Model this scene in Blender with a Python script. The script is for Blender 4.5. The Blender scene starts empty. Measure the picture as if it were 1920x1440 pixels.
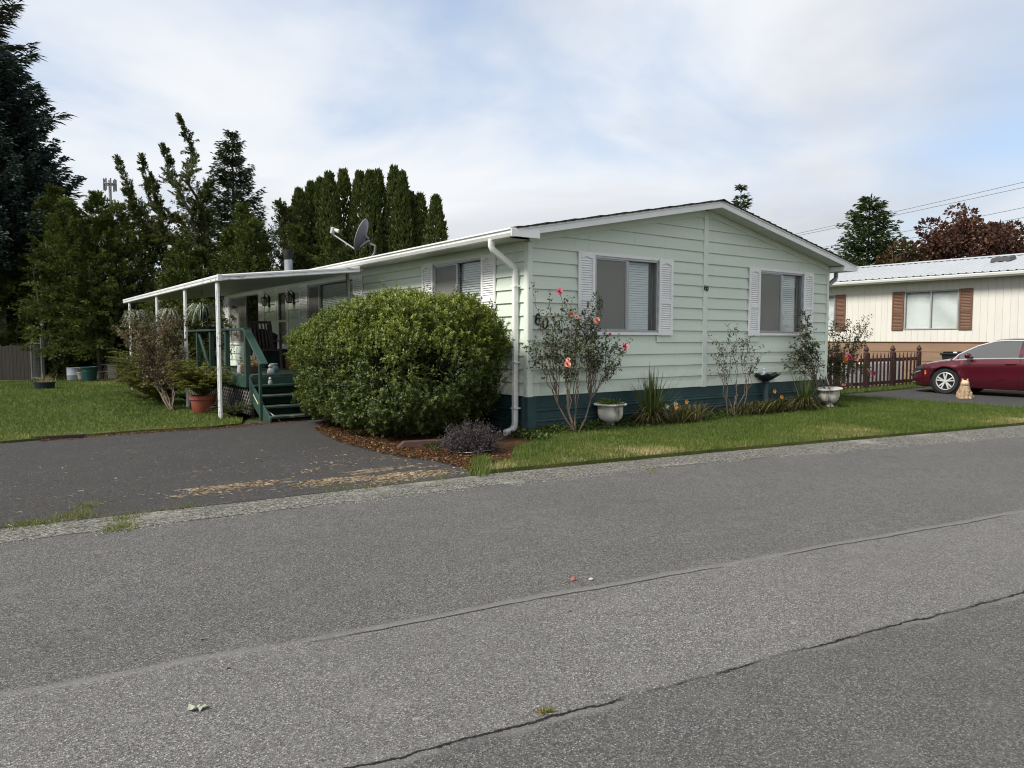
import bpy, bmesh, math, random
import numpy as np
from mathutils import Vector, Matrix, Euler
R = math.radians
PI = math.pi
rng = np.random.default_rng(7)
random.seed(7)
scene = bpy.context.scene
COL = scene.collection

# ------------------------------------------------------------------ camera
# world frame = frame of the pale green house: its near corner is the origin,
# +X runs along the gable wall, +Y along the long porch wall.
YAW, PITCH, FPX = 53.75, 3.55, 1370.0
CAMP = np.array([-6.699, -8.728, 1.42])
cd = bpy.data.cameras.new('camera'); cam = bpy.data.objects.new('camera', cd); COL.objects.link(cam)
cd.sensor_fit = 'HORIZONTAL'; cd.sensor_width = 36.0; cd.lens = FPX/1920*36
cd.clip_start = 0.05; cd.clip_end = 3000
cam.location = CAMP; cam.rotation_euler = (R(90-PITCH), 0, R(YAW-90))
scene.camera = cam

# ------------------------------------------------------------------ sky and sun
SUN_EL, SUN_AZ = 46.0, 183.0          # direction the light comes from (azimuth ccw from +X)
w = bpy.data.worlds.new('World'); scene.world = w; w.use_nodes = True
nt = w.node_tree; nt.nodes.clear()
def wn(t, **k):
    n = nt.nodes.new(t)
    for a, b in k.items(): setattr(n, a, b)
    return n
out = wn('ShaderNodeOutputWorld'); bg = wn('ShaderNodeBackground'); bg.inputs[1].default_value = 0.1
sky = wn('ShaderNodeTexSky', sky_type='NISHITA', sun_disc=False, sun_elevation=R(SUN_EL), sun_rotation=R(90-SUN_AZ), air_density=1.0, dust_density=1.6, ozone_density=1.0)
tc = wn('ShaderNodeTexCoord'); sep = wn('ShaderNodeSeparateXYZ'); nt.links.new(tc.outputs['Generated'], sep.inputs[0])
def wm(op, a, b=None, clamp=False):
    n = wn('ShaderNodeMath', operation=op, use_clamp=clamp)
    for i, s in enumerate((a, b)):
        if s is None: continue
        if isinstance(s, (int, float)): n.inputs[i].default_value = s
        else: nt.links.new(s, n.inputs[i])
    return n.outputs[0]
zz = wm('ADD', wm('MAXIMUM', sep.outputs[2], 0.0), 0.16)
cmb = wn('ShaderNodeCombineXYZ'); nt.links.new(wm('DIVIDE', sep.outputs[0], zz), cmb.inputs[0]); nt.links.new(wm('DIVIDE', sep.outputs[1], zz), cmb.inputs[1])
cmb.inputs[2].default_value = 8.4
n1 = wn('ShaderNodeTexNoise'); n1.inputs['Scale'].default_value = 0.75; n1.inputs['Detail'].default_value = 6; n1.inputs['Roughness'].default_value = .52; n1.inputs['Distortion'].default_value = .5
n2 = wn('ShaderNodeTexNoise'); n2.inputs['Scale'].default_value = 0.62; n2.inputs['Detail'].default_value = 5; n2.inputs['Roughness'].default_value = .5; n2.inputs['Distortion'].default_value = .6
off = wn('ShaderNodeVectorMath', operation='ADD'); off.inputs[1].default_value = (11.3, 4.1, 2.0)
nt.links.new(cmb.outputs[0], n1.inputs['Vector']); nt.links.new(cmb.outputs[0], off.inputs[0]); nt.links.new(off.outputs[0], n2.inputs['Vector'])
# one slow drift of cover: thinner cloud towards +X (chosen so the right side of the view is bluer)
drift = wm('MULTIPLY', sep.outputs[0], 0.09)
r1 = wn('ShaderNodeMapRange'); r1.interpolation_type = 'SMOOTHSTEP'; r1.inputs[1].default_value = .22; r1.inputs[2].default_value = .54
nt.links.new(wm('SUBTRACT', n1.outputs[0], drift), r1.inputs[0])
r2 = wn('ShaderNodeValToRGB'); e = r2.color_ramp.elements
e[0].position = .36; e[0].color = (3.15, 3.3, 3.6, 1); e[1].position = .62; e[1].color = (4.7, 4.83, 5.0, 1)
nt.links.new(n2.outputs[0], r2.inputs[0])
haz = wn('ShaderNodeMix', data_type='RGBA'); haz.inputs[0].default_value = .55; haz.inputs[7].default_value = (3.0, 3.6, 4.6, 1)
nt.links.new(sky.outputs[0], haz.inputs[6])
mx = wn('ShaderNodeMix', data_type='RGBA'); nt.links.new(r1.outputs[0], mx.inputs[0]); nt.links.new(haz.outputs[2], mx.inputs[6]); nt.links.new(r2.outputs[0], mx.inputs[7])
nt.links.new(mx.outputs[2], bg.inputs[0]); nt.links.new(bg.outputs[0], out.inputs[0])

sd = bpy.data.lights.new('sun', 'SUN'); sd.energy = 2.5; sd.angle = R(18); sd.color = (1.0, .95, .87)
so = bpy.data.objects.new('sun', sd); COL.objects.link(so)
so.rotation_euler = Euler((0, R(90-SUN_EL), R(SUN_AZ)), 'XYZ'); so.location = (-20, -14, 30)

vs = scene.view_settings; vs.view_transform = 'Standard'; vs.look = 'None'; vs.gamma = 1; vs.use_curve_mapping = False
vs.exposure = 0.96
scene.cycles.use_denoising = True; scene.cycles.filter_width = 1.1
scene.cycles.max_bounces = 8; scene.cycles.transparent_max_bounces = 12
scene.cycles.caustics_reflective = False; scene.cycles.caustics_refractive = False

# pixel of the 1920x1440 photograph -> a point in the place
_a, _p = R(YAW), R(PITCH)
_r = np.array([math.sin(_a), -math.cos(_a), 0]); _f0 = np.array([math.cos(_a), math.sin(_a), 0])
_f = _f0*math.cos(_p)+np.array([0, 0, -math.sin(_p)]); _u = _f0*math.sin(_p)+np.array([0, 0, math.cos(_p)])
def ray(px, py): return _f+_r*(px-960)/FPX+_u*(720-py)/FPX
def at(px, py, depth): return CAMP+ray(px, py)*depth
def onz(px, py, z=0.0):
    d = ray(px, py); return CAMP+d*((z-CAMP[2])/d[2])

# ------------------------------------------------------------------ materials
MATS = {}
class NT:
    def __init__(s, name):
        s.m = bpy.data.materials.new(name); s.m.use_nodes = True; s.t = s.m.node_tree; s.t.nodes.clear()
        s.out = s.n('ShaderNodeOutputMaterial'); s.tc = s.n('ShaderNodeTexCoord')
    def n(s, t, **k):
        n = s.t.nodes.new(t)
        for a, b in k.items(): setattr(n, a, b)
        return n
    def l(s, a, b): s.t.links.new(a, b)
    def put(s, v, inp):
        if v is None: return
        if isinstance(v, (int, float)): inp.default_value = v
        elif isinstance(v, tuple): inp.default_value = (*v, 1) if len(v) == 3 and inp.type == 'RGBA' else v
        else: s.l(v, inp)
    def math(s, op, a, b=None, c=None, clamp=False):
        n = s.n('ShaderNodeMath', operation=op, use_clamp=clamp)
        for i, x in enumerate((a, b, c)): s.put(x, n.inputs[i])
        return n.outputs[0]
    def mix(s, f, a, b, blend='MIX'):
        n = s.n('ShaderNodeMix', data_type='RGBA', blend_type=blend); s.put(f, n.inputs[0]); s.put(a, n.inputs[6]); s.put(b, n.inputs[7]); return n.outputs[2]
    def noise(s, vec, scale, detail=4, rough=.55, dist=0, out=0):
        n = s.n('ShaderNodeTexNoise'); s.l(vec, n.inputs['Vector']); n.inputs['Scale'].default_value = scale; n.inputs['Detail'].default_value = detail; n.inputs['Roughness'].default_value = rough; n.inputs['Distortion'].default_value = dist
        return n.outputs[out]
    def vor(s, vec, scale, feat='F1', out='Distance'):
        n = s.n('ShaderNodeTexVoronoi', feature=feat); s.l(vec, n.inputs['Vector']); n.inputs['Scale'].default_value = scale; return n.outputs[out]
    def rng(s, v, a, b, c=0., d=1., smooth=True):
        n = s.n('ShaderNodeMapRange'); n.interpolation_type = 'SMOOTHSTEP' if smooth else 'LINEAR'
        s.put(v, n.inputs[0])
        for i, x in enumerate((a, b, c, d)): n.inputs[i+1].default_value = x
        return n.outputs[0]
    def ramp(s, v, stops):
        n = s.n('ShaderNodeValToRGB'); s.put(v, n.inputs[0]); e = n.color_ramp.elements
        while len(e) < len(stops): e.new(.5)
        for i, (p, c) in enumerate(stops): e[i].position = p; e[i].color = (*c, 1)
        return n.outputs[0]
    def vec(s, mul=(1, 1, 1), rand=True):
        v = s.tc.outputs['Object']
        if rand:
            oi = s.n('ShaderNodeObjectInfo'); sc = s.math('MULTIPLY', oi.outputs['Random'], 37.0)
            ad = s.n('ShaderNodeVectorMath', operation='ADD'); s.l(v, ad.inputs[0]); s.l(sc, ad.inputs[1]); v = ad.outputs[0]
        if mul != (1, 1, 1):
            mm = s.n('ShaderNodeVectorMath', operation='MULTIPLY'); s.l(v, mm.inputs[0]); mm.inputs[1].default_value = mul; v = mm.outputs[0]
        return v
    def bump(s, h, strength=.3, dist=.01):
        b = s.n('ShaderNodeBump'); b.inputs['Strength'].default_value = strength; b.inputs['Distance'].default_value = dist; s.l(h, b.inputs['Height']); return b.outputs[0]
    def pbr(s, col, rough=.6, metal=0., spec=.5, normal=None, coat=0., trans=0., emit=None):
        b = s.n('ShaderNodeBsdfPrincipled'); s.put(col, b.inputs['Base Color']); s.put(rough, b.inputs['Roughness']); s.put(metal, b.inputs['Metallic']); s.put(spec, b.inputs['Specular IOR Level'])
        if normal is not None: s.l(normal, b.inputs['Normal'])
        if coat: b.inputs['Coat Weight'].default_value = coat; b.inputs['Coat Roughness'].default_value = .06
        return b.outputs[0]
    def done(s, sh): s.l(sh, s.out.inputs[0]); return s.m

def M(name, col, rough=.6, var=.14, scale=6., bump=0., bscale=80., metal=0., spec=.4, coat=0., mul=(1, 1, 1), dirt=None, dscale=3., dlo=.55, dhi=.75, hue=0.):
    """plain surface: base colour, cloudy variation, fine relief and optional patches of dirt or wear"""
    if name in MATS: return MATS[name]
    t = NT(name); v = t.vec(mul)
    n = t.noise(v, scale, 5, .6)
    c = t.mix(t.rng(n, .25, .75), tuple(x*(1-var) for x in col), tuple(min(1, x*(1+var)) for x in col))
    n3 = t.noise(v, scale*9, 3, .6)
    c = t.mix(t.rng(n3, .3, .7, 0, var*.9), c, tuple(x*.7 for x in col))
    if dirt:
        d = t.noise(v, dscale, 6, .65, .4)
        c = t.mix(t.rng(d, dlo, dhi), c, dirt)
    nm = t.bump(t.noise(v, bscale, 4, .6), bump, .006) if bump else None
    MATS[name] = t.done(t.pbr(c, rough, metal, spec, nm, coat)); return MATS[name]

def leafmat(name, stops, rough=.5, spec=.35, trans=.3, tcol=None):
    if name in MATS: return MATS[name]
    t = NT(name); at_ = t.n('ShaderNodeAttribute', attribute_name='var')
    c = t.ramp(at_.outputs['Fac'], stops)
    sh = t.pbr(c, rough, 0, spec)
    if trans:
        tr = t.n('ShaderNodeBsdfTranslucent'); t.l(t.mix(.5, c, tcol or (.16, .2, .03)), tr.inputs[0])
        m = t.n('ShaderNodeMixShader'); m.inputs[0].default_value = trans; t.l(sh, m.inputs[1]); t.l(tr.outputs[0], m.inputs[2]); sh = m.outputs[0]
    MATS[name] = t.done(sh); return MATS[name]

def glass(name, tint=(.75, .8, .8), rough=.02, film=None, ior=1.5):
    if name in MATS: return MATS[name]
    t = NT(name); tr = t.n('ShaderNodeBsdfTransparent'); tr.inputs[0].default_value = (*tint, 1)
    g = t.n('ShaderNodeBsdfGlossy'); g.inputs['Roughness'].default_value = rough; g.inputs[0].default_value = (.9, .93, .95, 1)
    v = t.vec((1, 1, 1)); t.l(t.bump(t.noise(v, 1.6, 2), .05, .02), g.inputs['Normal'])
    fr = t.n('ShaderNodeFresnel'); fr.inputs[0].default_value = ior
    base = tr.outputs[0]
    if film:
        df = t.n('ShaderNodeBsdfDiffuse'); df.inputs[0].default_value = (*film[0], 1)
        m0 = t.n('ShaderNodeMixShader'); m0.inputs[0].default_value = film[1]; t.l(base, m0.inputs[1]); t.l(df.outputs[0], m0.inputs[2]); base = m0.outputs[0]
    geo = t.n('ShaderNodeNewGeometry'); m = t.n('ShaderNodeMixShader'); t.l(t.math('MULTIPLY', fr.outputs[0], t.math('SUBTRACT', 1.0, geo.outputs['Backfacing'])), m.inputs[0]); t.l(base, m.inputs[1]); t.l(g.outputs[0], m.inputs[2])
    MATS[name] = t.done(m.outputs[0]); return MATS[name]

# ------------------------------------------------------------------ mesh helpers
WP = {}                                   # construction-space origin of every object
def setp(o, label=None, cat=None, group=None, kind=None):
    if label: o['label'] = label
    if cat: o['category'] = cat
    if group: o['group'] = group
    if kind: o['kind'] = kind
    return o
def thing(name, label, cat, loc=(0, 0, 0), group=None):
    o = bpy.data.objects.new(name, None); o.empty_display_size = .2; COL.objects.link(o); o.location = loc; WP[o.name] = np.array(loc, float)
    return setp(o, label, cat, group)
def link_mesh(name, me, mats, parent=None, origin=(0, 0, 0), smooth=False):
    o = bpy.data.objects.new(name, me); COL.objects.link(o)
    for m in (mats if isinstance(mats, (list, tuple)) else [mats]): me.materials.append(m)
    origin = np.array(origin, float); WP[o.name] = origin
    if parent is not None: o.parent = parent; o.location = origin-WP[parent.name]
    else: o.location = origin
    if smooth: me.shade_smooth()
    return o
def raw_mesh(name, V, F, k, mats, parent=None, var=None, smooth=False, center=True, fmat=None):
    """V (n,3) float, F (m,k) int -> object"""
    V = np.asarray(V, np.float32); F = np.asarray(F, np.int32)
    o0 = (V.min(0)+V.max(0))/2 if center else np.zeros(3)
    if center: o0 = np.array([o0[0], o0[1], V[:, 2].min()])
    V = V-o0.astype(np.float32)
    me = bpy.data.meshes.new(name); me.vertices.add(len(V)); me.vertices.foreach_set('co', V.ravel())
    me.loops.add(F.size); me.loops.foreach_set('vertex_index', F.ravel())
    me.polygons.add(len(F)); me.polygons.foreach_set('loop_start', np.arange(0, F.size, k, dtype=np.int32)); me.polygons.foreach_set('loop_total', np.full(len(F), k, np.int32))
    if fmat is not None: me.polygons.foreach_set('material_index', np.asarray(fmat, np.int32))
    me.update(calc_edges=True)
    if var is not None:
        a = me.attributes.new('var', 'FLOAT', 'FACE'); a.data.foreach_set('value', np.asarray(var, np.float32))
    me.validate()
    return link_mesh(name, me, mats, parent, o0, smooth)

def nrm(v): return v/np.maximum(np.linalg.norm(v, axis=-1, keepdims=True), 1e-9)
def frame_of(d):
    d = np.asarray(d, float); d = d/np.linalg.norm(d); u = np.array([0, 0, 1.]) if abs(d[2]) < .95 else np.array([1., 0, 0])
    s = np.cross(d, u); s /= np.linalg.norm(s); return s, np.cross(s, d)

class MB:
    def __init__(s): s.v = []; s.f = []; s.m = []
    def add(s, V, F, mi=0):
        b = len(s.v); s.v += [tuple(map(float, p)) for p in V]; s.f += [tuple(i+b for i in f) for f in F]; s.m += [mi]*len(F); return s
    def box(s, x0, y0, z0, x1, y1, z1, mi=0):
        x0, x1 = sorted((x0, x1)); y0, y1 = sorted((y0, y1)); z0, z1 = sorted((z0, z1))
        return s.add([(x0, y0, z0), (x1, y0, z0), (x1, y1, z0), (x0, y1, z0), (x0, y0, z1), (x1, y0, z1), (x1, y1, z1), (x0, y1, z1)],
                     [(0, 3, 2, 1), (4, 5, 6, 7), (0, 1, 5, 4), (1, 2, 6, 5), (2, 3, 7, 6), (3, 0, 4, 7)], mi)
    def bar(s, a, b, w, h, mi=0, up=None):
        """rectangular bar from a to b, w wide sideways, h deep"""
        a, b = np.array(a, float), np.array(b, float); d = (b-a)/np.linalg.norm(b-a)
        if up is None: sd_, uu = frame_of(d)
        else: uu = np.array(up, float); sd_ = np.cross(d, uu); sd_ /= np.linalg.norm(sd_); uu = np.cross(sd_, d)
        V = []
        for p in (a, b):
            for i, j in ((-1, -1), (1, -1), (1, 1), (-1, 1)): V.append(p+sd_*i*w/2+uu*j*h/2)
        return s.add(V, [(0, 1, 2, 3), (7, 6, 5, 4), (0, 4, 5, 1), (1, 5, 6, 2), (2, 6, 7, 3), (3, 7, 4, 0)], mi)
    def tube(s, pts, rad, n=6, mi=0, cap=True):
        pts = [np.array(p, float) for p in pts]; k = len(pts)
        if isinstance(rad, (int, float)): rad = [rad]*k
        V = []; F = []; ps = None
        for i, p in enumerate(pts):
            d = pts[min(i+1, k-1)]-pts[max(i-1, 0)]; d = d/(np.linalg.norm(d)+1e-9)
            if ps is None: sd_, uu = frame_of(d)
            else:
                sd_ = ps-d*np.dot(ps, d); sd_ /= (np.linalg.norm(sd_)+1e-9); uu = np.cross(sd_, d)
            ps = sd_
            for j in range(n):
                t = 2*PI*j/n; V.append(p+(sd_*math.cos(t)+uu*math.sin(t))*rad[i])
        for i in range(k-1):
            for j in range(n):
                F.append((i*n+j, i*n+(j+1) % n, (i+1)*n+(j+1) % n, (i+1)*n+j))
        if cap: F.append(tuple(range(n-1, -1, -1))); F.append(tuple((k-1)*n+j for j in range(n)))
        return s.add(V, F, mi)
    def lathe(s, prof, c=(0, 0, 0), n=20, mi=0, sx=1., sy=1., jit=0.):
        V = []; F = []
        for r, z in prof:
            for j in range(n):
                t = 2*PI*j/n; V.append((c[0]+r*math.cos(t)*sx, c[1]+r*math.sin(t)*sy, c[2]+z))
        for i in range(len(prof)-1):
            for j in range(n): F.append((i*n+j, i*n+(j+1) % n, (i+1)*n+(j+1) % n, (i+1)*n+j))
        if prof[0][0] > 1e-4: F.append(tuple(range(n-1, -1, -1)))
        if prof[-1][0] > 1e-4: F.append(tuple((len(prof)-1)*n+j for j in range(n)))
        return s.add(V, F, mi)
    def prism(s, poly, axis, a, b, mi=0):
        """2-D polygon extruded along axis ('x': poly=(y,z), 'y': (x,z), 'z': (x,y))"""
        k = len(poly); V = []
        for q in (a, b):
            for p in poly:
                V.append({'x': (q, p[0], p[1]), 'y': (p[0], q, p[1]), 'z': (p[0], p[1], q)}[axis])
        F = [tuple(range(k)), tuple(range(2*k-1, k-1, -1))]+[(i, i+k, (i+1) % k+k, (i+1) % k) for i in range(k)]
        return s.add(V, F, mi)
    def build(s, name, mats, parent=None, smooth=False, bevel=0., label=None, center=True, auto=None):
        V = np.array(s.v); o0 = np.array([(V[:, 0].min()+V[:, 0].max())/2, (V[:, 1].min()+V[:, 1].max())/2, V[:, 2].min()]) if center else np.zeros(3)
        me = bpy.data.meshes.new(name); me.from_pydata((V-o0).tolist(), [], s.f)
        me.polygons.foreach_set('material_index', s.m)
        bm = bmesh.new(); bm.from_mesh(me); bmesh.ops.recalc_face_normals(bm, faces=bm.faces); bm.to_mesh(me); bm.free()
        o = link_mesh(name, me, mats, parent, o0, smooth)
        if auto is not None: me.shade_smooth(); me.set_sharp_from_angle(angle=R(auto))
        if bevel:
            md = o.modifiers.new('edge', 'BEVEL'); md.width = bevel; md.segments = 1; md.limit_method = 'ANGLE'
        if label: o['label'] = label
        return o

def dup(root, loc=None, rotz=None, label=None, parent=None):
    c = root.copy(); COL.objects.link(c); WP[c.name] = WP[root.name].copy()
    if parent is not None: c.parent = parent
    for ch in root.children: dup(ch, parent=c)
    if loc is not None: c.location = loc; WP[c.name] = np.array(loc, float)
    if rotz is not None: c.rotation_euler = (0, 0, rotz)
    if label: c['label'] = label
    return c

def inpoly(P, poly):
    x, y = P[:, 0], P[:, 1]; ins = np.zeros(len(P), bool); n = len(poly)
    for i in range(n):
        x0, y0 = poly[i]; x1, y1 = poly[(i+1) % n]
        c = ((y0 > y) != (y1 > y)) & (x < (x1-x0)*(y-y0)/((y1-y0) if y1 != y0 else 1e-9)+x0); ins ^= c
    return ins
def sample_poly(poly, n):
    poly = np.array(poly); lo, hi = poly.min(0), poly.max(0); out_ = []; tot = 0
    while tot < n:
        P = rng.uniform(lo, hi, (n*2+64, 2)); P = P[inpoly(P, poly)]; out_.append(P); tot += len(P)
        if len(P) == 0: break
    return np.concatenate(out_)[:n]
def vnoise(P, scale, seed=0, octaves=3):
    """cheap smooth value noise in 0..1 for numpy points"""
    P = np.asarray(P, float)*scale; r = np.zeros(len(P)); amp = 1.; tot = 0
    for o in range(octaves):
        i = np.floor(P).astype(np.int64); f = P-i; f = f*f*(3-2*f); acc = np.zeros(len(P)); D = P.shape[1]
        for c in range(2**D):
            wgt = np.ones(len(P)); h = np.full(len(P), seed*7919+o*104729, np.int64)
            for k in range(D):
                b = (c >> k) & 1; wgt *= f[:, k] if b else 1-f[:, k]; h = h*1664525+(i[:, k]+b)*(1013904223+k*977)
                h ^= (h >> 13)
            acc += wgt*((h & 0xffff)/65535.)
        r += acc*amp; tot += amp; amp *= .5; P = P*2.03+11.7
    return r/tot

def leaf_arrays(P, D, N, L, W, fold=.25, mid=.5):
    D = nrm(D); N = nrm(N-D*np.sum(N*D, -1, keepdims=True)); S = np.cross(D, N)
    L = np.broadcast_to(np.asarray(L, float), (len(P),))[:, None]; W = np.broadcast_to(np.asarray(W, float), (len(P),))[:, None]
    b = P; t = P+D*L-N*L*.12; m = P+D*L*mid
    l = m+S*W/2+N*W*fold; r_ = m-S*W/2+N*W*fold
    V = np.stack([b, r_, t, l], 1).reshape(-1, 3); n = len(P); i = np.arange(n)*4
    F = np.stack([np.stack([i, i+1, i+2], 1), np.stack([i, i+2, i+3], 1)], 1).reshape(-1, 3)
    return V, F
def leaves(name, P, D, N, L, W, mat, parent=None, var=None, fold=.25, mid=.5, kind=None):
    P = np.asarray(P, float)
    if var is None: var = rng.random(len(P))
    V, F = leaf_arrays(P, np.asarray(D, float), np.asarray(N, float), L, W, fold, mid)
    o = raw_mesh(name, V, F, 3, mat, parent, np.repeat(np.clip(var, 0, 1), 2))
    if kind: o['kind'] = kind
    return o
def rdir(n): return nrm(rng.normal(size=(n, 3)))
def ribbons(curves, width, taper=True, n_up=None):
    """arching strap leaves: curves list of (k,3) arrays -> V,F (quads)"""
    V = []; F = []; b = 0
    for c, wd in zip(curves, width):
        k = len(c); d = np.gradient(c, axis=0); s = np.cross(d, np.array([0, 0, 1.])+rng.normal(size=3)*.25); s = nrm(s)
        t = np.linspace(0, 1, k); prof = wd*np.minimum(1, (1-t)*1.7+.03)*(.65+.35*np.minimum(1, t*4)) if taper else np.full(k, wd)
        V.append(np.stack([c-s*prof[:, None]/2, c+s*prof[:, None]/2], 1).reshape(-1, 3))
        for i in range(k-1): F.append((b+2*i, b+2*i+1, b+2*i+3, b+2*i+2))
        b += 2*k
    return np.concatenate(V), np.array(F)
ORD = ['first', 'second', 'third', 'fourth', 'fifth', 'sixth', 'seventh', 'eighth', 'ninth', 'tenth', 'eleventh', 'twelfth', 'thirteenth', 'fourteenth', 'fifteenth', 'sixteenth']
# ------------------------------------------------------------------ ground, road, gutter, driveways, lawns
ZG, ZR, ZT, ZD = -.06, -.052, -.0485, -.0445
def sheet(name, poly, z, mat, label=None, kind='structure', skirt=0.):
    bm = bmesh.new(); vs_ = [bm.verts.new((p[0], p[1], z)) for p in poly]; f = bm.faces.new(vs_)
    if f.normal.z < 0: f.normal_flip()
    bmesh.ops.triangulate(bm, faces=bm.faces[:])
    if skirt:
        lo = [bm.verts.new((p[0], p[1], z-skirt)) for p in poly]; n = len(poly)
        for i in range(n): bm.faces.new((vs_[i], vs_[(i+1) % n], lo[(i+1) % n], lo[i]))
    me = bpy.data.meshes.new(name); bm.to_mesh(me); bm.free()
    o = link_mesh(name, me, mat); o['kind'] = kind
    if label: o['label'] = label
    return o
def line_of(a, b):                       # y = k x + c through two ground pixels at road level
    p, q = onz(*a, ZR), onz(*b, ZR); k = (q[1]-p[1])/(q[0]-p[0]); return k, p[1]-k*p[0]
K1 = line_of((0, 1303), (1920, 957)); K2 = line_of((640, 1440), (1920, 1108))

def asphalt(name, tone, seams=False, warm=(1, .975, .94)):
    t = NT(name); v = t.tc.outputs['Object']; sp = t.n('ShaderNodeSeparateXYZ'); t.l(v, sp.inputs[0])
    X, Y = sp.outputs[0], sp.outputs[1]
    vc = t.n('ShaderNodeTexVoronoi'); t.l(v, vc.inputs['Vector']); vc.inputs['Scale'].default_value = 170
    s1 = t.n('ShaderNodeSeparateColor'); t.l(vc.outputs['Color'], s1.inputs[0])
    vb = t.n('ShaderNodeTexVoronoi'); t.l(v, vb.inputs['Vector']); vb.inputs['Scale'].default_value = 88
    s2 = t.n('ShaderNodeSeparateColor'); t.l(vb.outputs['Color'], s2.inputs[0])
    g = lambda x: tuple(x*k for k in warm)
    agg = t.ramp(s1.outputs[0], [(0, g(tone*.28)), (.35, g(tone*.75)), (.68, g(tone*1.12)), (.90, g(tone*1.6)), (1, g(tone*2.8))])
    # pale stones worn free of the binder
    st = t.math('MULTIPLY', t.rng(s2.outputs[0], .80, .86), t.rng(vb.outputs['Distance'], .24, .36, 1, 0))
    c = t.mix(t.math('MULTIPLY', st, t.rng(t.noise(v, .9, 3), .35, .6, .25, .95)), agg, g(min(.5, tone*3.5)))
    vk = t.n('ShaderNodeTexVoronoi'); t.l(v, vk.inputs['Vector']); vk.inputs['Scale'].default_value = 46; s3 = t.n('ShaderNodeSeparateColor'); t.l(vk.outputs['Color'], s3.inputs[0])
    c = t.mix(t.math('MULTIPLY', t.math('MULTIPLY', t.rng(s3.outputs[1], .93, .95), t.rng(vk.outputs['Distance'], .16, .24, 1, 0)), t.rng(t.noise(v, .6, 3), .4, .6, .1, .7)), c, g(min(.5, tone*3.0)))
    pit = t.rng(t.noise(v, 70, 3, .7), .28, .42, .75, 0)
    c = t.mix(pit, c, g(tone*.3))
    big = t.noise(v, .55, 5, .62, .5); mid = t.noise(v, 4.5, 5, .65)
    c = t.mix(t.rng(big, .35, .66, 0, .16), c, g(tone*.62), 'MIX')
    c = t.mix(t.rng(mid, .48, .75, 0, .28), c, g(tone*1.55)); lng = t.n('ShaderNodeVectorMath', operation='MULTIPLY'); t.l(v, lng.inputs[0]); lng.inputs[1].default_value = (.18, 1.5, 1); c = t.mix(t.rng(t.noise(lng.outputs[0], 1.0, 5, .6, .6), .42, .68, 0, .16), c, g(tone*.66))
    stain = t.noise(v, 1.9, 4, .6, 1.2)
    c = t.mix(t.rng(stain, .66, .74, 0, .4), c, g(tone*.4))
    h = t.math('ADD', t.math('MULTIPLY', vc.outputs['Distance'], 1.0), t.math('MULTIPLY', t.noise(v, 60, 3), 1.5))
    if seams:
        wob = t.math('MULTIPLY', t.math('SUBTRACT', t.noise(v, 1.3, 3, .5), .5), .10)
        jag = t.math('MULTIPLY', t.math('SUBTRACT', t.noise(v, 9, 6, .75), .5), .075)
        def dist(K, extra): return t.math('ADD', t.math('SUBTRACT', Y, t.math('MULTIPLY_ADD', X, K[0], K[1])), extra)
        d1 = dist(K1, t.math('ADD', wob, t.math('MULTIPLY', jag, .25))); d2 = dist(K2, t.math('ADD', wob, jag))
        # between the seams the paving is older, paler and stonier
        midz = t.math('MULTIPLY', t.rng(d1, -.02, .02, 1, 0), t.rng(d2, -.02, .02, 0, 1))
        c = t.mix(t.math('MULTIPLY', midz, .35), c, t.mix(1.0, c, (1.7, 1.7, 1.7), 'MULTIPLY')); c = t.mix(t.math('MULTIPLY', midz, .10), c, g(tone*1.7))
        near = t.rng(d2, -.02, .02, 1, 0)
        cool = t.mix(t.math('MULTIPLY', near, .22), c, g(tone*.62))
        c = cool
        a1 = t.math('ABSOLUTE', d1); a2 = t.math('ABSOLUTE', t.math('ADD', d2, .012))
        a1w = t.math('ADD', a1, t.math('MULTIPLY', t.math('SUBTRACT', t.noise(v, 7, 5, .7), .5), .06)); smooth_ = t.math('MULTIPLY', t.rng(a1w, .012, .045, 1, 0), t.rng(t.noise(v, 1.6, 4, .6), .32, .50, .55, .95))
        smooth2 = t.math('MULTIPLY', t.rng(t.math('ADD', t.math('ABSOLUTE', t.math('ADD', d2, .03)), t.math('MULTIPLY', t.math('SUBTRACT', t.noise(v, 8, 5, .7), .5), .06)), .01, .045, 1, 0), t.rng(t.noise(v, 1.4, 4), .42, .58, 0, .75))
        sm = t.math('MAXIMUM', smooth_, smooth2)
        c = t.mix(t.math('MULTIPLY', sm, .7), c, g(tone*1.42))
        ck2 = t.math('MULTIPLY', t.rng(t.math('ADD', a2, t.math('MULTIPLY', t.noise(v, 3.5, 3), -.008)), .0, .005, 1, 0), t.rng(t.noise(v, 2.8, 3, .6), .36, .52, .15, 1))
        ck1 = t.math('MULTIPLY', t.rng(t.math('ABSOLUTE', t.math('ADD', d1, .035)), .002, .009, 1, 0), t.rng(t.noise(v, 1.1, 2), .42, .55, 0, .85))
        ck = t.math('MAXIMUM', ck1, ck2)
        c = t.mix(ck, c, (.012, .011, .01))
        h = t.math('SUBTRACT', t.math('MULTIPLY', h, t.math('SUBTRACT', 1.0, t.math('MULTIPLY', sm, .8))), t.math('MULTIPLY', ck, 6))
        h = t.math('ADD', h, t.math('MULTIPLY', sm, .8))
    else:
        dust = t.noise(v, 2.4, 6, .7, .8)
        c = t.mix(t.rng(dust, .58, .78, 0, .35), c, (.20, .17, .13))
    return t.done(t.pbr(c, .88, 0, .25, t.bump(h, .8, .005)))

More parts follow.
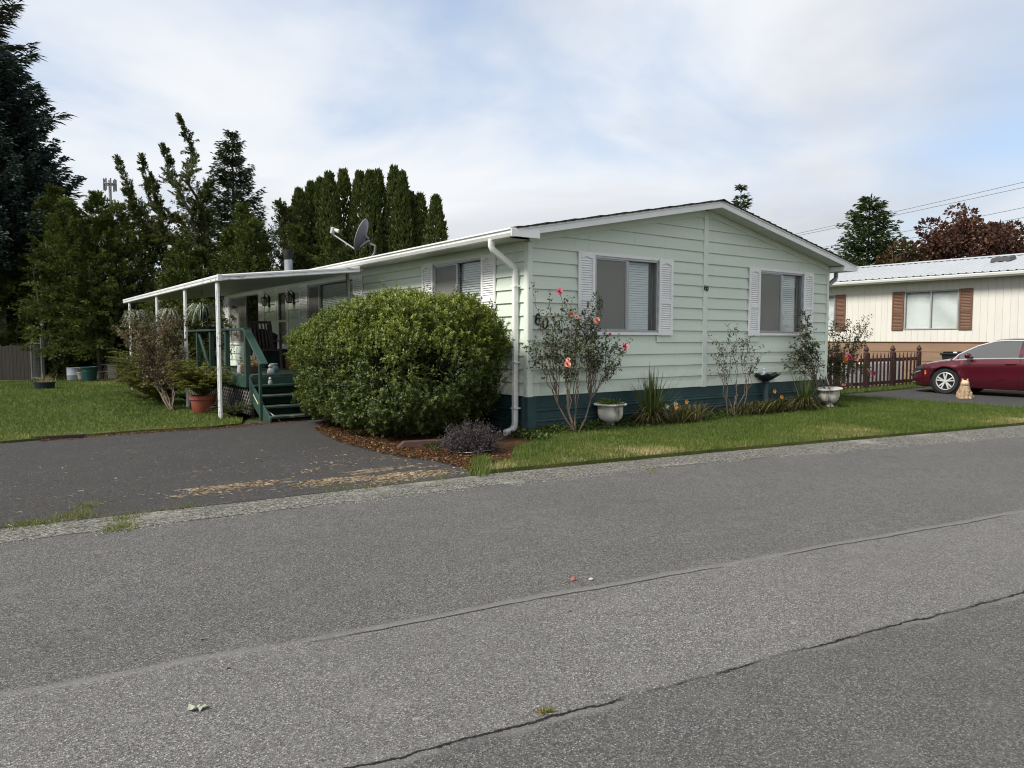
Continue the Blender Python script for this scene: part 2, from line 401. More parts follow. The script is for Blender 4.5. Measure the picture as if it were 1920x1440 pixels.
t = NT('gutter_concrete'); v = t.tc.outputs['Object']
vc = t.n('ShaderNodeTexVoronoi'); t.l(v, vc.inputs['Vector']); vc.inputs['Scale'].default_value = 75
s1 = t.n('ShaderNodeSeparateColor'); t.l(vc.outputs['Color'], s1.inputs[0])
c = t.ramp(s1.outputs[0], [(0, (.035, .034, .032)), (.35, (.085, .08, .07)), (.7, (.165, .16, .14)), (1, (.33, .32, .28))])
c = t.mix(t.rng(t.noise(v, 3.2, 5, .7), .45, .7, 0, .55), c, (.10, .095, .085))
c = t.mix(t.rng(t.noise(v, 1.1, 5, .7), .55, .7, 0, .5), c, (.34, .33, .30))
MATS['gutter'] = t.done(t.pbr(c, .9, 0, .2, t.bump(vc.outputs['Distance'], .6, .006)))

def soil_mat(name, cols, sc=2.0):
    t = NT(name); v = t.tc.outputs['Object']
    c = t.ramp(t.noise(v, sc, 6, .68, .6), [(.3, cols[0]), (.5, cols[1]), (.72, cols[2])])
    c = t.mix(t.rng(t.noise(v, 55, 4, .7), .35, .7, 0, .6), c, tuple(x*.45 for x in cols[0]))
    return t.done(t.pbr(c, .95, 0, .1, t.bump(t.noise(v, 40, 5, .7), .8, .02)))
turf_mat = soil_mat('turf', [(.05, .075, .018), (.085, .105, .03), (.17, .145, .065)], .9)
far_mat = soil_mat('far_ground', [(.05, .07, .025), (.07, .085, .03), (.10, .095, .045)], .2)
mulch_mat = soil_mat('mulch', [(.035, .02, .012), (.07, .038, .02), (.13, .07, .035)], 5.)

# the ground sheet reaches the horizon
sheet('ground', [(-900, -900), (900, -900), (900, 900), (-900, 900)], ZG, far_mat)

def wob_line(P, amp, step=.18, seed=1):
    out_ = []
    for i in range(len(P)-1):
        a, b = np.array(P[i]), np.array(P[i+1]); k = max(1, int(np.linalg.norm(b-a)/step))
        for j in range(k): out_.append(a+(b-a)*j/k)
    out_.append(np.array(P[-1])); Q = np.array(out_)
    n = vnoise(Q, 2.3, seed, 4)-.5; n2 = vnoise(Q, 2.3, seed+5, 4)-.5
    Q[1:-1, 0] += n[1:-1]*amp; Q[1:-1, 1] += n2[1:-1]*amp; return [tuple(q) for q in Q]
inner = [onz(x, y, ZT)[:2] for x, y in ((0, 990), (450, 941), (900, 890), (1400, 843), (1920, 797))]
outer = [onz(x, y, ZT)[:2] for x, y in ((0, 1018), (500, 958), (900, 912), (1400, 860), (1920, 816))]
ROAD_DIR = (inner[-1]-inner[2])/np.linalg.norm(inner[-1]-inner[2])
inner = [inner[0]+(inner[0]-inner[1])*8]+inner+[inner[-1]+ROAD_DIR*70]
outer = [outer[0]+(outer[0]-outer[1])*8]+outer+[outer[-1]+ROAD_DIR*70]
inner = [tuple(p) for p in inner]; outer = [tuple(p) for p in outer]
in_w = wob_line(inner[1:-1], .03, .15, 3); out_w = wob_line(outer[1:-1], .16, .05, 9)
in_w = [inner[0]]+in_w+[inner[-1]]; out_w = [outer[0]]+out_w+[outer[-1]]
# road runs under the gutter strip's ragged edge
far_side = [(p[0]-.0-1.6, p[1]-9.5) for p in (outer[-1], outer[3], outer[0])]
sheet('road', [(p[0], p[1]+.25) for p in outer]+far_side, ZR, asphalt('road_asphalt', .116, True, (1, .965, .92)))
sheet('gutter_strip', in_w+out_w[::-1], ZT, MATS['gutter'])
g = lambda x, y, z=ZD: tuple(onz(x, y, z)[:2])
# left driveway
LAWN_EDGE = [(-40, 3.6), (-9, 3.75), g(0, 826, 0), g(150, 813, 0), g(290, 803, 0), g(400, 797, 0), (-3.1, 3.95), (-2.6, 4.05)]
BED_EDGE = [(-1.55, 3.95), g(600, 806), g(640, 826), g(700, 843), g(760, 855), g(830, 864), g(880, 876), g(900, 889)]
drive_poly = [(-40, inner[1][1]+ (inner[1][1]-inner[2][1])/(inner[1][0]-inner[2][0])*(-40-inner[1][0]) -.02)]+[(p[0], p[1]-.02) for p in inner[1:4]]+BED_EDGE[::-1]+[(-2.6, 4.3)]+[(p[0], p[1]+.25) for p in LAWN_EDGE[::-1][1:]]
drive_asph = asphalt('driveway_asphalt', .053, False, (1, .955, .915))
sheet('driveway', drive_poly, ZD, drive_asph)
# planting bed under the big bush
bed_poly = wob_line(BED_EDGE, .06, .1, 4)+[(-1.6, -1.75), (-1.0, -1.0), (-.3, -.6), (-.02, .0), (-.02, 3.95)]
sheet('planting_bed', bed_poly, ZD+.006, mulch_mat)
# right driveway (neighbour)
RD = [(10.75, 1.55), (10.72, -1), (10.6, -2.9), (10.4, -4.65), (17.8, -5.8), (18.3, 1.65), (16.5, 1.62), (13, 1.5)]
sheet('neighbour_driveway', RD, ZD, asphalt('neighbour_asphalt', .058, False, (1, .98, .97)))
# lawns stand a few centimetres proud of the paving
lf = wob_line(LAWN_EDGE[:-1], .07, .12, 6)
lawn_left = lf+[(-2.9, 4.6), (-2.75, 10.6), (-.02, 10.7), (-.02, 24.5), (-40, 25)]
sheet('lawn', lawn_left, -.012, turf_mat, skirt=.05)
li = [p for p in in_w if -2.46 < p[0] < 10.3]
lawn_right = [(p[0], p[1]+.03) for p in li]+[(10.45, -4.5), (10.6, -2.9), (10.72, -1), (10.75, 1.7), (12, 2.1), (18.4, 2.1), (18.4, 26), (8.1, 26), (8.1, -.02), (-.02, -.02), (-.3, -.6), (-1.0, -1.0), (-1.6, -1.75), (-2.2, -2.0)]
sheet('lawn.001', lawn_right, -.012, turf_mat, skirt=.05)
# ------------------------------------------------------------------ the pale green manufactured home
W, L = 8.07, 22.3
Z0, BH = .55, .2027                       # bottom of siding, board exposure
ZE = 2.88                                 # soffit line
RX = W/2; SL = .194; OH = .38             # ridge, roof slope, overhang
def roof_z(x): return 2.97+(RX+.48-abs(x-RX))*SL
t = NT('siding_paint'); v = t.vec((.35, .35, 3)); gpos = t.n('ShaderNodeNewGeometry').outputs['Position']; oi = t.n('ShaderNodeObjectInfo')
c = t.mix(t.rng(t.noise(v, 2.2, 5, .6), .25, .75), (.615, .685, .60), (.665, .735, .65)); c = t.mix(t.rng(oi.outputs['Random'], 0, 1, 0, .45), c, (.60, .68, .595))
stv = t.n('ShaderNodeVectorMath', operation='MULTIPLY'); t.l(gpos, stv.inputs[0]); stv.inputs[1].default_value = (7, 7, .35)
c = t.mix(t.rng(t.noise(stv.outputs[0], 1.0, 5, .65), .56, .78, 0, .38), c, (.44, .47, .39))                                  # rain streaks
spz = t.n('ShaderNodeSeparateXYZ'); t.l(gpos, spz.inputs[0]); low_ = t.rng(spz.outputs[2], .55, 1.15, 1, 0)
c = t.mix(t.math('MULTIPLY', low_, t.rng(t.noise(gpos, 4.5, 6, .7), .45, .75, 0, .5)), c, (.40, .39, .30))                       # splash dirt
c = t.mix(t.rng(t.noise(gpos, 26, 4, .7), .66, .76, 0, .35), c, (.42, .46, .38))
m_side = t.done(t.pbr(c, .55, 0, .35, t.bump(t.noise(v, 110, 4, .6), .2, .006)))
m_trim = M('white_trim', (.80, .81, .80), .5, .05, 3, .08, 90, dirt=(.55, .55, .52), dscale=2.2, dlo=.6, dhi=.82)
m_shut = M('shutter_vinyl', (.82, .82, .82), .5, .04, 4)
t = NT('skirting_paint'); gpos = t.n('ShaderNodeNewGeometry').outputs['Position']; v = t.vec(); c = t.mix(t.rng(t.noise(v, 3, 5), .3, .7), (.015, .048, .055), (.024, .064, .070))
spz = t.n('ShaderNodeSeparateXYZ'); t.l(gpos, spz.inputs[0]); c = t.mix(t.math('MULTIPLY', t.rng(spz.outputs[2], .0, .38, 1, 0), t.rng(t.noise(gpos, 7, 6, .7), .4, .7, 0, .65)), c, (.11, .10, .075))
stv = t.n('ShaderNodeVectorMath', operation='MULTIPLY'); t.l(gpos, stv.inputs[0]); stv.inputs[1].default_value = (9, 9, .6); c = t.mix(t.rng(t.noise(stv.outputs[0], 1, 5, .6), .58, .75, 0, .4), c, (.06, .085, .085))
m_skirt = t.done(t.pbr(c, .42, 0, .4, t.bump(t.noise(v, 60, 4), .12, .005)))
m_soff = M('soffit_paint', (.52, .53, .50), .6, .08, 3)
m_shing = M('shingles', (.030, .025, .024), .9, .35, 14, .6, 60)
m_alu = M('window_aluminium', (.38, .39, .40), .4, .1, 6, metal=.6)
m_dark = M('dark_interior', (.02, .02, .021), .9, .2)
m_blind = M('blind_slats', (.80, .82, .80), .5, .05, 4)
m_curt = M('curtain_cloth', (.15, .115, .09), .9, .15, 6)
m_gut = M('gutter_enamel', (.80, .81, .79), .38, .05, 2, dirt=(.55, .55, .5), dscale=3, dlo=.6, dhi=.8)
m_glass = glass('window_glass', (.93, .95, .95))
m_screen = glass('window_screen', (.85, .86, .85), .12, ((.34, .33, .31), .48), 1.15)
m_black = M('black_enamel', (.012, .012, .013), .4, .2)

home = thing('manufactured_home', 'pale mint green single-storey home with white shutters and dark teal skirting', 'house', (0, 0, 0))
# openings: (along, a0, a1, z0, z1)
GW = [(1.32, 2.78, 1.53, 2.74), (5.67, 7.12, 1.53, 2.74)]
LW = [(1.2, 2.72, 1.53, 2.73), (6.19, 8.87, 1.28, 2.73), (10.39, 11.23, .62, 2.78), (12.77, 15.8, 1.28, 2.73), (18.8, 21.2, 1.5, 2.72)]
def spans(a, b, holes, z0, z1):
    s = [(a, b)]
    for h0, h1, hz0, hz1 in holes:
        if hz1 <= z0+.02 or hz0 >= z1-.02: continue
        n = []
        for p, q in s:
            if h1 <= p or h0 >= q: n.append((p, q)); continue
            if h0 > p: n.append((p, h0))
            if h1 < q: n.append((h1, q))
        s = n
    return s
# siding boards, each lap its own board
def board_gable(x0, x1, k):
    z0 = Z0+k*BH; z1 = z0+BH+.018
    top = lambda x: min(z1, roof_z(x)-.10)
    xs = [x0, x1]
    for e in (-1, 1):                     # where the rake cuts the top edge
        xr = RX+e*((roof_z(RX)-.10-z1)/SL)
        if x0 < xr < x1: xs.append(xr)
    xs = sorted(xs)
    xs = [x for x in xs if top(x) > z0+.012]
    if len(xs) < 2: return
    if top(x0) <= z0+.012:
        xq = RX-(roof_z(RX)-.10-z0-.012)/SL; xs = [xq]+xs
    if top(x1) <= z0+.012:
        xq = RX+(roof_z(RX)-.10-z0-.012)/SL; xs = xs+[xq]
    mb = MB(); V = []
    for x in xs:
        zt = top(x); fr = (zt-z0)/(z1-z0)
        V += [(x, -.036, z0), (x, -.036+.028*fr, zt), (x, -.012+.012*min(1, fr), zt), (x, -.012, z0)]
    F = [(0, 1, 2, 3), tuple(len(V)-4+i for i in (3, 2, 1, 0))]
    for i in range(len(xs)-1):
        for j in range(4): F.append((i*4+j, i*4+4+j, i*4+4+(j+1) % 4, i*4+(j+1) % 4))
    mb.add(V, F); mb.build('siding_board', m_side, home)
for k in range(17):
    z0 = Z0+k*BH
    for p, q in ((.05, RX-.06), (RX+.06, W-.05)):
        jr = random.Random(k*3+int(p))
        for a, b in spans(p, q, GW, z0, z0+BH):
            if k in (1, 4, 7, 9, 11, 12, 13) and b-a > 2.6:
                c_ = a+(b-a)*jr.choice([.3, .42, .55, .62, .74]); board_gable(a, c_-.0015, k); board_gable(c_+.0015, b, k)
            else: board_gable(a, b, k)
for k in range(12):
    z0 = Z0+k*BH; z1 = min(z0+BH+.018, ZE)
    for a, b in spans(.05, L-.05, LW, z0, z0+BH):
        parts = [(a, b)]
        if b-a > 5: parts = [(a, a+3.66), (a+3.663, b)]
        for p, q in parts:
            mb = MB(); V = []
            for y in (p, q): V += [(-.036, y, z0), (-.008, y, z1), (.0, y, z1), (-.012, y, z0)]
            mb.add(V, [(0, 1, 2, 3), (7, 6, 5, 4)]+[(j, 4+j, 4+(j+1) % 4, (j+1) % 4) for j in range(4)]); mb.build('siding_board', m_side, home)
# wall core behind the boards, open at the windows
core = MB()
def core_wall(a, b, holes, ztop, put):
    cuts = sorted({a, b}|{x for h in holes for x in h[:2]})
    for p, q in zip(cuts[:-1], cuts[1:]):
        hs = [h for h in holes if h[0] <= p+1e-6 and h[1] >= q-1e-6]
        if hs: put(p, q, Z0, hs[0][2]); put(p, q, hs[0][3], ztop)
        else: put(p, q, Z0, ztop)
core_wall(.12, W-.12, GW, ZE, lambda p, q, a, b: core.box(p, .002, a, q, .12, b))
core_wall(.002, L, LW, ZE, lambda p, q, a, b: core.box(.002, p, a, .12, q, b))
core.box(W-.12, .002, Z0, W-.002, L, ZE); core.box(.12, L-.12, Z0, W-.12, L, ZE)
core.prism([(.12, ZE), (W-.12, ZE), (RX, roof_z(RX)-.12)], 'y', .002, .12); core.prism([(.12, ZE), (W-.12, ZE), (RX, roof_z(RX)-.12)], 'y', L-.12, L)
core.build('wall', m_side, home)
inner_ = MB(); inner_.box(.9, .9, Z0, W-.9, L-.9, ZE-.05); inner_.box(.13, .13, Z0-.02, W-.13, L-.13, Z0); inner_.box(.13, .13, ZE-.04, W-.13, L-.13, ZE-.01)
inner_.build('room_partition', M('room_wall', (.10, .095, .085), .9, .1), home)
# trims
def T(name, x0, y0, z0, x1, y1, z1, m=m_trim, par=home, bev=.004): return MB().box(x0, y0, z0, x1, y1, z1).build(name, m, par, bevel=bev)
m_ctrim = M('corner_trim', (.68, .74, .67), .5, .05, 3, .1, 90)
T('corner_board', -.034, -.045, Z0-.01, .055, -.001, ZE-.02, m_ctrim); T('corner_board', -.045, -.03, Z0-.011, -.0015, .055, ZE-.021, m_ctrim)
T('corner_board', W-.055, -.045, Z0-.01, W+.03, -.001, ZE, m_ctrim)
T('center_batten', RX-.062, -.042, Z0-.012, RX+.062, -.004, roof_z(RX)-.12, m_ctrim)
for s in (-1, 1):                         # frieze under the rake
    xa, xb = (0.0, RX-.063) if s < 0 else (RX+.063, W)
    mb = MB(); mb.prism([(xa, roof_z(xa)-.20), (xb, roof_z(xb)-.20), (xb, roof_z(xb)-.10), (xa, roof_z(xa)-.10)], 'y', -.046, -.006); mb.build('frieze_board', m_ctrim, home, bevel=.003)
T('frieze_board', -.044, .06, ZE-.15, -.004, L, ZE-.001, m_ctrim)
# skirting: horizontally ribbed metal panels
def rib_profile():
    P = [(0, 0)]; z = .02
    while z < Z0-.06:
        P += [(0, z), (-.012, z+.012), (-.012, z+.03), (0, z+.042)]
        P += [(0, z+.062), (-.006, z+.07), (0, z+.078)]; z += .165
    P += [(0, Z0-.012)]; return P
def skirt_panel(a, b, side):
    pr = rib_profile(); V = []; k = len(pr)
    for q in (a, b):
        for d, z in pr:
            V.append((q, -.008+d, z-.05) if side == 'g' else (-.008+d, q, z-.05))
    V = [(x, y, z if z < Z0-.1 else Z0-.006) for x, y, z in V]
    MB().add(V, [(i, i+1, i+1+k, i+k) for i in range(k-1)]).build('skirting_panel', m_skirt, home)
for a, b in ((.12, 3.1), (3.103, 5.9), (5.903, W-.03)): skirt_panel(a, b, 'g')
for a, b in ((.12, 3.1), (3.103, 6.1), (6.103, 9.2), (9.203, 12.4), (12.403, 15.6), (15.603, 18.9), (18.903, L)): skirt_panel(a, b, 'l')
MB().prism([(-.035, -.04), (.12, -.04), (.12, -.012), (-.012, -.012), (-.012, .12), (-.035, .12)], 'z', -.05, Z0-.007).build('skirting_corner', m_skirt, home, bevel=.004)
MB().box(W-.05, -.03, -.05, W+.02, L, Z0-.02).build('skirting_panel', m_skirt, home)
# roof: two slopes of shingle courses
def slope(s):
    mb = MB(); n = 26; run = RX+.50
    for i in range(n):
        u0 = i/n*run; u1 = (i+1)/n*run+.03
        x0 = RX+s*(run-u0); x1 = RX+s*(run-u1); zz0 = roof_z(x0)+.012+.016; zz1 = roof_z(x1)+.012
        cuts = [-OH-.03]
        while cuts[-1] < L+OH: cuts.append(cuts[-1]+.95+.1*((i*7) % 3))
        for a, b in zip(cuts[:-1], cuts[1:]):
            b = min(b, L+OH); dz = .004*((i*13+int(a*10)) % 3)
            mb.add([(x0, a, zz0+dz), (x0, b, zz0+dz), (x1, b, zz1+.004), (x1, a, zz1+.004), (x0, a, zz0-.02), (x0, b, zz0-.02), (x1, b, zz1-.012), (x1, a, zz1-.012)],
                   [(0, 1, 2, 3), (4, 7, 6, 5), (0, 4, 5, 1), (0, 3, 7, 4), (1, 5, 6, 2)])
    return mb
rf = slope(-1).build('roof', m_shing, home); slope(1).build('roof', m_shing, home)
mb = MB(); mb.prism([(RX-.16, roof_z(RX-.16)+.02), (RX, roof_z(RX)+.035), (RX+.16, roof_z(RX+.16)+.02), (RX, roof_z(RX)+.012)], 'y', -OH-.035, L+OH); mb.build('ridge_cap', m_shing, rf)
# deck boards below shingles + rake fascia + soffits
for s in (-1, 1):
    xe = RX+s*(RX+.46)
    mb = MB(); mb.prism([(RX, roof_z(RX)-.112), (xe, roof_z(xe)-.112), (xe, roof_z(xe)+.006), (RX, roof_z(RX)+.006)], 'y', -OH, -OH+.022); mb.build('rake_fascia', m_trim, home, bevel=.003)
    # lipped lower edge of the fascia
    mb = MB(); mb.prism([(RX, roof_z(RX)-.02), (xe, roof_z(xe)-.02), (xe, roof_z(xe)+.010), (RX, roof_z(RX)+.010)], 'y', -OH-.014, -OH-.002); mb.build('drip_edge', m_trim, home)
    n = 18                                # sloping rake soffit in narrow boards
    for i in range(n):
        xa = RX+(xe-RX)*(i/n); xb = RX+(xe-RX)*((i+1)/n)*.9995+s*(-.004)
        mb = MB(); V = []
        for x in (xa, xb):
            for y in (-OH+.023, -.005): V.append((x, y, roof_z(x)-.100))
        V2 = [(x, y, z+.012) for x, y, z in V]
        mb.add(V+V2, [(0, 1, 3, 2), (4, 6, 7, 5), (0, 4, 5, 1), (2, 3, 7, 6), (0, 2, 6, 4), (1, 5, 7, 3)]); mb.build('soffit_board', m_soff, home)
# eave soffit, fascia, gutters
for s, xw in ((-1, 0.), (1, W)):
    a, b = sorted((xw+s*.002, xw+s*.455))
    MB().box(a, -.004, ZE-.002, b, L+.3, ZE+.012).build('eave_soffit', m_soff, home)
    a, b = sorted((xw+s*.456, xw+s*.478)); MB().box(a, -OH+.03, ZE-.012, b, L+.3, ZE+.09).build('eave_fascia', m_trim, home)
    prof = [(0, .10), (0, -.015), (.075, -.015), (.098, .03), (.098, .062), (.118, .075), (.118, .098), (.108, .098), (.108, .08), (.088, .066), (.088, .034), (.068, -.003), (.01, -.003), (.01, .10)]
    gx = xw+s*.480
    gm = MB().prism([(gx+s*u, ZE+v_) for u, v_ in prof], 'y', -OH+.02, 23.0).build('gutter', m_gut, home)
    MB().prism([(gx, ZE-.015), (gx+s*.075, ZE-.015), (gx+s*.098, ZE+.03), (gx+s*.118, ZE+.078), (gx+s*.118, ZE+.098), (gx, ZE+.10)], 'y', -OH+.012, -OH+.019).build('end_cap', m_gut, gm)
MB().box(-.60, -OH-.02, ZE-.025, -.09, -OH-.004, ZE+.085).build('rake_return', m_trim, home, bevel=.003)
MB().box(W+.02, -OH-.004, ZE-.035, W+.42, -.03, ZE+.06).build('rake_return', m_trim, home, bevel=.003)
def duct(name, pts, w, d, mat, par, up):
    mb = MB(); pts = [np.array(p, float) for p in pts]; V = []; k = len(pts)
    for i, p in enumerate(pts):
        dr = nrm(pts[min(i+1, k-1)]-pts[max(i-1, 0)]); sd_ = nrm(np.cross(dr, np.array(up, float))); uu = np.cross(sd_, dr)
        for a_, b_ in ((-1, -.8), (-.8, -1), (.8, -1), (1, -.8), (1, .8), (.8, 1), (-.8, 1), (-1, .8)): V.append(p+sd_*a_*w/2+uu*b_*d/2)
    F = [(i*8+j, i*8+(j+1) % 8, i*8+8+(j+1) % 8, i*8+8+j) for i in range(k-1) for j in range(8)]+[tuple(range(8)), tuple(range(8*k-1, 8*k-9, -1))]
    return mb.add(V, F).build(name, mat, par, auto=40)
ds = duct('downspout', [(-.53, .20, ZE-.01), (-.53, .20, ZE-.10), (-.50, .20, ZE-.16), (-.16, .20, ZE-.36), (-.105, .20, ZE-.41), (-.095, .20, ZE-.48), (-.095, .20, .16), (-.11, .195, .08), (-.17, .18, .035), (-.34, .12, .01)], .085, .065, m_gut, home, (0, 1, 0))
for z in (2.2, 1.05, .35): MB().box(-.14, .145, z, -.028, .255, z+.022).build('strap', m_gut, ds)
duct('downspout', [(W+.53, .1, ZE-.01), (W+.53, .1, ZE-.1), (W+.5, .1, ZE-.16), (W+.14, .1, ZE-.34), (W+.08, .1, ZE-.42), (W+.08, .1, .1)], .08, .065, M('grey_spout', (.30, .31, .31), .45, .1), home, (0, 1, 0))
duct('downspout', [(-.53, 22.85, ZE-.01), (-.53, 22.85, ZE-.1), (-.48, 22.8, ZE-.16), (-.14, 22.3, ZE-.33), (-.09, 22.2, ZE-.4), (-.09, 22.2, .1)], .085, .065, m_gut, home, (0, 1, 0))

# windows and shutters ------------------------------------------------
def plane(side):
    """returns f(a, out, z) -> world for gable ('g') or porch wall ('l'); out>0 is away from the wall"""
    return (lambda a, o, z: (a, -o, z)) if side == 'g' else (lambda a, o, z: (-o, a, z))
def pbox(mb, f, a0, o0, z0, a1, o1, z1, mi=0):
    p, q = f(a0, o0, z0), f(a1, o1, z1); return mb.box(*p, *q, mi)
def window(side, a0, a1, z0, z1, par, blinds=True, screen_first=True, curtain=True, drop=1.0, mull=None, alum=m_alu, trim=m_trim, top_trim=True, head=True):
    f = plane(side); wn_ = None
    fr = MB()
    for (p, q, s, t_) in ((a0-.005, a1+.005, z1-.03, z1+.004), (a0-.005, a1+.005, z0-.004, z0+.03), (a0-.004, a0+.03, z0+.031, z1-.031), (a1-.03, a1+.004, z0+.031, z1-.031)):
        pbox(fr, f, p, -.06, s, q, .034, t_)
    wn_ = fr.build('window', alum, par, bevel=.003)
    am = mull if mull is not None else (a0+a1)/2
    mm = MB(); pbox(mm, f, am-.02, -.02, z0+.031, am+.02, .030, z1-.031); mm.build('mullion', alum, wn_, bevel=.003)
    mm = MB(); pbox(mm, f, am+.045, -.05, z0+.032, am+.07, -.005, z1-.032); mm.build('sash_stile', alum, wn_)
    for i, (p, q) in enumerate(((a0+.03, am-.02), (am+.02, a1-.03))):
        first = (i == 0) == screen_first
        pm = MB(); o = .012 if first else -.035
        pbox(pm, f, p, o-.004, z0+.031, q, o, z1-.031); pm.build('screen' if first else 'pane', m_screen if first else m_glass, wn_)
        if first:
            pm = MB(); pbox(pm, f, p, -.045, z0+.031, q, -.041, z1-.031); pm.build('pane', m_glass, wn_)
            pm = MB()
            for u, v_ in ((p, p+.018), (q-.018, q)): pbox(pm, f, u, .004, z0+.031, v_, .022, z1-.031)
            pbox(pm, f, p+.0185, .004, z0+.031, q-.0185, .022, z0+.05); pbox(pm, f, p+.0185, .004, z1-.05, q-.0185, .022, z1-.031)
            pm.build('screen_frame', alum, wn_)
    if blinds:
        bm_ = MB(); n = int((z1-z0)/.040); zb = z1-(z1-z0)*drop
        for i in range(n):
            z = z1-.035-i*.040
            if z < zb+.03: break
            V = [f(a0+.04, -.078, z), f(a1-(.13 if curtain else .04), -.078, z), f(a1-(.13 if curtain else .04), -.059, z-.0395), f(a0+.04, -.059, z-.0395)]
            bm_.add(V, [(0, 1, 2, 3)])
        bm_.build('blind', m_blind, wn_)
    if curtain:
        cm = MB(); k = 10; V = []; F = []
        for i in range(k):
            a = a1-.14+.13*i/(k-1); o = -.13+.02*math.sin(i*2.3)
            V += [f(a-.0, o, z0+.02), f(a, o, z1-.02)]
        for i in range(k-1): F.append((2*i, 2*i+2, 2*i+3, 2*i+1))
        cm.add(V, F).build('curtain', m_curt, wn_)
    if top_trim:
        for z_, h in ((z1+.005, .05), (z0-.05, .045)):
            tm = MB(); pbox(tm, f, a0-.012, -.0, z_, a1+.012, .045, z_+h); tm.build('casing', trim, wn_, bevel=.004)
    rv = MB()                             # reveal lining
    for (p, q, s, t_) in ((a0-.03, a1+.03, z1+.001, z1+.02), (a0-.03, a1+.03, z0-.02, z0-.001)): pbox(rv, f, p, -.12, s, q, -.061, t_)
    rv.build('reveal', trim, wn_)
    return wn_
def shutter(side, a0, a1, z0, z1, par, mat=m_shut, label=None):
    f = plane(side); sh = MB(); st = .055; zm = z0+(z1-z0)*.44
    for (p, q, s, t_) in ((a0, a0+st, z0, z1), (a1-st, a1, z0, z1), (a0+st, a1-st, z0, z0+.085), (a0+st, a1-st, zm-.035, zm+.035)):
        pbox(sh, f, p+.0004, .032, s, q-.0004, .062, t_)
    # arched top rail
    k = 10; V = []; a_, b_ = a0+st+.0004, a1-st-.0004
    for i in range(k+1):
        a = a_+(b_-a_)*i/k; arch = .028*max(0, math.sin(PI*min(1, max(0, (i/k-.15)/.7))))
        V += [f(a, .062, z1-.10+arch), f(a, .062, z1), f(a, .032, z1), f(a, .032, z1-.10+arch)]
    F = [(i*4+j, i*4+4+j, i*4+4+(j+1) % 4, i*4+(j+1) % 4) for i in range(k) for j in range(4)]+[(0, 1, 2, 3), tuple(k*4+j for j in (3, 2, 1, 0))]
    sh.add(V, F)
    o = sh.build('shutter', mat, par, bevel=.003)
    lv = MB(); pbox(lv, f, a0+st, .030, z0+.08, a1-st, .036, z1-.06)
    for lo, hi in ((z0+.085, zm-.035), (zm+.035, z1-.10)):
        n = max(2, int((hi-lo)/.036)); h = (hi-lo)/n
        for i in range(n):
            z = lo+i*h
            P = [f(a0+st, .056, z+.004), f(a1-st, .056, z+.004), f(a1-st, .038, z+h-.002), f(a0+st, .038, z+h-.002), f(a0+st, .0362, z+.002), f(a1-st, .0362, z+.002)]
            lv.add(P, [(0, 1, 2, 3), (0, 4, 5, 1)])
    lv.build('louvers', mat, o)
    return o
for (a0, a1, z0, z1) in GW: window('g', a0, a1, z0, z1, home)
for a, b in ((.955, 1.305), (2.795, 3.145), (5.305, 5.655), (7.135, 7.485)): shutter('g', a, b, 1.475, 2.785, home)
window('l', *LW[0], home, screen_first=False)
for a, b in ((.79, 1.185), (2.735, 3.13)): shutter('l', a, b, 1.475, 2.775, home)
m_palum = M('porch_window_frame', (.42, .42, .41), .45, .08, 5)
window('l', *LW[1], home, curtain=False, drop=.62, mull=8.2, screen_first=False, alum=m_palum)
for a, b in ((5.70, 6.17), (8.89, 9.42)): shutter('l', a, b, 1.24, 2.775, home)
window('l', *LW[3], home, curtain=False, blinds=False, mull=14.1, screen_first=False, alum=m_palum)
for a, b in ((12.25, 12.75), (15.83, 16.42)): shutter('l', a, b, 1.24, 2.775, home)
window('l', *LW[4], home, curtain=False, drop=1, mull=20, screen_first=False)
# storm door
f = plane('l'); a0, a1, z0, z1 = LW[2]
m_door = M('door_enamel', (.66, .67, .66), .4, .05, 3)
mb = MB()
for (p, q, s, t_) in ((a0-.07, a0, z0, z1+.06), (a1, a1+.07, z0, z1+.06), (a0, a1, z1, z1+.06)): pbox(mb, f, p+.001, .0, s, q-.001, .05, t_)
fr = mb.build('door_frame', m_trim, home, bevel=.004)
mb = MB()
for (p, q, s, t_) in ((a0, a0+.13, z0, z1), (a1-.13, a1, z0, z1), (a0+.13, a1-.13, z1-.14, z1), (a0+.13, a1-.13, 1.86, 1.93), (a0+.13, a1-.13, z0, 1.28)): pbox(mb, f, p+.001, .006, s+.001, q-.001, .038, t_-.001)
dr = mb.build('door', m_door, home, bevel=.004)
for s, t_ in ((1.28, 1.86), (1.93, z1-.14)):
    mb = MB(); pbox(mb, f, a0+.13, .012, s, a1-.13, .018, t_); mb.build('pane', m_glass, dr)
mb = MB(); pbox(mb, f, a0+.02, -.09, z0, a1-.02, -.05, z1); mb.build('entry_door', M('entry_door_paint', (.33, .32, .29), .5, .08), home)
mb = MB(); mb.tube([f(a0+.06, .04, 1.62), f(a0+.06, .08, 1.63), f(a0+.06, .085, 1.70), f(a0+.06, .085, 1.78), f(a0+.06, .04, 1.79)], .011, 6); mb.build('handle', M('brass', (.35, .26, .12), .35, .1, metal=.8), dr)
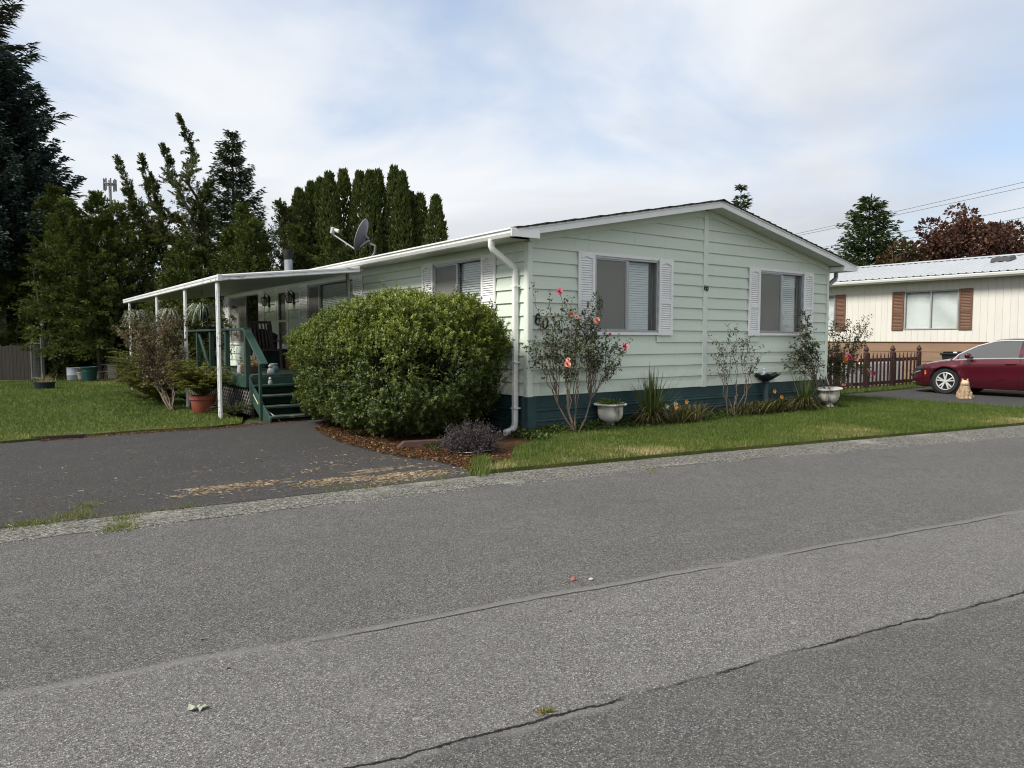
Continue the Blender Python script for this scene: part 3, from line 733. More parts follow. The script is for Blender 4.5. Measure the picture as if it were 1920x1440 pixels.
# wall lanterns either side of the door
m_lglass = glass('lantern_glass', (.5, .5, .45), .1, ((.35, .33, .28), .35))
for a in (9.88, 11.85):
    mb = MB(); pbox(mb, f, a-.05, .02, 2.30, a+.05, .05, 2.62); c0 = f(a, .16, 2.36)
    mb.tube([f(a, .04, 2.58), f(a, .10, 2.66), f(a, .16, 2.63), f(a, .16, 2.58)], .010, 6)
    mb.lathe([(.02, .235), (.095, .19), (.10, .18), (.02, .18)], c0, 6); mb.lathe([(.05, -.03), (.075, -.01), (.075, 0.0)], c0, 6); mb.lathe([(.012, .23), (.018, .26), (.004, .285)], c0, 6)
    for j in range(6):
        t_ = 2*PI*j/6; mb.bar(np.array(c0)+[.070*math.cos(t_), .070*math.sin(t_), 0], np.array(c0)+[.092*math.cos(t_), .092*math.sin(t_), .182], .009, .009)
    ln = mb.build('wall_lantern', m_black, home); MB().lathe([(.062, .003), (.083, .179)], c0, 6).build('lantern_glass', m_lglass, ln)
# house numbers: black 6 and 0 on the wall by the corner and a small pair on the batten
def digit(ch, x, y, z, h, wd, thick, par, name='house_number', tilt=0.):
    pts = []
    if ch == '0':
        for i in range(25): t_ = 2*PI*i/24; pts.append((wd/2*math.sin(t_), h/2+h/2*math.cos(t_)))
    else:                                  # 6
        for i in range(9): t_ = R(35)+R(145)*i/8*.96; pts.append((-math.cos(t_-R(90))*0+ (wd*.46)*math.cos(t_)*1.0+.02*wd, h*.56+h*.42*math.sin(t_)))
        pts += [(-wd/2, h*.34)]
        for i in range(1, 17): t_ = R(180)+2*PI*i/16; pts.append((wd/2*math.cos(t_), h*.29+h*.29*math.sin(t_)))
    P = [(x+u*math.cos(tilt)+v_*math.sin(tilt), y, z+v_*math.cos(tilt)-u*math.sin(tilt)) for u, v_ in pts]
    mb = MB(); V = []; k = len(P)
    for i, p in enumerate(P):
        a_, b_ = np.array(P[max(i-1, 0)]), np.array(P[min(i+1, k-1)]); d = nrm(b_-a_); n_ = np.array([-d[2], 0, d[0]])
        for s, o in ((-1, 0), (1, 0), (1, -.012), (-1, -.012)): V.append(np.array(p)+n_*s*thick/2+np.array([0, o, 0]))
    F = [(i*4+j, i*4+4+j, i*4+4+(j+1) % 4, i*4+(j+1) % 4) for i in range(k-1) for j in range(4)]+[(0, 1, 2, 3), tuple(4*(k-1)+j for j in (3, 2, 1, 0))]
    mb.add(V, F).build(name, m_black, par)
digit('6', .155, -.036, 1.635, .16, .088, .024, home); digit('0', .285, -.036, 1.575, .16, .092, .024, home, tilt=.18)
digit('6', RX-.027, -.046, 2.30, .085, .044, .009, home); digit('0', RX+.03, -.046, 2.285, .085, .046, .013, home)
# flue pipe and roof vent
m_zinc = M('galvanised', (.40, .43, .46), .4, .15, 5, metal=.5)
mb = MB(); c0 = (1.5, 14.6, roof_z(1.5)); mb.lathe([(.22, -.03), (.22, .03), (.135, .10), (.135, .62)], c0, 18)
fl = mb.build('flue_pipe', m_zinc, home, auto=40)
MB().lathe([(.145, .60), (.155, .605), (.155, .66), (.145, .665)], c0, 18).build('flue_collar', m_black, fl, auto=40)
MB().lathe([(.14, .664), (.15, .68), (.15, .90), (.155, .91), (.02, .93)], c0, 18).build('flue_cap', M('sooty_metal', (.045, .04, .038), .8, .4, 12), fl, auto=40)
# ------------------------------------------------------------------ awning over the porch
m_awn = M('awning_enamel', (.66, .67, .67), .42, .08, 3, dirt=(.22, .22, .21), dscale=4.5, dlo=.56, dhi=.68, mul=(1, 1, 3))
m_pan = M('awning_underside', (.30, .30, .29), .5, .08, 3)
aw = thing('porch_awning', 'white metal porch awning on weathered double posts', 'awning', (-3.2, 5, 0))
AX0, AX1, AZ0, AZ1, AY0, AY1 = -3.22, -.50, 2.44, 2.74, 4.66, 14.85
nP = 25; pw = (AY1-AY0)/nP
for i in range(nP):
    y0 = AY0+i*pw+.002; y1 = AY0+(i+1)*pw-.002; mb = MB(); V = []
    pr = [(y0, 0), (y0, .045), (y0+.02, .045), (y0+.02, .006), (y1-.02, .006), (y1-.02, .045), (y1, .045), (y1, 0)]
    mb.add([(AX0+.03, y, AZ0+.02+z) for y, z in pr]+[(AX1, y, AZ1+z) for y, z in pr], [(j, j+1, j+9, j+8) for j in range(7)]+[(0, 8, 15, 7)]); mb.build('roof_pan', m_pan, aw)
def fascia(a, b, name='fascia'):
    a, b = np.array(a, float), np.array(b, float); d = nrm(b-a); o = nrm(np.cross(d, [0, 0, 1])); up = np.array([0, 0, 1.])
    pr = [(0, -.01), (.018, -.01), (.028, .005), (.022, .030), (.022, .048), (.03, .056), (.03, .085), (.018, .10), (.004, .10), (0, .09)]
    V = [p+o*u+up*v_ for p in (a, b) for u, v_ in pr]; k = len(pr)
    return MB().add(V, [(j, (j+1) % k, (j+1) % k+k, j+k) for j in range(k)]+[tuple(range(k)), tuple(range(2*k-1, k-1, -1))]).build(name, m_awn, aw, bevel=.002)
fascia((AX0, 9.9, AZ0), (AX0, AY0, AZ0)); fascia((AX0, AY1, AZ0), (AX0, 9.902, AZ0))
fascia((AX0+.001, AY0, AZ0), (AX1-.08, AY0, AZ1-.01)); fascia((AX1, AY1, AZ1), (AX0, AY1, AZ0))
MB().box(AX0-.036, AY0-.036, AZ0-.012, AX0+.03, AY0+.03, AZ0+.104).build('fascia_corner', m_awn, aw, bevel=.003)
MB().box(AX0+.02, AY0+.05, AZ0-.008, AX0+.07, AY1-.05, AZ0+.012).build('beam', m_pan, aw)
for y in (4.95, 7.45, 10.35, 14.15):
    mb = MB(); x = AX0+.035
    mb.box(x-.022, y-.07, -.03, x+.022, y-.022, AZ0-.009); mb.box(x-.022, y+.022, -.03, x+.022, y+.07, AZ0-.009)
    ps = mb.build('post', m_awn, aw, bevel=.006)
    for k in range(9):
        z = .12+k*.27; MB().box(x-.012, y-.0215, z, x+.012, y+.0215, z+.13).build('post_web', m_awn, ps)
    MB().box(x-.05, y-.10, -.035, x+.05, y+.10, -.02).build('foot_plate', m_zinc, ps)
MB().bar((-.70, 4.98, AZ1-.03), (-.62, 4.86, .0), .075, .05).build('brace_post', M('weathered_wood', (.22, .21, .19), .85, .25, 4, .4, 40, mul=(3, 3, .5)), aw, bevel=.004)

# ------------------------------------------------------------------ green porch deck with steps and rail
m_green = M('green_paint', (.026, .060, .047), .55, .16, 4, .2, 50, dirt=(.10, .11, .09), dscale=5, dlo=.6, dhi=.78)
m_gworn = M('worn_green_paint', (.034, .062, .048), .65, .2, 4, .3, 50, dirt=(.20, .19, .165), dscale=3.2, dlo=.5, dhi=.68, mul=(1, 2.5, 1))
dk = thing('porch_deck', 'dark green painted timber porch deck with steps and handrail', 'porch', (-1.4, 7.6, 0))
DX, DY0, DY1, DZ = -2.6, 5.18, 10.35, .74
n = 18; bw = (0-.05-DX)/n
for i in range(n): MB().box(DX+i*bw+.002, DY0-.02, DZ-.035, DX+(i+1)*bw-.003, DY1, DZ+.001*(i % 3)).build('deck_board', m_gworn, dk, bevel=.003)
MB().box(DX-.04, DY0, .50, DX-.001, DY1, DZ-.036).build('rim_board', m_green, dk, bevel=.004)
MB().box(DX, DY0-.06, .52, -.06, DY0-.021, DZ-.036).build('rim_board', m_green, dk, bevel=.004)
MB().box(DX+.0, DY1-.04, .50, -.06, DY1-.001, DZ-.037).build('rim_board', m_green, dk)
# lattice skirt of crossed slats under the deck
lt = MB()
def lat(a, b, fixed, axis):
    k = 0; u = a-.6
    while u < b:
        for s in (1, -1):
            p0, p1 = (u, 0.0), (u+.55, .5)
            if s < 0: p0, p1 = (u, .5), (u+.55, 0.0)
            q0, q1 = [max(a, min(b, z_[0])) for z_ in (p0, p1)]
            if q1-q0 < .05: continue
            z0 = p0[1]+(p1[1]-p0[1])*(q0-p0[0])/.55; z1 = p0[1]+(p1[1]-p0[1])*(q1-p0[0])/.55
            o = .006*s
            if axis == 'y': lt.bar((fixed+o, q0, z0-.03), (fixed+o, q1, z1-.03), .004, .032, up=(0, .1, 1))
            else: lt.bar((q0, fixed+o, z0-.03), (q1, fixed+o, z1-.03), .004, .032, up=(.1, 0, 1))
        u += .155
lat(DY0, DY1, DX+.03, 'y')
lt.build('lattice', M('lattice_wood', (.16, .15, .14), .85, .25, 5), dk)
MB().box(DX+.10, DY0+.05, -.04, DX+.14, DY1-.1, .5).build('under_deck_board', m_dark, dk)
# rail
RZ = 1.58
def rpost(x, y, z0, z1, w_=.088): return MB().box(x-w_/2, y-w_/2, z0, x+w_/2, y+w_/2, z1).build('rail_post', m_green, dk, bevel=.005)
NX = DX-.012
rpost(NX, DY0+.03, .52, RZ, .095)
for y in (6.55, 7.75, 8.9, 10.25): rpost(NX, y, .52, RZ)
MB().box(NX-.075, DY0-.03, RZ+.001, NX+.075, DY1, RZ+.042).build('top_rail', m_green, dk, bevel=.005)
MB().bar((NX, 8.0, .80), (NX, 8.82, 1.52), .035, .085).build('rail_brace', m_green, dk, bevel=.004)
# stair: treads and risers going down towards the drive
SX0, SX1 = DX+.02, -1.28
ST = [(DY0-.06, .565), (DY0-.06-.29, .39), (DY0-.06-.58, .215), (DY0-.06-.87, .06)]
for i, (y, z) in enumerate(ST):
    if i > 0 or True:
        for j in range(2): MB().box(SX0-.03, y-.145*(j+1)+.004, z-.035, SX1+.03, y-.145*j, z+.002*j).build('tread', m_gworn if i else m_green, dk, bevel=.004)
    MB().box(SX0, y-.024, max(-.04, z-.175), SX1, y-.001, z-.036).build('riser', m_green, dk)
for x in (SX0-.036, SX1+.004):
    poly = [(DY0-.06, .70), (DY0-.06, .30), (DY0-.75, -.04), (DY0-1.22, -.04), (DY0-1.22, .03), (DY0-.16, .60)]
    MB().prism(poly, 'x', x, x+.034).build('stringer', m_green, dk, bevel=.003)
SPY = DY0-.80
MB().box(SX0-.082, SPY-.03, -.04, SX0-.038, SPY+.03, 1.05).build('stair_post', m_green, dk, bevel=.004)
MB().bar((NX-.01, DY0+.03, RZ+.022), (NX-.01, DY0-.98, .965), .14, .042).build('handrail', m_green, dk, bevel=.005)
m_y = M('pale_tape', (.62, .60, .38), .6, .1)
MB().bar((SX0-.039, DY0-.30, .40), (SX0-.039, DY0-.58, .24), .004, .022, up=(0, .4, 1)).build('pale_strip', m_y, dk)
MB().bar((SX0-.01, DY0-.72, .20), (SX0+.16, DY0-1.16, -.02), .012, .016).build('broken_lath', M('bare_wood', (.55, .53, .48), .8, .15), dk)

# ------------------------------------------------------------------ things on and around the porch
m_wick = M('wicker', (.10, .075, .075), .8, .3, 20, .6, 90)
ch = thing('porch_chair', 'dark brown wooden armchair on the porch behind the green rail', 'chair', (-1.35, 8.1, DZ))
cx, cy, cz = -1.35, 8.1, DZ
for i in range(5): MB().box(cx-.24+i*.098, cy-.26, cz+.40, cx-.24+i*.098+.09, cy+.24, cz+.43).build('seat_slat', m_wick, ch, bevel=.003)
for sx in (-1, 1):
    MB().bar((cx+sx*.27, cy-.25, cz), (cx+sx*.27, cy-.22, cz+.62), .05, .05).build('leg', m_wick, ch, bevel=.004)
    MB().bar((cx+sx*.27, cy+.34, cz), (cx+sx*.25, cy+.20, cz+.45), .05, .05).build('leg', m_wick, ch, bevel=.004)
    MB().bar((cx+sx*.29, cy-.30, cz+.64), (cx+sx*.29, cy+.34, cz+.62), .08, .028).build('armrest', m_wick, ch, bevel=.004)
    MB().bar((cx+sx*.25, cy+.20, cz+.40), (cx+sx*.25, cy+.42, cz+1.05), .05, .04).build('back_post', m_wick, ch, bevel=.004)
for i in range(6): MB().bar((cx-.20+i*.08, cy+.22, cz+.42), (cx-.20+i*.08, cy+.42, cz+1.02+.03*math.sin(PI*i/5)), .06, .018).build('back_slat', m_wick, ch)
MB().bar((cx-.27, cy+.43, cz+1.06), (cx+.27, cy+.43, cz+1.06), .045, .06).build('top_rail', m_wick, ch, bevel=.004)
# second seat: round-backed dark chair near the door
c2 = thing('tub_chair', 'dark round-backed tub chair on the porch left of the storm door', 'chair', (-.75, 10.0, DZ))
mb = MB(); prof = [(.30, 0), (.34, .1), (.36, .38), (.33, .42), (.02, .44)]; mb.lathe(prof, (-.75, 9.85, DZ), 18, sx=.85); mb.build('seat', M('dark_cushion', (.028, .026, .028), .8, .2), c2, auto=50)
V = []; F = []; k = 15
for i in range(k):
    t_ = R(20)+R(160)*i/(k-1); h = .78+.14*math.sin(PI*i/(k-1))
    for r_, z in ((.36, .40), (.40, h), (.33, h+.01), (.29, .42)): V.append((-.75+.85*r_*math.cos(t_), 9.85+r_*math.sin(t_), DZ+z))
for i in range(k-1):
    for j in range(4): F.append((i*4+j, i*4+4+j, i*4+4+(j+1) % 4, i*4+(j+1) % 4))
MB().add(V, F+[(0, 1, 2, 3), tuple((k-1)*4+j for j in (3, 2, 1, 0))]).build('backrest', MATS['dark_cushion'], c2, auto=50)
# dark green storage tub
tb = thing('storage_box', 'dark green storage box on the porch beside the cardboard box', 'box', (-1.2, 8.9, DZ))
bx, by = -1.02, 8.55
V = [(bx-.28, by-.22, DZ), (bx+.28, by-.22, DZ), (bx+.28, by+.22, DZ), (bx-.28, by+.22, DZ), (bx-.33, by-.27, DZ+.40), (bx+.33, by-.27, DZ+.40), (bx+.33, by+.27, DZ+.40), (bx-.33, by+.27, DZ+.40)]
m_tub = M('green_plastic', (.02, .05, .045), .4, .1)
MB().add(V, [(0, 3, 2, 1), (4, 5, 6, 7), (0, 1, 5, 4), (1, 2, 6, 5), (2, 3, 7, 6), (3, 0, 4, 7)]).build('body', m_tub, tb, bevel=.015)
MB().box(bx-.345, by-.285, DZ+.401, bx+.345, by+.285, DZ+.44).build('lid', m_tub, tb, bevel=.012)
# cardboard box
cb = thing('cardboard_box', 'closed brown cardboard box on the porch in front of the door', 'box', (-.62, 8.2, DZ))
m_card = M('cardboard', (.42, .24, .105), .85, .08, 5); X, Y = -.72, 7.95
MB().box(X-.16, Y-.20, DZ+.003, X+.16, Y+.20, DZ+.30).build('carton', m_card, cb, bevel=.004)
for s in (-1, 1): MB().box(X-.158, Y+s*.1-.098, DZ+.3005, X+.158, Y+s*.1+.098, DZ+.304).build('flap', m_card, cb)
MB().box(X-.162, Y-.025, DZ+.3045, X+.162, Y+.025, DZ+.306).build('tape', M('packing_tape', (.52, .38, .2), .3, .05), cb)
# ornaments on the deck edge by the newel post
m_cer = M('glazed_ceramic', (.42, .45, .45), .25, .2, 9); m_teal = M('teal_glaze', (.07, .15, .16), .25, .2, 8)
def ornament(name, label, loc, parts):
    o = thing(name, label, 'ornament', loc)
    for nm, prof, mat, dx, dy, n_ in parts: MB().lathe(prof, (loc[0]+dx, loc[1]+dy, loc[2]), n_).build(nm, mat, o, auto=50)
    return o
ornament('ceramic_figurine', 'pale ceramic garden figurine at the top of the porch steps', (-2.15, 5.30, DZ), [('body', [(.05, 0), (.07, .03), (.06, .09), (.035, .12)], m_cer, 0, 0, 14), ('head', [(.025, .12), (.045, .14), (.045, .17), (.015, .20), (.001, .205)], m_cer, 0, 0, 14)])
ornament('glazed_jar', 'teal glazed jar behind the pale figurine on the porch', (-2.0, 5.55, DZ), [('body', [(.05, 0), (.085, .05), (.085, .13), (.05, .17)], m_teal, 0, 0, 16), ('rim', [(.055, .17), (.07, .18), (.07, .20), (.05, .20)], m_cer, 0, 0, 16)])
ornament('small_figurine', 'tiny white figurine on the top porch step', (-2.28, 4.95, .567), [('body', [(.03, 0), (.045, .03), (.03, .08)], m_cer, 0, 0, 10), ('head', [(.015, .08), (.03, .1), (.02, .13), (.001, .14)], m_cer, 0, 0, 10)])
ornament('blue_figurine', 'pale blue and white figurine behind the rail beside the straw basket', (-2.42, 6.35, DZ), [('body', [(.06, 0), (.07, .05), (.05, .16)], m_cer, 0, 0, 12), ('head', [(.03, .16), (.055, .2), (.03, .25), (.001, .26)], m_teal, 0, 0, 12)])
# basket with straw heap
bk = thing('straw_basket', 'small brown basket heaped with straw on the porch behind the rail', 'basket', (-2.35, 5.85, DZ))
MB().box(-2.50, 5.68, DZ+.002, -2.22, 6.08, DZ+.16).build('basket_body', M('dark_wicker', (.06, .035, .028), .8, .3, 30, .7, 120), bk, bevel=.02)
P = np.stack([rng.uniform(-2.5, -2.22, 900), rng.uniform(5.68, 6.08, 900), np.zeros(900)], 1); hh = 1-np.maximum(abs(P[:, 0]+2.36)/.16, abs(P[:, 1]-5.88)/.22); P[:, 2] = DZ+.15+np.maximum(0, hh)*.16
leaves('straw', P, rdir(900)*[1, 1, .4], rdir(900), .08, .008, leafmat('straw_leaf', [(0, (.22, .14, .06)), (1, (.55, .40, .22))], trans=.1), bk)
# ------------------------------------------------------------------ satellite dish on the near roof slope
m_dish = M('dish_grey', (.22, .225, .24), .45, .08, 4); m_steel = M('bracket_steel', (.22, .22, .23), .4, .15, metal=.6)
db = np.array([.22, 5.85, roof_z(.22)+.02])
ds_ = thing('satellite_dish', 'grey oval satellite dish with feed arm on the near roof slope', 'satellite dish', tuple(db))
MB().add([db+np.array(p) for p in ((-.11, -.13, -.02), (.11, -.13, .025), (.11, .13, .025), (-.11, .13, -.02), (-.11, -.13, .0), (.11, -.13, .045), (.11, .13, .045), (-.11, .13, .0))], [(0, 3, 2, 1), (4, 5, 6, 7), (0, 1, 5, 4), (1, 2, 6, 5), (2, 3, 7, 6), (3, 0, 4, 7)]).build('mount_plate', m_steel, ds_, bevel=.003)
dc = at(679, 441, 16.1); look = nrm(np.array([-.70, .66, .36]))      # dish axis
mast = [db+[0, 0, .02], db+[.06, -.06, .12], db+[.08, -.08, .28], np.array([dc[0]+.12, dc[1]-.10, dc[2]-.18])]
MB().tube(mast, .024, 8).build('mast', m_steel, ds_)
s_, u_ = frame_of(look)
def dsh(u, v, d): return dc+s_*u+u_*v+look*d
V = []; F = []; nr, na = 6, 28
for sgn, off_ in ((1, 0.), (-1, -.012)):
    for i in range(nr+1):
        q = i/nr
        for j in range(na):
            t_ = 2*PI*j/na; V.append(dsh(.30*q*math.cos(t_), .36*q*math.sin(t_), .075*q*q-.05+off_))
for k in range(2):
    b = k*(nr+1)*na
    for i in range(nr):
        for j in range(na): F.append((b+i*na+j, b+i*na+(j+1) % na, b+(i+1)*na+(j+1) % na, b+(i+1)*na+j))
b = (nr+1)*na; e_ = nr*na
for j in range(na): F.append((e_+j, e_+(j+1) % na, b+e_+(j+1) % na, b+e_+j))
MB().add(V, F).build('reflector', m_dish, ds_, auto=50)
rim = [dsh(.302*math.cos(2*PI*j/32), .362*math.sin(2*PI*j/32), .025) for j in range(33)]
MB().tube(rim, .006, 5, cap=False).build('rim', M('dish_rim', (.45, .46, .48), .4, .05), ds_)
br = MB(); br.bar(dsh(0, -.26, -.05), mast[-1]+[0, 0, .06], .10, .05); br.bar(dsh(0, .02, -.06), mast[-1]+[0, 0, .10], .05, .04); br.build('bracket', m_steel, ds_, bevel=.004)
arm0 = dsh(0, -.35, .02); arm1 = dsh(0, -.20, .66)
MB().tube([arm0, arm0*.6+arm1*.4, arm1], .017, 7).build('feed_arm', M('arm_grey', (.42, .43, .44), .45, .05), ds_)
mb = MB(); mb.bar(arm1+u_*.0, arm1+u_*.14+look*.02, .10, .075); mb.build('feed_box', MATS['arm_grey'], ds_, bevel=.01)
MB().tube([arm1+u_*.10-look*.02, arm1+u_*.10-look*.12], [.03, .045], 12).build('feed_horn', m_trim, ds_)

# ------------------------------------------------------------------ neighbour's white house
NX0 = 18.5; NY0, NY1 = -9.0, 16.5; NZ0, NZ1 = 1.31, 3.30
m_nw = M('white_panelling', (.66, .645, .59), .6, .04, 2, .1, 60, mul=(1, 1, .3)); m_nb = M('tan_boards', (.24, .155, .10), .65, .1, 3, .2, 60, mul=(1, .4, 2))
m_brs = M('brown_shutter', (.15, .075, .045), .55, .08, 4); m_nroof = M('white_metal_roof', (.42, .44, .455), .4, .06, 2, dirt=(.30, .31, .31), dscale=1.2, dlo=.55, dhi=.8)
nb = thing('white_house', 'white panelled single-storey house with brown shutters and ribbed metal roof', 'house', (NX0+3, 3, 0))
NW = [(1.67, 3.34, 1.72, 2.98), (5.82, 7.4, 1.72, 2.98)]
fN = lambda a, o, z: (NX0-o, a, z)
pitch_ = .205; y = NY0; i = 0
while y < NY1:
    y2 = y+pitch_
    segs = [(NZ0, NZ1)]
    for (a, b, z0, z1) in NW:
        if y2 > a+.02 and y < b-.02: segs = [(NZ0, z0-.01), (z1+.01, NZ1)]
    for z0, z1 in segs:
        MB().add([fN(y+.001, .0, z0), fN(y+.005, .008, z0), fN(y2-.005, .008, z0), fN(y2-.001, .0, z0), fN(y+.001, .0, z1), fN(y+.005, .008, z1), fN(y2-.005, .008, z1), fN(y2-.001, .0, z1)],
                 [(0, 1, 5, 4), (1, 2, 6, 5), (2, 3, 7, 6), (4, 5, 6, 7), (0, 3, 2, 1)]).build('wall_plank', m_nw, nb)
    y = y2; i += 1
cw = MB()
cuts = sorted({NY0, NY1}|{x for h in NW for x in h[:2]})
for p, q in zip(cuts[:-1], cuts[1:]):
    hs = [h for h in NW if h[0] <= p+1e-6 and h[1] >= q-1e-6]
    if hs: cw.box(NX0+.0015, p, .0, NX0+.12, q, hs[0][2]); cw.box(NX0+.0015, p, hs[0][3], NX0+.12, q, NZ1)
    else: cw.box(NX0+.0015, p, .0, NX0+.12, q, NZ1)
cw.box(NX0+.12, NY0, 0, NX0+7, NY0+.1, NZ1); cw.box(NX0+.12, NY1-.1, 0, NX0+7, NY1, NZ1); cw.box(NX0+6.9, NY0+.1, 0, NX0+7, NY1-.1, NZ1)
for yy in (NY0, NY1-.1): cw.prism([(NX0, NZ1), (NX0+7, NZ1), (NX0+3.5, NZ1+.82)], 'y', yy, yy+.1)
cw.box(NX0+.9, NY0+.9, .2, NX0+6, NY1-.9, NZ1-.1)
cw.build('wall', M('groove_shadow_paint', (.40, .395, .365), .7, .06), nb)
for k in range(4):
    z1 = NZ0-.012-k*.31; MB().prism([(NX0-.032, z1-.305), (NX0-.018, z1), (NX0-.001, z1), (NX0-.001, z1-.305)], 'y', NY0, NY1).build('lower_board', m_nb, nb)
MB().box(NX0-.05, NY0, NZ0-.011, NX0-.002, NY1, NZ0+.012).build('drip_rail', M('brown_trim', (.16, .08, .045), .5, .08), nb)
def nwindow(a0, a1, z0, z1):
    fr = MB()
    for (p, q, s, t_) in ((a0, a1, z1-.035, z1), (a0, a1, z0, z0+.035), (a0, a0+.035, z0+.0355, z1-.0355), (a1-.035, a1, z0+.0355, z1-.0355), ((a0+a1)/2-.02, (a0+a1)/2+.02, z0+.0355, z1-.0355)): pbox(fr, fN, p, -.04, s, q, .03, t_)
    wn_ = fr.build('window', M('grey_window_frame', (.34, .34, .33), .5, .08), nb, bevel=.003)
    m_ = (a0+a1)/2
    for p, q in ((a0+.035, m_-.02), (m_+.02, a1-.035)):
        pm = MB(); pbox(pm, fN, p, .0, z0+.035, q, .004, z1-.035); pm.build('pane', m_glass, wn_)
    bl = MB(); z = z1-.05
    while z > z0+.03: bl.add([fN(a0+.02, -.075, z), fN(a1-.02, -.075, z), fN(a1-.02, -.06, z-.030), fN(a0+.02, -.06, z-.030)], [(0, 1, 2, 3)]); z -= .033
    bl.build('blind', M('pale_blind', (.80, .81, .79), .6, .04), wn_)
for h in NW: nwindow(*h)
def nshutter(a0, a1, z0, z1):
    global m_shut
    f = fN; sh = MB(); st = .05; zm = z0+(z1-z0)*.46
    for (p, q, s, t_) in ((a0, a0+st, z0, z1), (a1-st, a1, z0, z1), (a0+st, a1-st, z0, z0+.09), (a0+st, a1-st, zm-.04, zm+.04), (a0+st, a1-st, z1-.09, z1)): pbox(sh, f, p+.0004, .014, s, q-.0004, .045, t_)
    o = sh.build('shutter', m_brs, nb, bevel=.004); lv = MB()
    for lo, hi in ((z0+.09, zm-.04), (zm+.04, z1-.09)):
        n = int((hi-lo)/.045); h = (hi-lo)/n
        for i in range(n):
            z = lo+i*h; lv.add([f(a0+st, .04, z+.003), f(a1-st, .04, z+.003), f(a1-st, .018, z+h), f(a0+st, .018, z+h), f(a0+st, .016, z), f(a1-st, .016, z)], [(0, 1, 2, 3), (0, 4, 5, 1)])
    pbox(lv, f, a0+st, .012, z0+.05, a1-st, .0155, z1-.05); lv.build('louvers', m_brs, o)
for a, b in ((1.26, 1.645), (3.365, 3.75), (5.40, 5.79)): nshutter(a, b, 1.70, 3.0)
# eave, gutter and ribbed roof
MB().box(NX0-.42, NY0-.2, NZ1-.001, NX0+.01, NY1+.2, NZ1+.02).build('soffit', m_soff, nb)
MB().prism([(NX0-.44, NZ1-.02), (NX0-.50, NZ1+.03), (NX0-.52, NZ1+.09), (NX0-.52, NZ1+.115), (NX0-.425, NZ1+.115), (NX0-.425, NZ1-.02)], 'y', NY0-.2, NY1+.2).build('gutter', m_gut, nb)
nrz = lambda x: NZ1+.15+(x-(NX0-.44))*.205
y = NY0-.25; RXN = NX0+3.5; k = 0
while y < NY1+.2:
    y2 = y+.9
    for s in (1, -1):
        V = []; prof = []
        for r_ in range(4):
            b_ = y+r_*.225; prof += [(b_, 0), (b_+.15, 0), (b_+.17, .022), (b_+.205, .022)]
        prof.append((y2-.001, 0)); xe = RXN-s*(RXN-(NX0-.50))
        V = [(xe, p[0], nrz(NX0-.50)+p[1]) for p in prof]+[(RXN, p[0], nrz(RXN)+p[1]) for p in prof]; n = len(prof)
        MB().add(V, [(j, j+1, j+1+n, j+n) for j in range(n-1)]).build('roof_panel', m_nroof, nb)
    y = y2
MB().prism([(RXN-.2, nrz(RXN-.2)+.03), (RXN, nrz(RXN)+.055), (RXN+.2, nrz(RXN-.2)+.03), (RXN, nrz(RXN)+.035)], 'y', NY0-.26, NY1+.22).build('ridge_cap', m_nroof, nb)
MB().box(NX0-.505, NY0-.25, NZ1+.11, NX0-.44, NY1+.2, NZ1+.131).build('eave_closure', m_black, nb)
vx = NX0+2.0; vz = nrz(vx); vy = 1.2
vt = MB().add([(vx-.25, vy-.3, vz-.03), (vx+.25, vy-.3, vz+.07), (vx+.25, vy+.3, vz+.07), (vx-.25, vy+.3, vz-.03), (vx-.22, vy-.27, vz+.10), (vx+.22, vy-.27, vz+.17), (vx+.22, vy+.27, vz+.17), (vx-.22, vy+.27, vz+.10)], [(0, 3, 2, 1), (4, 5, 6, 7), (0, 1, 5, 4), (1, 2, 6, 5), (2, 3, 7, 6), (3, 0, 4, 7)]).build('roof_vent', M('dark_vent', (.05, .05, .055), .5, .1), nb, bevel=.01)

# ------------------------------------------------------------------ brown picket fence
m_fen = M('brown_stain', (.058, .025, .020), .7, .25, 5, .3, 60, mul=(1, 1, .4), dirt=(.09, .06, .05), dscale=4, dlo=.6, dhi=.8)
fe = thing('picket_fence', 'dark brown picket fence with turned pointed posts beside the driveway', 'fence', (13, 1.9, 0)); FY = 1.9
pk0 = None
def picket(x):
    global pk0
    if pk0 is None:
        pr = [(-.040, -.04), (.040, -.04), (.040, .80), (.012, .835), (.012, .86), (.026, .90), (.020, .935), (0, 1.02), (-.020, .935), (-.026, .90), (-.012, .86), (-.012, .835), (-.040, .80)]
        pk0 = MB().prism([(x+a, z) for a, z in pr], 'y', FY-.045, FY-.025).build('picket', m_fen, fe); return
    c = pk0.copy(); COL.objects.link(c); c.location.x = pk0.location.x+(x-px0)
px0 = 9.75
PX = [8.9, 10.35, 11.85, 13.37, 14.86, 16.46]
x = 9.02
first = True
for a, b in zip(PX[:-1], PX[1:]):
    n = 7
    for i in range(n):
        x = a+.11+(b-a-.22)*i/(n-1)
        if first: px0 = x; first = False
        picket(x)
for x in PX:
    pb = MB().box(x-.055, FY-.055, -.05, x+.055, FY+.055, 1.0).build('fence_post', m_fen, fe, bevel=.006)
    MB().lathe([(.05, 1.0), (.075, 1.005), (.075, 1.03), (.045, 1.045), (.04, 1.06), (.072, 1.10), (.068, 1.14), (.03, 1.20), (.004, 1.245)], (x, FY, 0), 12).build('finial', m_fen, pb, auto=45)
for a, b in zip(PX[:-1], PX[1:]):
    for z in (.16, .82): MB().box(a+.056, FY-.024, z-.045, b-.056, FY+.014, z+.045).build('fence_rail', m_fen, fe, bevel=.003)
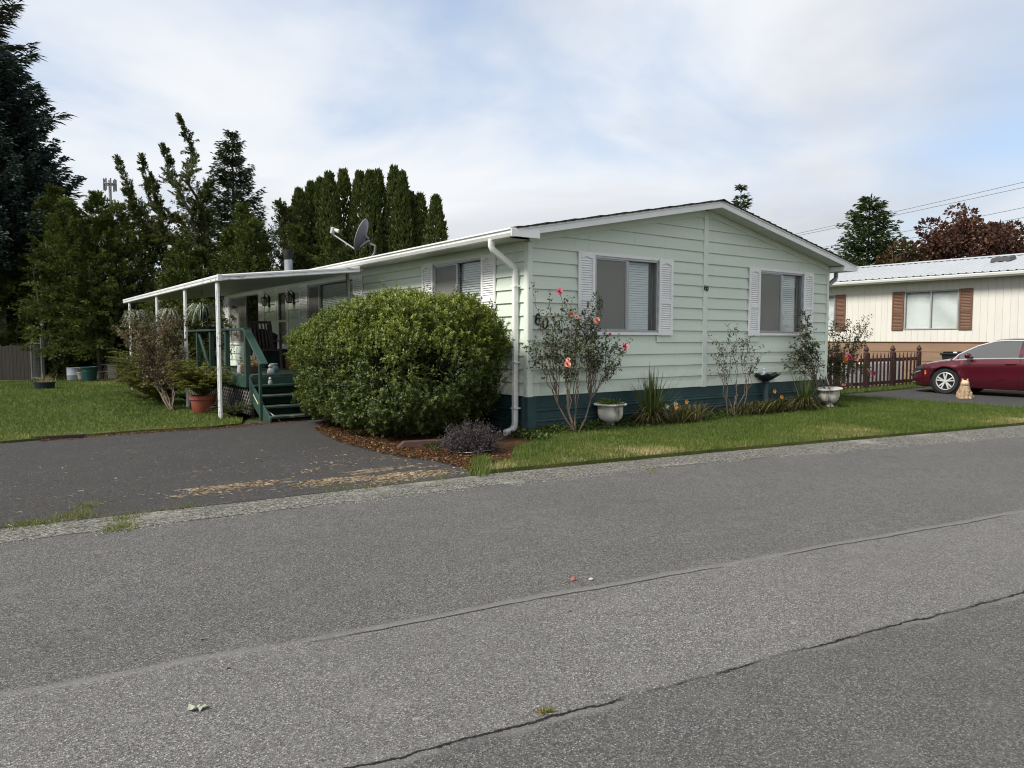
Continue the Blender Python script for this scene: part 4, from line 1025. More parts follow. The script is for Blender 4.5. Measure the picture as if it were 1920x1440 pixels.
# white board stack seen through the pickets
wb = thing('white_plank_panel', 'low white panel of stacked planks seen through the picket fence', 'panel', (13.5, 2.35, 0))
for k in range(5): MB().box(9.6, 2.42, .03+k*.135, 16.6, 2.46, .03+k*.135+.128).build('plank', M('white_plank', (.88, .89, .90), .55, .05, 2), wb, bevel=.004)
for x in (10.2, 12.2, 14.2, 16.2): MB().box(x-.04, 2.465, -.05, x+.04, 2.53, .72).build('stake', MATS['white_plank'], wb)
# black wheeled bin behind the car
bn = thing('wheeled_bin', 'black lidded bin behind the red car with pale patches on top', 'bin', (17.0, 1.0, 0)); X, Y = 17.25, .85
m_bin = M('black_plastic', (.014, .015, .017), .45, .1)
V = [(X-.25, Y-.38, .04), (X+.25, Y-.38, .04), (X+.25, Y+.38, .04), (X-.25, Y+.38, .04), (X-.33, Y-.62, .93), (X+.33, Y-.62, .93), (X+.33, Y+.62, .93), (X-.33, Y+.62, .93)]
MB().add(V, [(0, 3, 2, 1), (4, 5, 6, 7), (0, 1, 5, 4), (1, 2, 6, 5), (2, 3, 7, 6), (3, 0, 4, 7)]).build('body', m_bin, bn, bevel=.02)
MB().box(X-.36, Y-.65, .931, X+.36, Y+.65, .985).build('lid', m_bin, bn, bevel=.015)
for dy in (-.42, .0, .42): MB().box(X-.30, Y+dy-.17, .986, X+.30, Y+dy+.17, 1.035).build('lid_rib', m_bin, bn, bevel=.02)
for dy in (-.2, .22): MB().box(X-.345, Y+dy-.05, .99, X-.302, Y+dy+.05, 1.03).build('sticker', m_trim, bn)
for dy in (-.3, .3): MB().tube([(X+.22, Y+dy-.03, .06), (X+.22, Y+dy+.03, .06)], .10, 14).build('wheel', m_bin, bn)

# ------------------------------------------------------------------ dark red saloon car, local frame: +x forward, y left, z up
car = thing('parked_car', 'dark red saloon car parked nose-in by the picket fence', 'car', (0, 0, 0))
t = NT('maroon_paint'); v = t.vec(rand=False); fl_ = t.noise(v, 900, 2); c = t.mix(t.rng(fl_, .4, .6), (.075, .004, .012), (.12, .008, .02))
m_paint = t.done(t.pbr(c, .33, .45, .5, None, 1.0))
m_tyre = M('tyre_rubber', (.016, .016, .017), .8, .15, 20); m_rim = M('alloy', (.72, .73, .74), .3, .05, metal=.35); m_chrome = M('chrome', (.85, .86, .87), .2, .02, metal=.6)
m_cglass = glass('car_glass', (.45, .50, .50), .01, ((.22, .235, .235), .42), 1.7); m_lamp = glass('lamp_lens', (.75, .77, .78), .03); m_amber = M('amber_lens', (.75, .16, .03), .25, .05)  # car glass: grey diffuse film painted in for the sky's reflection
FA, RA, WR = 1.37, -1.37, .336           # axles, wheel radius
def ilerp(x, tab): return np.interp(x, [a for a, b in tab], [b for a, b in tab])
hoodz = [(-2.44, .80), (-2.38, .97), (-2.2, 1.07), (-1.75, 1.10), (.62, 1.015), (.9, .995), (1.5, .935), (1.95, .85), (2.22, .745), (2.36, .62), (2.42, .50), (2.44, .40)]
belt = [(-2.44, .74), (-2.3, .90), (-1.9, .985), (-1.2, .985), (0, .955), (.7, .935), (1.2, .895), (1.75, .815), (2.1, .725), (2.32, .60), (2.44, .42)]
halfw = [(-2.44, .56), (-2.36, .70), (-2.2, .80), (-1.8, .885), (-1.2, .925), (0, .935), (1.0, .93), (1.6, .905), (1.95, .86), (2.18, .76), (2.33, .62), (2.44, .42)]
sill = [(-2.44, .34), (-2.2, .25), (-1.8, .22), (0, .19), (1.8, .20), (2.1, .20), (2.44, .24)]
def low(x):
    z = ilerp(x, sill)
    for ax in (FA, RA):
        d = abs(x-ax); ra = .392
        if d < ra: z = max(z, WR+math.sqrt(ra*ra-d*d)*1.0-.002)
    return z
xs = sorted(set(list(np.linspace(-2.44, 2.44, 62))+[ax+.392*math.cos(t_) for ax in (FA, RA) for t_ in np.linspace(0, PI, 19)]+[ax+s*.3925 for ax in (FA, RA) for s in (-1, 1)]))
NP = 13
def section(x):
    wd = ilerp(x, halfw); zb = ilerp(x, belt); zl = low(x); zh = ilerp(x, hoodz); P = []
    zs = ilerp(x, sill)
    for k in range(8):                   # side from sill to shoulder with tumblehome and a crease
        q = k/7; z = zl+(zb-zl)*q; h = (z-zs)/max(.05, zb-zs)
        bul = 1-.10*(1-min(1, h/.35))**2-.055*max(0, (h-.72)/.28)**2
        cr = -.016*math.exp(-((h-.60)/.07)**2)+.012*math.exp(-((h-.74)/.05)**2)-.018*math.exp(-((h-.22)/.08)**2)
        fl2 = 0
        for ax in (FA, RA):
            d = math.hypot(x-ax, z-WR)
            if d < .52: fl2 += .022*(1-abs(d-.42)/.10) if abs(d-.42) < .10 else 0
        P.append((wd*bul+cr+fl2, z))
    ys, zt = P[-1]
    for k in range(1, 6):
        q = k/5; P.append((ys*(1-q)**.9*(1 if q < 1 else 0), zb+(zh-zb)*math.sin(q*PI/2)**.8))
    return P
V = []; F = []
for x in xs:
    for y, z in section(x): V.append((x, y, z))
n = len(xs)
for i in range(n-1):
    for j in range(NP-1): F.append((i*NP+j, (i+1)*NP+j, (i+1)*NP+j+1, i*NP+j+1))
V2 = [(x, -y, z) for x, y, z in V]; b = len(V); F2 = [tuple(b+k for k in f_[::-1]) for f_ in F]
endF = []
body = MB(); body.add(V+V2, F+F2)
body.add([V[j] for j in range(NP)]+[V2[j] for j in range(NP)][::-1], [tuple(range(2*NP))])
body.add([V[(n-1)*NP+j] for j in range(NP)]+[V2[(n-1)*NP+j] for j in range(NP)][::-1], [tuple(range(2*NP))[::-1]])
bd = body.build('body', m_paint, car, auto=38)
md = bd.modifiers.new('weld', 'WELD'); md.merge_threshold = .002
# dark underbody and wheel wells
ub = MB(); ub.box(-2.2, -.70, .17, 2.2, .70, .40)
for ax in (FA, RA):
    for s in (1, -1):
        ub.tube([(ax, s*.45, WR+.02), (ax, s*.86, WR+.02)], .40, 26, cap=True)
ub.build('underbody', m_black, car)
# greenhouse
roofz = [(-1.95, 1.06), (-1.5, 1.25), (-1.0, 1.395), (-.4, 1.475), (.0, 1.485), (.3, 1.46), (.7, 1.33), (1.05, 1.13), (1.28, .985)]
gx = np.linspace(-1.95, 1.28, 40); V = []; F = []; GP = 9
def gsec(x):
    zt = ilerp(x, roofz); zb = ilerp(x, belt)-.005; wb_ = ilerp(x, halfw)*.945-.012; rise = max(0., min(1., (zt-zb)/.5)); wt = wb_-.27*rise
    return zb, wb_, zt, wt
for x in gx:
    zb, wb_, zt, wt = gsec(x)
    for k in range(GP):
        if k <= 4: q = k/4; V.append((x, wb_+(wt-wb_)*q**1.15, zb+(zt-.055-zb)*q))
        else: q = (k-4)/4; V.append((x, wt*(1-q**1.6), zt-.055+.055*math.sin(q*PI/2)))
for i in range(len(gx)-1):
    for j in range(GP-1): F.append((i*GP+j, (i+1)*GP+j, (i+1)*GP+j+1, i*GP+j+1))
V2 = [(x, -y, z) for x, y, z in V]; b = len(V)
mb = MB(); mb.add(V+V2, F+[tuple(b+k for k in f_[::-1]) for f_ in F]); rfc = mb.build('roof', m_paint, car, auto=40)
md = rfc.modifiers.new('weld', 'WELD'); md.merge_threshold = .002
def gpt(x, q, s, o=.006):                # point on the side glass, q from belt to cant rail
    zb, wb_, zt, wt = gsec(x); return (x, s*(wb_+(wt-wb_)*q**1.15+o), zb+(zt-.055-zb)*q+.002)
def side_glass(x0, x1, s, name):
    k = 14; V = []; F = []
    for i in range(k+1):
        x = x0+(x1-x0)*i/k
        for q in (.07, .35, .65, .93): V.append(gpt(x, q, s))
    for i in range(k):
        for j in range(3): F.append((i*4+j, i*4+4+j, i*4+5+j, i*4+1+j))
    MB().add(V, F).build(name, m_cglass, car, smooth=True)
for s in (1, -1):
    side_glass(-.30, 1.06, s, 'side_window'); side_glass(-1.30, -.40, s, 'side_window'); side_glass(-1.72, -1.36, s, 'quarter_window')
    MB().add([gpt(-.40, .05, s, .007), gpt(-.30, .05, s, .007), gpt(-.30, .95, s, .007), gpt(-.40, .95, s, .007)], [(0, 1, 2, 3)]).build('door_pillar', m_black, car)
    tr = [gpt(x, .03, s, .012) for x in np.linspace(-1.85, 1.20, 30)]+[gpt(x, .97, s, .010) for x in np.linspace(1.10, -1.80, 36)]
    MB().tube(tr, .019, 5).build('window_trim', m_chrome, car)
    # mirror
    mx_, my_ = .78, .93
    mr = MB(); mr.lathe([(.001, -.085), (.075, -.06), (.10, 0), (.085, .05), (.001, .075)], (mx_, s*(my_+.11), 1.03), 14, sx=.75, sy=1.15); mm_ = mr.build('mirror', m_paint, car, auto=60)
    MB().bar((mx_-.02, s*(my_-.06), .975), (mx_-.01, s*(my_+.08), 1.0), .10, .035).build('mirror_stalk', m_black, mm_)
    # doors: shut lines and handles
    for xd in (.86, -.36, -1.33):
        pts = []
        for q in np.linspace(.02, 1, 12):
            xq = xd+(.05*math.sin(q*PI)+.06*(1-q) if xd > 0 else -.10*(1-q) if xd < -1 else .03*(1-q))
            P = section(xq); zz_ = P[0][1]+(P[7][1]-P[0][1])*q; yy = np.interp(zz_, [p[1] for p in P[:8]], [p[0] for p in P[:8]]); pts.append((xq, s*(yy+.0005), zz_))
        MB().tube(pts, .0045, 4).build('shut_line', m_black, car)
    for xh in (-.16, -1.12):
        P = section(xh); yy = np.interp(.83, [p[1] for p in P[:8]], [p[0] for p in P[:8]])
        MB().tube([(xh+.12, s*(yy+.002), .832), (xh+.10, s*(yy+.03), .834), (xh-.10, s*(yy+.03), .838), (xh-.12, s*(yy+.002), .84)], .013, 6).build('door_handle', m_paint, car)
    # head lamp, marker, fog trim, tail lamp
    def patch(x0, x1, q0, q1, name, mat, o=.006, k=8, m=4, bow=0.):
        V = []; F = []
        for i in range(k+1):
            x = x0+(x1-x0)*i/k; P = section(x)
            for j in range(m+1):
                q = q0+(q1-q0)*j/m+bow*math.sin(PI*i/k); z = P[0][1]*0+(ilerp(x, sill)+(ilerp(x, belt)-ilerp(x, sill))*q)
                y = np.interp(z, [p[1] for p in P[:8]], [p[0] for p in P[:8]]); V.append((x+.3*o, s*(y+o), z))
        for i in range(k):
            for j in range(m): F.append((i*(m+1)+j, (i+1)*(m+1)+j, (i+1)*(m+1)+j+1, i*(m+1)+j+1))
        return MB().add(V, F).build(name, mat, car, smooth=True)
    patch(1.93, 2.40, .70, .985, 'lamp_housing', m_black, .003); patch(1.95, 2.41, .69, .98, 'headlight', m_lamp, .010)
    patch(2.02, 2.40, .69, .74, 'lamp_strip', m_chrome, .007)
    patch(1.86, 1.905, .52, .70, 'side_marker', m_amber, .006)
    patch(2.20, 2.40, .10, .17, 'fog_trim', m_chrome, .006)
    patch(-2.40, -1.98, .70, .92, 'tail_light', M('red_lens', (.30, .01, .012), .2, .05), .006)
# windscreen, rear screen
def screen(x0, x1, name):
    V = []; F = []; k = 8
    for i in range(k+1):
        x = x0+(x1-x0)*i/k; zb, wb_, zt, wt = gsec(x)
        for j in range(9): u = -1+2*j/8; V.append((x+.004, u*wt*.90, zt-.055*abs(u*.90)**1.6+.006))
    for i in range(k):
        for j in range(8): F.append((i*9+j, (i+1)*9+j, (i+1)*9+j+1, i*9+j+1))
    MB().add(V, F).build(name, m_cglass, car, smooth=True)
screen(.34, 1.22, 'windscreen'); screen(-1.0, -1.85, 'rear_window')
MB().box(2.36, -.45, .42, 2.452, .45, .50).build('grille', m_black, car, bevel=.01); MB().box(2.33, -.38, .24, 2.45, .38, .34).build('lower_grille', m_black, car, bevel=.01)
# wheels: tyre, rim with paired spokes
def wheel(ax, s):
    c = (ax, s*.785, WR); lathe = []
    tp = [(.235, -.10), (.315, -.105), (WR, -.08), (WR, .08), (.315, .105), (.235, .10)]
    V = []; F = []; n = 40
    for r_, o in tp:
        for j in range(n): t_ = 2*PI*j/n; V.append((c[0]+r_*math.cos(t_), c[1]+o*s, c[2]+r_*math.sin(t_)))
    for i in range(len(tp)-1):
        for j in range(n): F.append((i*n+j, i*n+(j+1) % n, (i+1)*n+(j+1) % n, (i+1)*n+j))
    wh = MB().add(V, F).build('wheel', m_tyre, car, auto=40)
    rm = MB()
    V = []; F = []; tp2 = [(.236, .098), (.222, .104), (.212, .085), (.205, .0), (.205, -.06)]
    for r_, o in tp2:
        for j in range(n): t_ = 2*PI*j/n; V.append((c[0]+r_*math.cos(t_), c[1]+o*s, c[2]+r_*math.sin(t_)))
    for i in range(len(tp2)-1):
        for j in range(n): F.append((i*n+j, i*n+(j+1) % n, (i+1)*n+(j+1) % n, (i+1)*n+j))
    rm.add(V, F)
    for k in range(5):
        for d in (-.17, .17):
            t0 = 2*PI*k/5+PI/2+d*.55; t1 = 2*PI*k/5+PI/2+d*1.15
            rm.bar((c[0]+.035*math.cos(t0), c[1]+s*.082, c[2]+.035*math.sin(t0)), (c[0]+.215*math.cos(t1), c[1]+s*.092, c[2]+.215*math.sin(t1)), .034, .026, up=(0, s, 0))
    rm.tube([(c[0], c[1]+s*.06, c[2]), (c[0], c[1]+s*.102, c[2])], .040, 16)
    rm.build('rim', m_rim, wh, auto=40)
    bk_ = MB(); bk_.tube([(c[0], c[1]-s*.03, c[2]), (c[0], c[1]+s*.01, c[2])], .20, 24); bk_.build('brake_disc', m_black, wh)
for ax in (FA, RA):
    for s in (1, -1): wheel(ax, s)
ib = MB(); 
for xs_ in (-.1, .45): pass
for yy in (-.38, .38):
    ib.box(-.35, yy-.24, .45, .15, yy+.24, .62); ib.box(-.50, yy-.24, .5, -.36, yy+.24, 1.15); ib.box(-.48, yy-.12, 1.155, -.38, yy+.12, 1.33)
ib.build('seat', m_dark, car, bevel=.03)
MB().tube([(.33+.02*math.cos(a_), .38+.17*math.cos(a_), .98+.17*math.sin(a_)) for a_ in np.linspace(0, 2*PI, 21)], .014, 6, cap=False).build('steering_wheel', m_dark, car)
car.location = (14.95, .11-FA, ZD); car.rotation_euler = (0, 0, R(90)); WP[car.name] = np.array(car.location)
# ------------------------------------------------------------------ shrubs, roses, pots and beds
m_bark = M('bark', (.10, .075, .055), .9, .3, 9, .5, 50, mul=(1, 1, .35)); m_twig = M('twig', (.085, .065, .045), .85, .3, 9)
m_rosewood = M('rose_cane', (.17, .13, .10), .85, .3, 9); m_soil = M('potting_soil', (.035, .024, .017), .95, .3, 20, .6, 40)
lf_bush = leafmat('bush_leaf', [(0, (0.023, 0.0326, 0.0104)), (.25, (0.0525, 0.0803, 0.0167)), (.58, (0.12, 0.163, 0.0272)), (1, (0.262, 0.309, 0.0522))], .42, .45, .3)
lf_rose = leafmat('rose_leaf', [(0, (0.0517, 0.0286, 0.0184)), (.18, (0.0253, 0.0416, 0.0207)), (.7, (0.0633, 0.0975, 0.0403)), (1, (0.138, 0.182, 0.0805))], .5, .4, .2)
lf_grey = leafmat('seed_hips', [(0, (.12, .09, .05)), (.6, (.26, .24, .15)), (1, (.42, .40, .28))], .7, .2, .1)

# big rounded evergreen bush
def big_bush():
    c = np.array([-1.27, 1.95, 0.0]); ax = np.array([1.31, 2.52, 1.0])
    o = thing('evergreen_bush', 'large rounded evergreen bush growing between the steps and the corner', 'bush', (c[0], c[1], 0))
    rs = np.random.default_rng(5); lob = nrm(rs.normal(size=(46, 3))*[1, 1, .8]+[0, 0, .15]); lobh = rs.uniform(.5, 1., 46)
    def surf(d, r):
        p = np.sign(d)*np.abs(d)**.72; p = p/np.power(np.sum(np.abs(p)**3.2, 1), 1/3.2)[:, None]
        cosd = np.max(np.exp(-((1-d @ lob.T)/.04))*lobh[None], 1)      # billowing lobes
        lump = .83+.17*cosd+.14*(vnoise(d+9, 4.5, 8)-.5)+.09*(vnoise(d+3, 11, 9)-.5)
        q = p*r[:, None]*lump[:, None]
        tuck = np.where(q[:, 2] < 0, 1-.22*np.clip(-q[:, 2], 0, 1)**2.0, 1)
        P = np.stack([c[0]+q[:, 0]*ax[0]*tuck, c[1]+q[:, 1]*ax[1]*tuck, 1.02+q[:, 2]*np.where(q[:, 2] > 0, 1.12, 1.30)], 1)
        v_ = (P[:, 1]-c[1])/ax[1]
        P[:, 2] *= 1-.05*v_-.20*np.clip(v_-.25, 0, 1)-.10*np.clip(-v_-.6, 0, 1)
        return P
    n = 70000; d = rdir(n); d = d[(d[:, 2] > -.96)]; n = len(d)
    r = np.clip(1-np.abs(rng.normal(size=n))*.085, .6, 1.02)
    P = surf(d, r); out_ = nrm(d*[1, .55, .9])
    gap = vnoise(P, 2.4, 21, 3); keep = (rng.random(n) < np.clip((gap-.30)*5, .10, 1)) & (P[:, 2] > .0) & (P[:, 0] < -.03); P, d, out_, r, gap = P[keep], d[keep], out_[keep], r[keep], gap[keep]; n = len(P)
    D = nrm(out_*.6+np.array([0, 0, .6])+rng.normal(size=(n, 3))*.6); N = nrm(out_+np.array([0, 0, .6])+rng.normal(size=(n, 3))*.7)
    young_lit = np.clip((P[:, 2]-.70)/.9, 0, 1)*np.clip((vnoise(P, 1.5, 5, 2)-.30)*3.0, 0, 1)  # upper leaves paler: new growth plus overhead light put into the colour
    var = .04+.40*rng.random(n)+.60*young_lit*np.clip((r-.86)/.12, 0, 1)*rng.uniform(.5, 1.1, n)
    var = np.where(rng.random(n) < .012, .0, var)
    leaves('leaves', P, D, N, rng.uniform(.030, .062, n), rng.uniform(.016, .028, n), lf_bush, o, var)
    # leafy twig ends: whorls of leaves that break the surface into tufts
    m = 8200; d = rdir(m); d = d[d[:, 2] > -.95]; m = len(d); rr = rng.uniform(.88, 1.03, m); B = surf(d, rr); gp_ = vnoise(B, 2.4, 21, 3); ok = (gp_ > .34) & (B[:, 2] > .02) & (B[:, 0] < -.05); B, d, rr = B[ok], d[ok], rr[ok]; m = len(B); per = 15
    ax_ = nrm(d*[1, .6, .8]*.7+np.array([0, 0, .7])+rng.normal(size=(m, 3))*.30); S_ = nrm(np.cross(ax_, rng.normal(size=(m, 3)))); T_ = np.cross(S_, ax_); u = rng.random((m, per)); a_ = rng.random((m, per))*6.283
    sd_ = S_[:, None]*np.cos(a_)[..., None]+T_[:, None]*np.sin(a_)[..., None]; TL = rng.uniform(.05, .12, m)[:, None, None]
    PP = (B[:, None]+ax_[:, None]*u[..., None]*TL).reshape(-1, 3); DD = (ax_[:, None]*.55+sd_*.9).reshape(-1, 3); NN = (ax_[:, None]*.9-sd_*.3+np.array([0, 0, .3])).reshape(-1, 3); k = len(PP)
    tone = np.repeat(.05+.30*rng.random(m)+.55*np.clip((B[:, 2]-.70)/.9, 0, 1)*np.clip((vnoise(B, 1.5, 5, 2)-.25)*2.6, 0, 1), per)+.18*rng.random(k)+.10*u.ravel()  # height term again mixes new growth with overhead light painted into the tone
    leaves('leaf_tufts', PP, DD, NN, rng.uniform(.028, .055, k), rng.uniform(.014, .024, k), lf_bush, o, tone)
    m = 3400; d = rdir(m); d[:, 2] = np.abs(d[:, 2])*.9+.05; d = nrm(d); B = surf(d, np.full(m, .97)); PP = []; DD = []; NN = []
    for b, dd in zip(B, d):
        L_ = rng.uniform(.04, .14)*(1.9 if rng.random() < .12 else 1); ax_ = nrm(dd*[.5, .3, .3]+np.array([0, 0, 1])+rng.normal(size=3)*.25)
        for k in range(int(7+L_*70)):
            q = rng.random(); a = rng.random()*6.28; s_, u_ = frame_of(ax_); sd_ = s_*math.cos(a)+u_*math.sin(a)
            PP.append(b+ax_*L_*q); DD.append(ax_*.8+sd_*.8); NN.append(sd_-ax_*.5+np.array([0, 0, .4]))
    PP = np.array(PP); ok = PP[:, 0] < -.03; PP = PP[ok]; DD = np.array(DD)[ok]; NN = np.array(NN)[ok]; k = len(PP); leaves('young_shoots', PP, DD, NN, rng.uniform(.022, .045, k), rng.uniform(.012, .02, k), lf_bush, o, .42+.58*rng.random(k)*np.clip((PP[:, 2]-.3)/1.3, 0.1, 1))  # shoots paler with height: fresh growth, partly light from above kept in the colour
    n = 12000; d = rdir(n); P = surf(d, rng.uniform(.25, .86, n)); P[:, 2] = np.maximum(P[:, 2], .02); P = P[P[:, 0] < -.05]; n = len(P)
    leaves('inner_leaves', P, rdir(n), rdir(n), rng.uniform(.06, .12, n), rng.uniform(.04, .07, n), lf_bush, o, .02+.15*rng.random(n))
    mb = MB(); d = rdir(110); d[:, 2] = np.abs(d[:, 2])*.9+.15; E_ = surf(nrm(d), np.full(110, .90))
    for e in E_:
        b = np.array([c[0]+rng.uniform(-.35, .35), c[1]+rng.uniform(-1.0, 1.0), -.04]); m_ = (b+e)/2+np.array([0, 0, .12])+rng.normal(size=3)*.08
        mb.tube([b, b*.5+m_*.5+rng.normal(size=3)*.04, m_, e], [.018, .013, .009, .004], 5, cap=False)
    mb.build('branches', m_twig, o)
big_bush()

def grow(base, n, spread, height, seed, forks=3, r0=.016, lean=(0, 0), thick=None, zig=.12):
    """branching canes: returns tube mesh builder, tips and side points"""
    rs = np.random.default_rng(seed); mb = MB(); tips = []; pts_ = []
    def seg(p, d, L_, r, lev):
        k = 4; P = [p]; dd = d.copy()
        for i in range(k):
            dd = nrm(dd+rs.normal(size=3)*zig+np.array([0, 0, .05])); P.append(P[-1]+dd*L_/k)
        mb.tube(P, list(np.linspace(r, r*.62, k+1)), 5 if lev == 0 else 4, cap=False)
        for q in P[1:]: pts_.append((q, dd, lev))
        if lev >= forks: tips.append((P[-1], dd)); return
        for j in range(rs.integers(2, 4)):
            s = P[-1] if j == 0 else P[rs.integers(2, k+1)]
            nd = nrm(dd*.9+rs.normal(size=3)*(.42+.08*lev)+np.array([0, 0, .18])); seg(s, nd, L_*rs.uniform(.55, .85), r*.62, lev+1)
    for i in range(n):
        a = 2*PI*(i+rs.random()*.7)/n; d = nrm(np.array([math.cos(a)*spread[0]+lean[0], math.sin(a)*spread[1]+lean[1], height]))
        seg(np.array(base, float)+np.array([math.cos(a)*.04, math.sin(a)*.04, 0]), d, height*rs.uniform(.34, .46), r0*rs.uniform(.8, 1.2), 0)
    return mb, tips, pts_
m_pink = M('pink_petal', (.70, .22, .28), .6, .2, 20); m_coral = M('coral_petal', (.74, .30, .21), .6, .2, 20); m_orange = M('orange_petal', (.85, .30, .05), .6, .2, 20); m_pale = M('pale_pink_petal', (.72, .34, .30), .6, .15, 20)
def bloom(p, mat, par, r=.05, face=(-.5, -.7, .4)):
    r *= .84; face = np.array(face)+rng.normal(size=3)*.35
    face = nrm(np.array(face, float)); s_, u_ = frame_of(face); V = []; F = []
    for ring, (k, rr, op) in enumerate(((6, 1., .95), (6, .8, .65), (5, .55, .4), (4, .3, .2))):
        for j in range(k):
            a = 2*PI*(j+.5*ring)/k; rad = s_*math.cos(a)+u_*math.sin(a); tn = -s_*math.sin(a)+u_*math.cos(a); wd = rr*r*.55; b = len(V); q = np.array(p)
            rj = r*rr*rng.uniform(.85, 1.15)
            for u, v_, h in ((.05, 0, 0), (.55, -1, .30), (.55, 1, .30), (1, -.75, .62), (1, .75, .62), (1.08, 0, .55)):
                V.append(q+rad*u*rj*op+tn*v_*wd+face*(h*r*(1.3-op*.8)+r*.1*ring))
            F += [(b, b+1, b+2), (b+1, b+3, b+5), (b+1, b+5, b+2), (b+2, b+5, b+4)]
    return MB().add(V, F).build('bloom', mat, par, smooth=True)
def rose(name, label, base, n, spread, height, seed, leafn, hips, blooms, forks=3, lean=(0, 0), r0=.016, lsize=(.03, .055), lo=.35, group='rose bushes along the gable wall', mat=lf_rose, zig=.12, ycap=-.07, xcap=None):
    o = thing(name, label, 'rose bush', tuple(base), group)
    mb, tips, pts_ = grow(base, n, spread, height, seed, forks, r0, lean, zig=zig)
    def cap(V):
        V = np.array(V)
        if ycap is not None and V.size: V[:, 1] = np.where(V[:, 1] > ycap, ycap-(V[:, 1]-ycap)*.25, V[:, 1])
        if xcap is not None and V.size: V[:, 0] = np.where(V[:, 0] > xcap, xcap-(V[:, 0]-xcap)*.25, V[:, 0])
        return V
    mb.v = [tuple(q) for q in cap(mb.v)]
    mb.build('canes', m_rosewood, o)
    up = [q for q in pts_ if q[2] >= 1 and q[0][2] > base[2]+height*lo]; P = []; D = []
    for k in range(leafn):
        q, d, lev = up[rng.integers(len(up))]; P.append(q+rng.normal(size=3)*.045); D.append(nrm(d*.3+rng.normal(size=3)+np.array([0, 0, -.25])))
    P = cap(P); D = np.array(D); k = len(P)
    leaves('leaves', P, D, nrm(rng.normal(size=(k, 3))*.6+np.array([0, -.3, .8])), rng.uniform(*lsize, k), rng.uniform(*lsize, k)*.62, mat, o)
    if hips:
        P = []; D = []
        for k in range(hips):
            q, d = tips[rng.integers(len(tips))]; c0 = q+rng.normal(size=3)*.035
            for j in range(5): P.append(c0); D.append(nrm(rng.normal(size=3)+[0, 0, .7]))
        P = cap(P); k = len(P); leaves('spent_flower_heads', P, np.array(D), rdir(k), rng.uniform(.012, .022, k), .012, lf_grey, o)
    for p, m_, r_ in blooms: bloom(p, m_, o, r_)
    return o
gp = lambda px, py, y: tuple(CAMP+ray(px, py)*((y-CAMP[1])/ray(px, py)[1]))
def fan(name, label, base, targets, seed, blooms=(), twigs=5, leafn=12, hips=1, lsize=(.03, .058), mat=lf_rose, group='rose bushes along the gable wall', nmain=5, mh=.45, r0=.017, bare=.35, cane=None, ylim=None, cat='rose bush', hipsize=.02, arch=.12):
    """canes fan out from a few gnarled stems to the given tips; twigs, leaves and spent heads along them"""
    rs = np.random.default_rng(seed); base = np.array(base, float); o = thing(name, label, cat, tuple(base), group); mb = MB(); LP = []; LD = []; HP = []; HD = []
    tg = [np.array(t_, float) for t_ in targets]+[np.array(p, float) for p, m_, r_ in blooms]
    cen = np.mean(tg, 0); mains = []
    for i in range(nmain):
        t_ = tg[int(i*len(tg)/nmain)]; m_ = base+(t_-base)*[.38, .38, 0]+np.append(rs.normal(size=2)*.05, mh*rs.uniform(.7, 1.3)); k1 = base*.5+m_*.5+rs.normal(size=3)*.03; b0 = base+np.append(rs.normal(size=2)*.025, -.03)
        mb.tube([b0, k1, m_], [r0*1.25, r0, r0*.8], 6, cap=False); mains.append(m_)
    lim = lambda v_: np.array([v_[0], min(v_[1], ylim) if ylim is not None else v_[1], v_[2]])
    for ti, t_ in enumerate(tg):
        m_ = mains[int(np.argmin([np.linalg.norm((q-t_)[:2]) for q in mains]))]; k = 7; P = []
        for i in range(k+1):
            u = i/k; p = m_+(t_-m_)*u+np.array([0, 0, arch*math.sin(u*PI)])+(rs.normal(size=3)*.028 if 0 < i < k else 0); P.append(lim(p))
        mb.tube(P, list(np.linspace(r0*.55, .0035, k+1)), 5, cap=False)
        for j in range(twigs):
            u = rs.uniform(bare, 1); i = min(k-1, int(u*k)); b = P[i]+(P[i+1]-P[i])*(u*k-i); d = nrm(nrm(P[i+1]-P[i])*.8+rs.normal(size=3)*.6+np.array([0, 0, .2])); L_ = rs.uniform(.08, .28); e = lim(b+d*L_); mm = lim((b+e)/2+rs.normal(size=3)*.02); mb.tube([b, mm, e], [.0035, .0025, .0016], 3, cap=False)
            for q in range(leafn):
                v_ = rs.uniform(.15, 1.05); LP.append(lim(b+(e-b)*v_+rs.normal(size=3)*.02)); LD.append(d*.3+rs.normal(size=3)+[0, 0, -.2])
            if rs.random() < .6:
                for h in range(hips):
                    c0 = e+rs.normal(size=3)*.02
                    for q in range(6): HP.append(lim(c0)); HD.append(rs.normal(size=3)+[0, 0, .7])
    mb.build('canes', cane or m_rosewood, o); LP = np.array(LP); k = len(LP)
    leaves('leaves', LP, np.array(LD), nrm(rs.normal(size=(k, 3))*.6+[0, -.3, .8]), rs.uniform(*lsize, k), rs.uniform(*lsize, k)*.62, mat, o)
    if HP: HP = np.array(HP); k = len(HP); leaves('spent_flower_heads', HP, np.array(HD), rdir(k), rs.uniform(.7, 1.2, k)*hipsize, hipsize*.7, lf_grey, o, kind='stuff')
    for p, m_, r_ in blooms: bloom(p, m_, o, r_)
    return o
def gpl(L_, y, js=.15, seed=1):
    rs = np.random.default_rng(seed); return [gp(x, yy, y-abs(rs.normal())*js) for x, yy in L_]
m_mag = M('magenta_petal', (.75, .05, .18), .6, .2, 20)
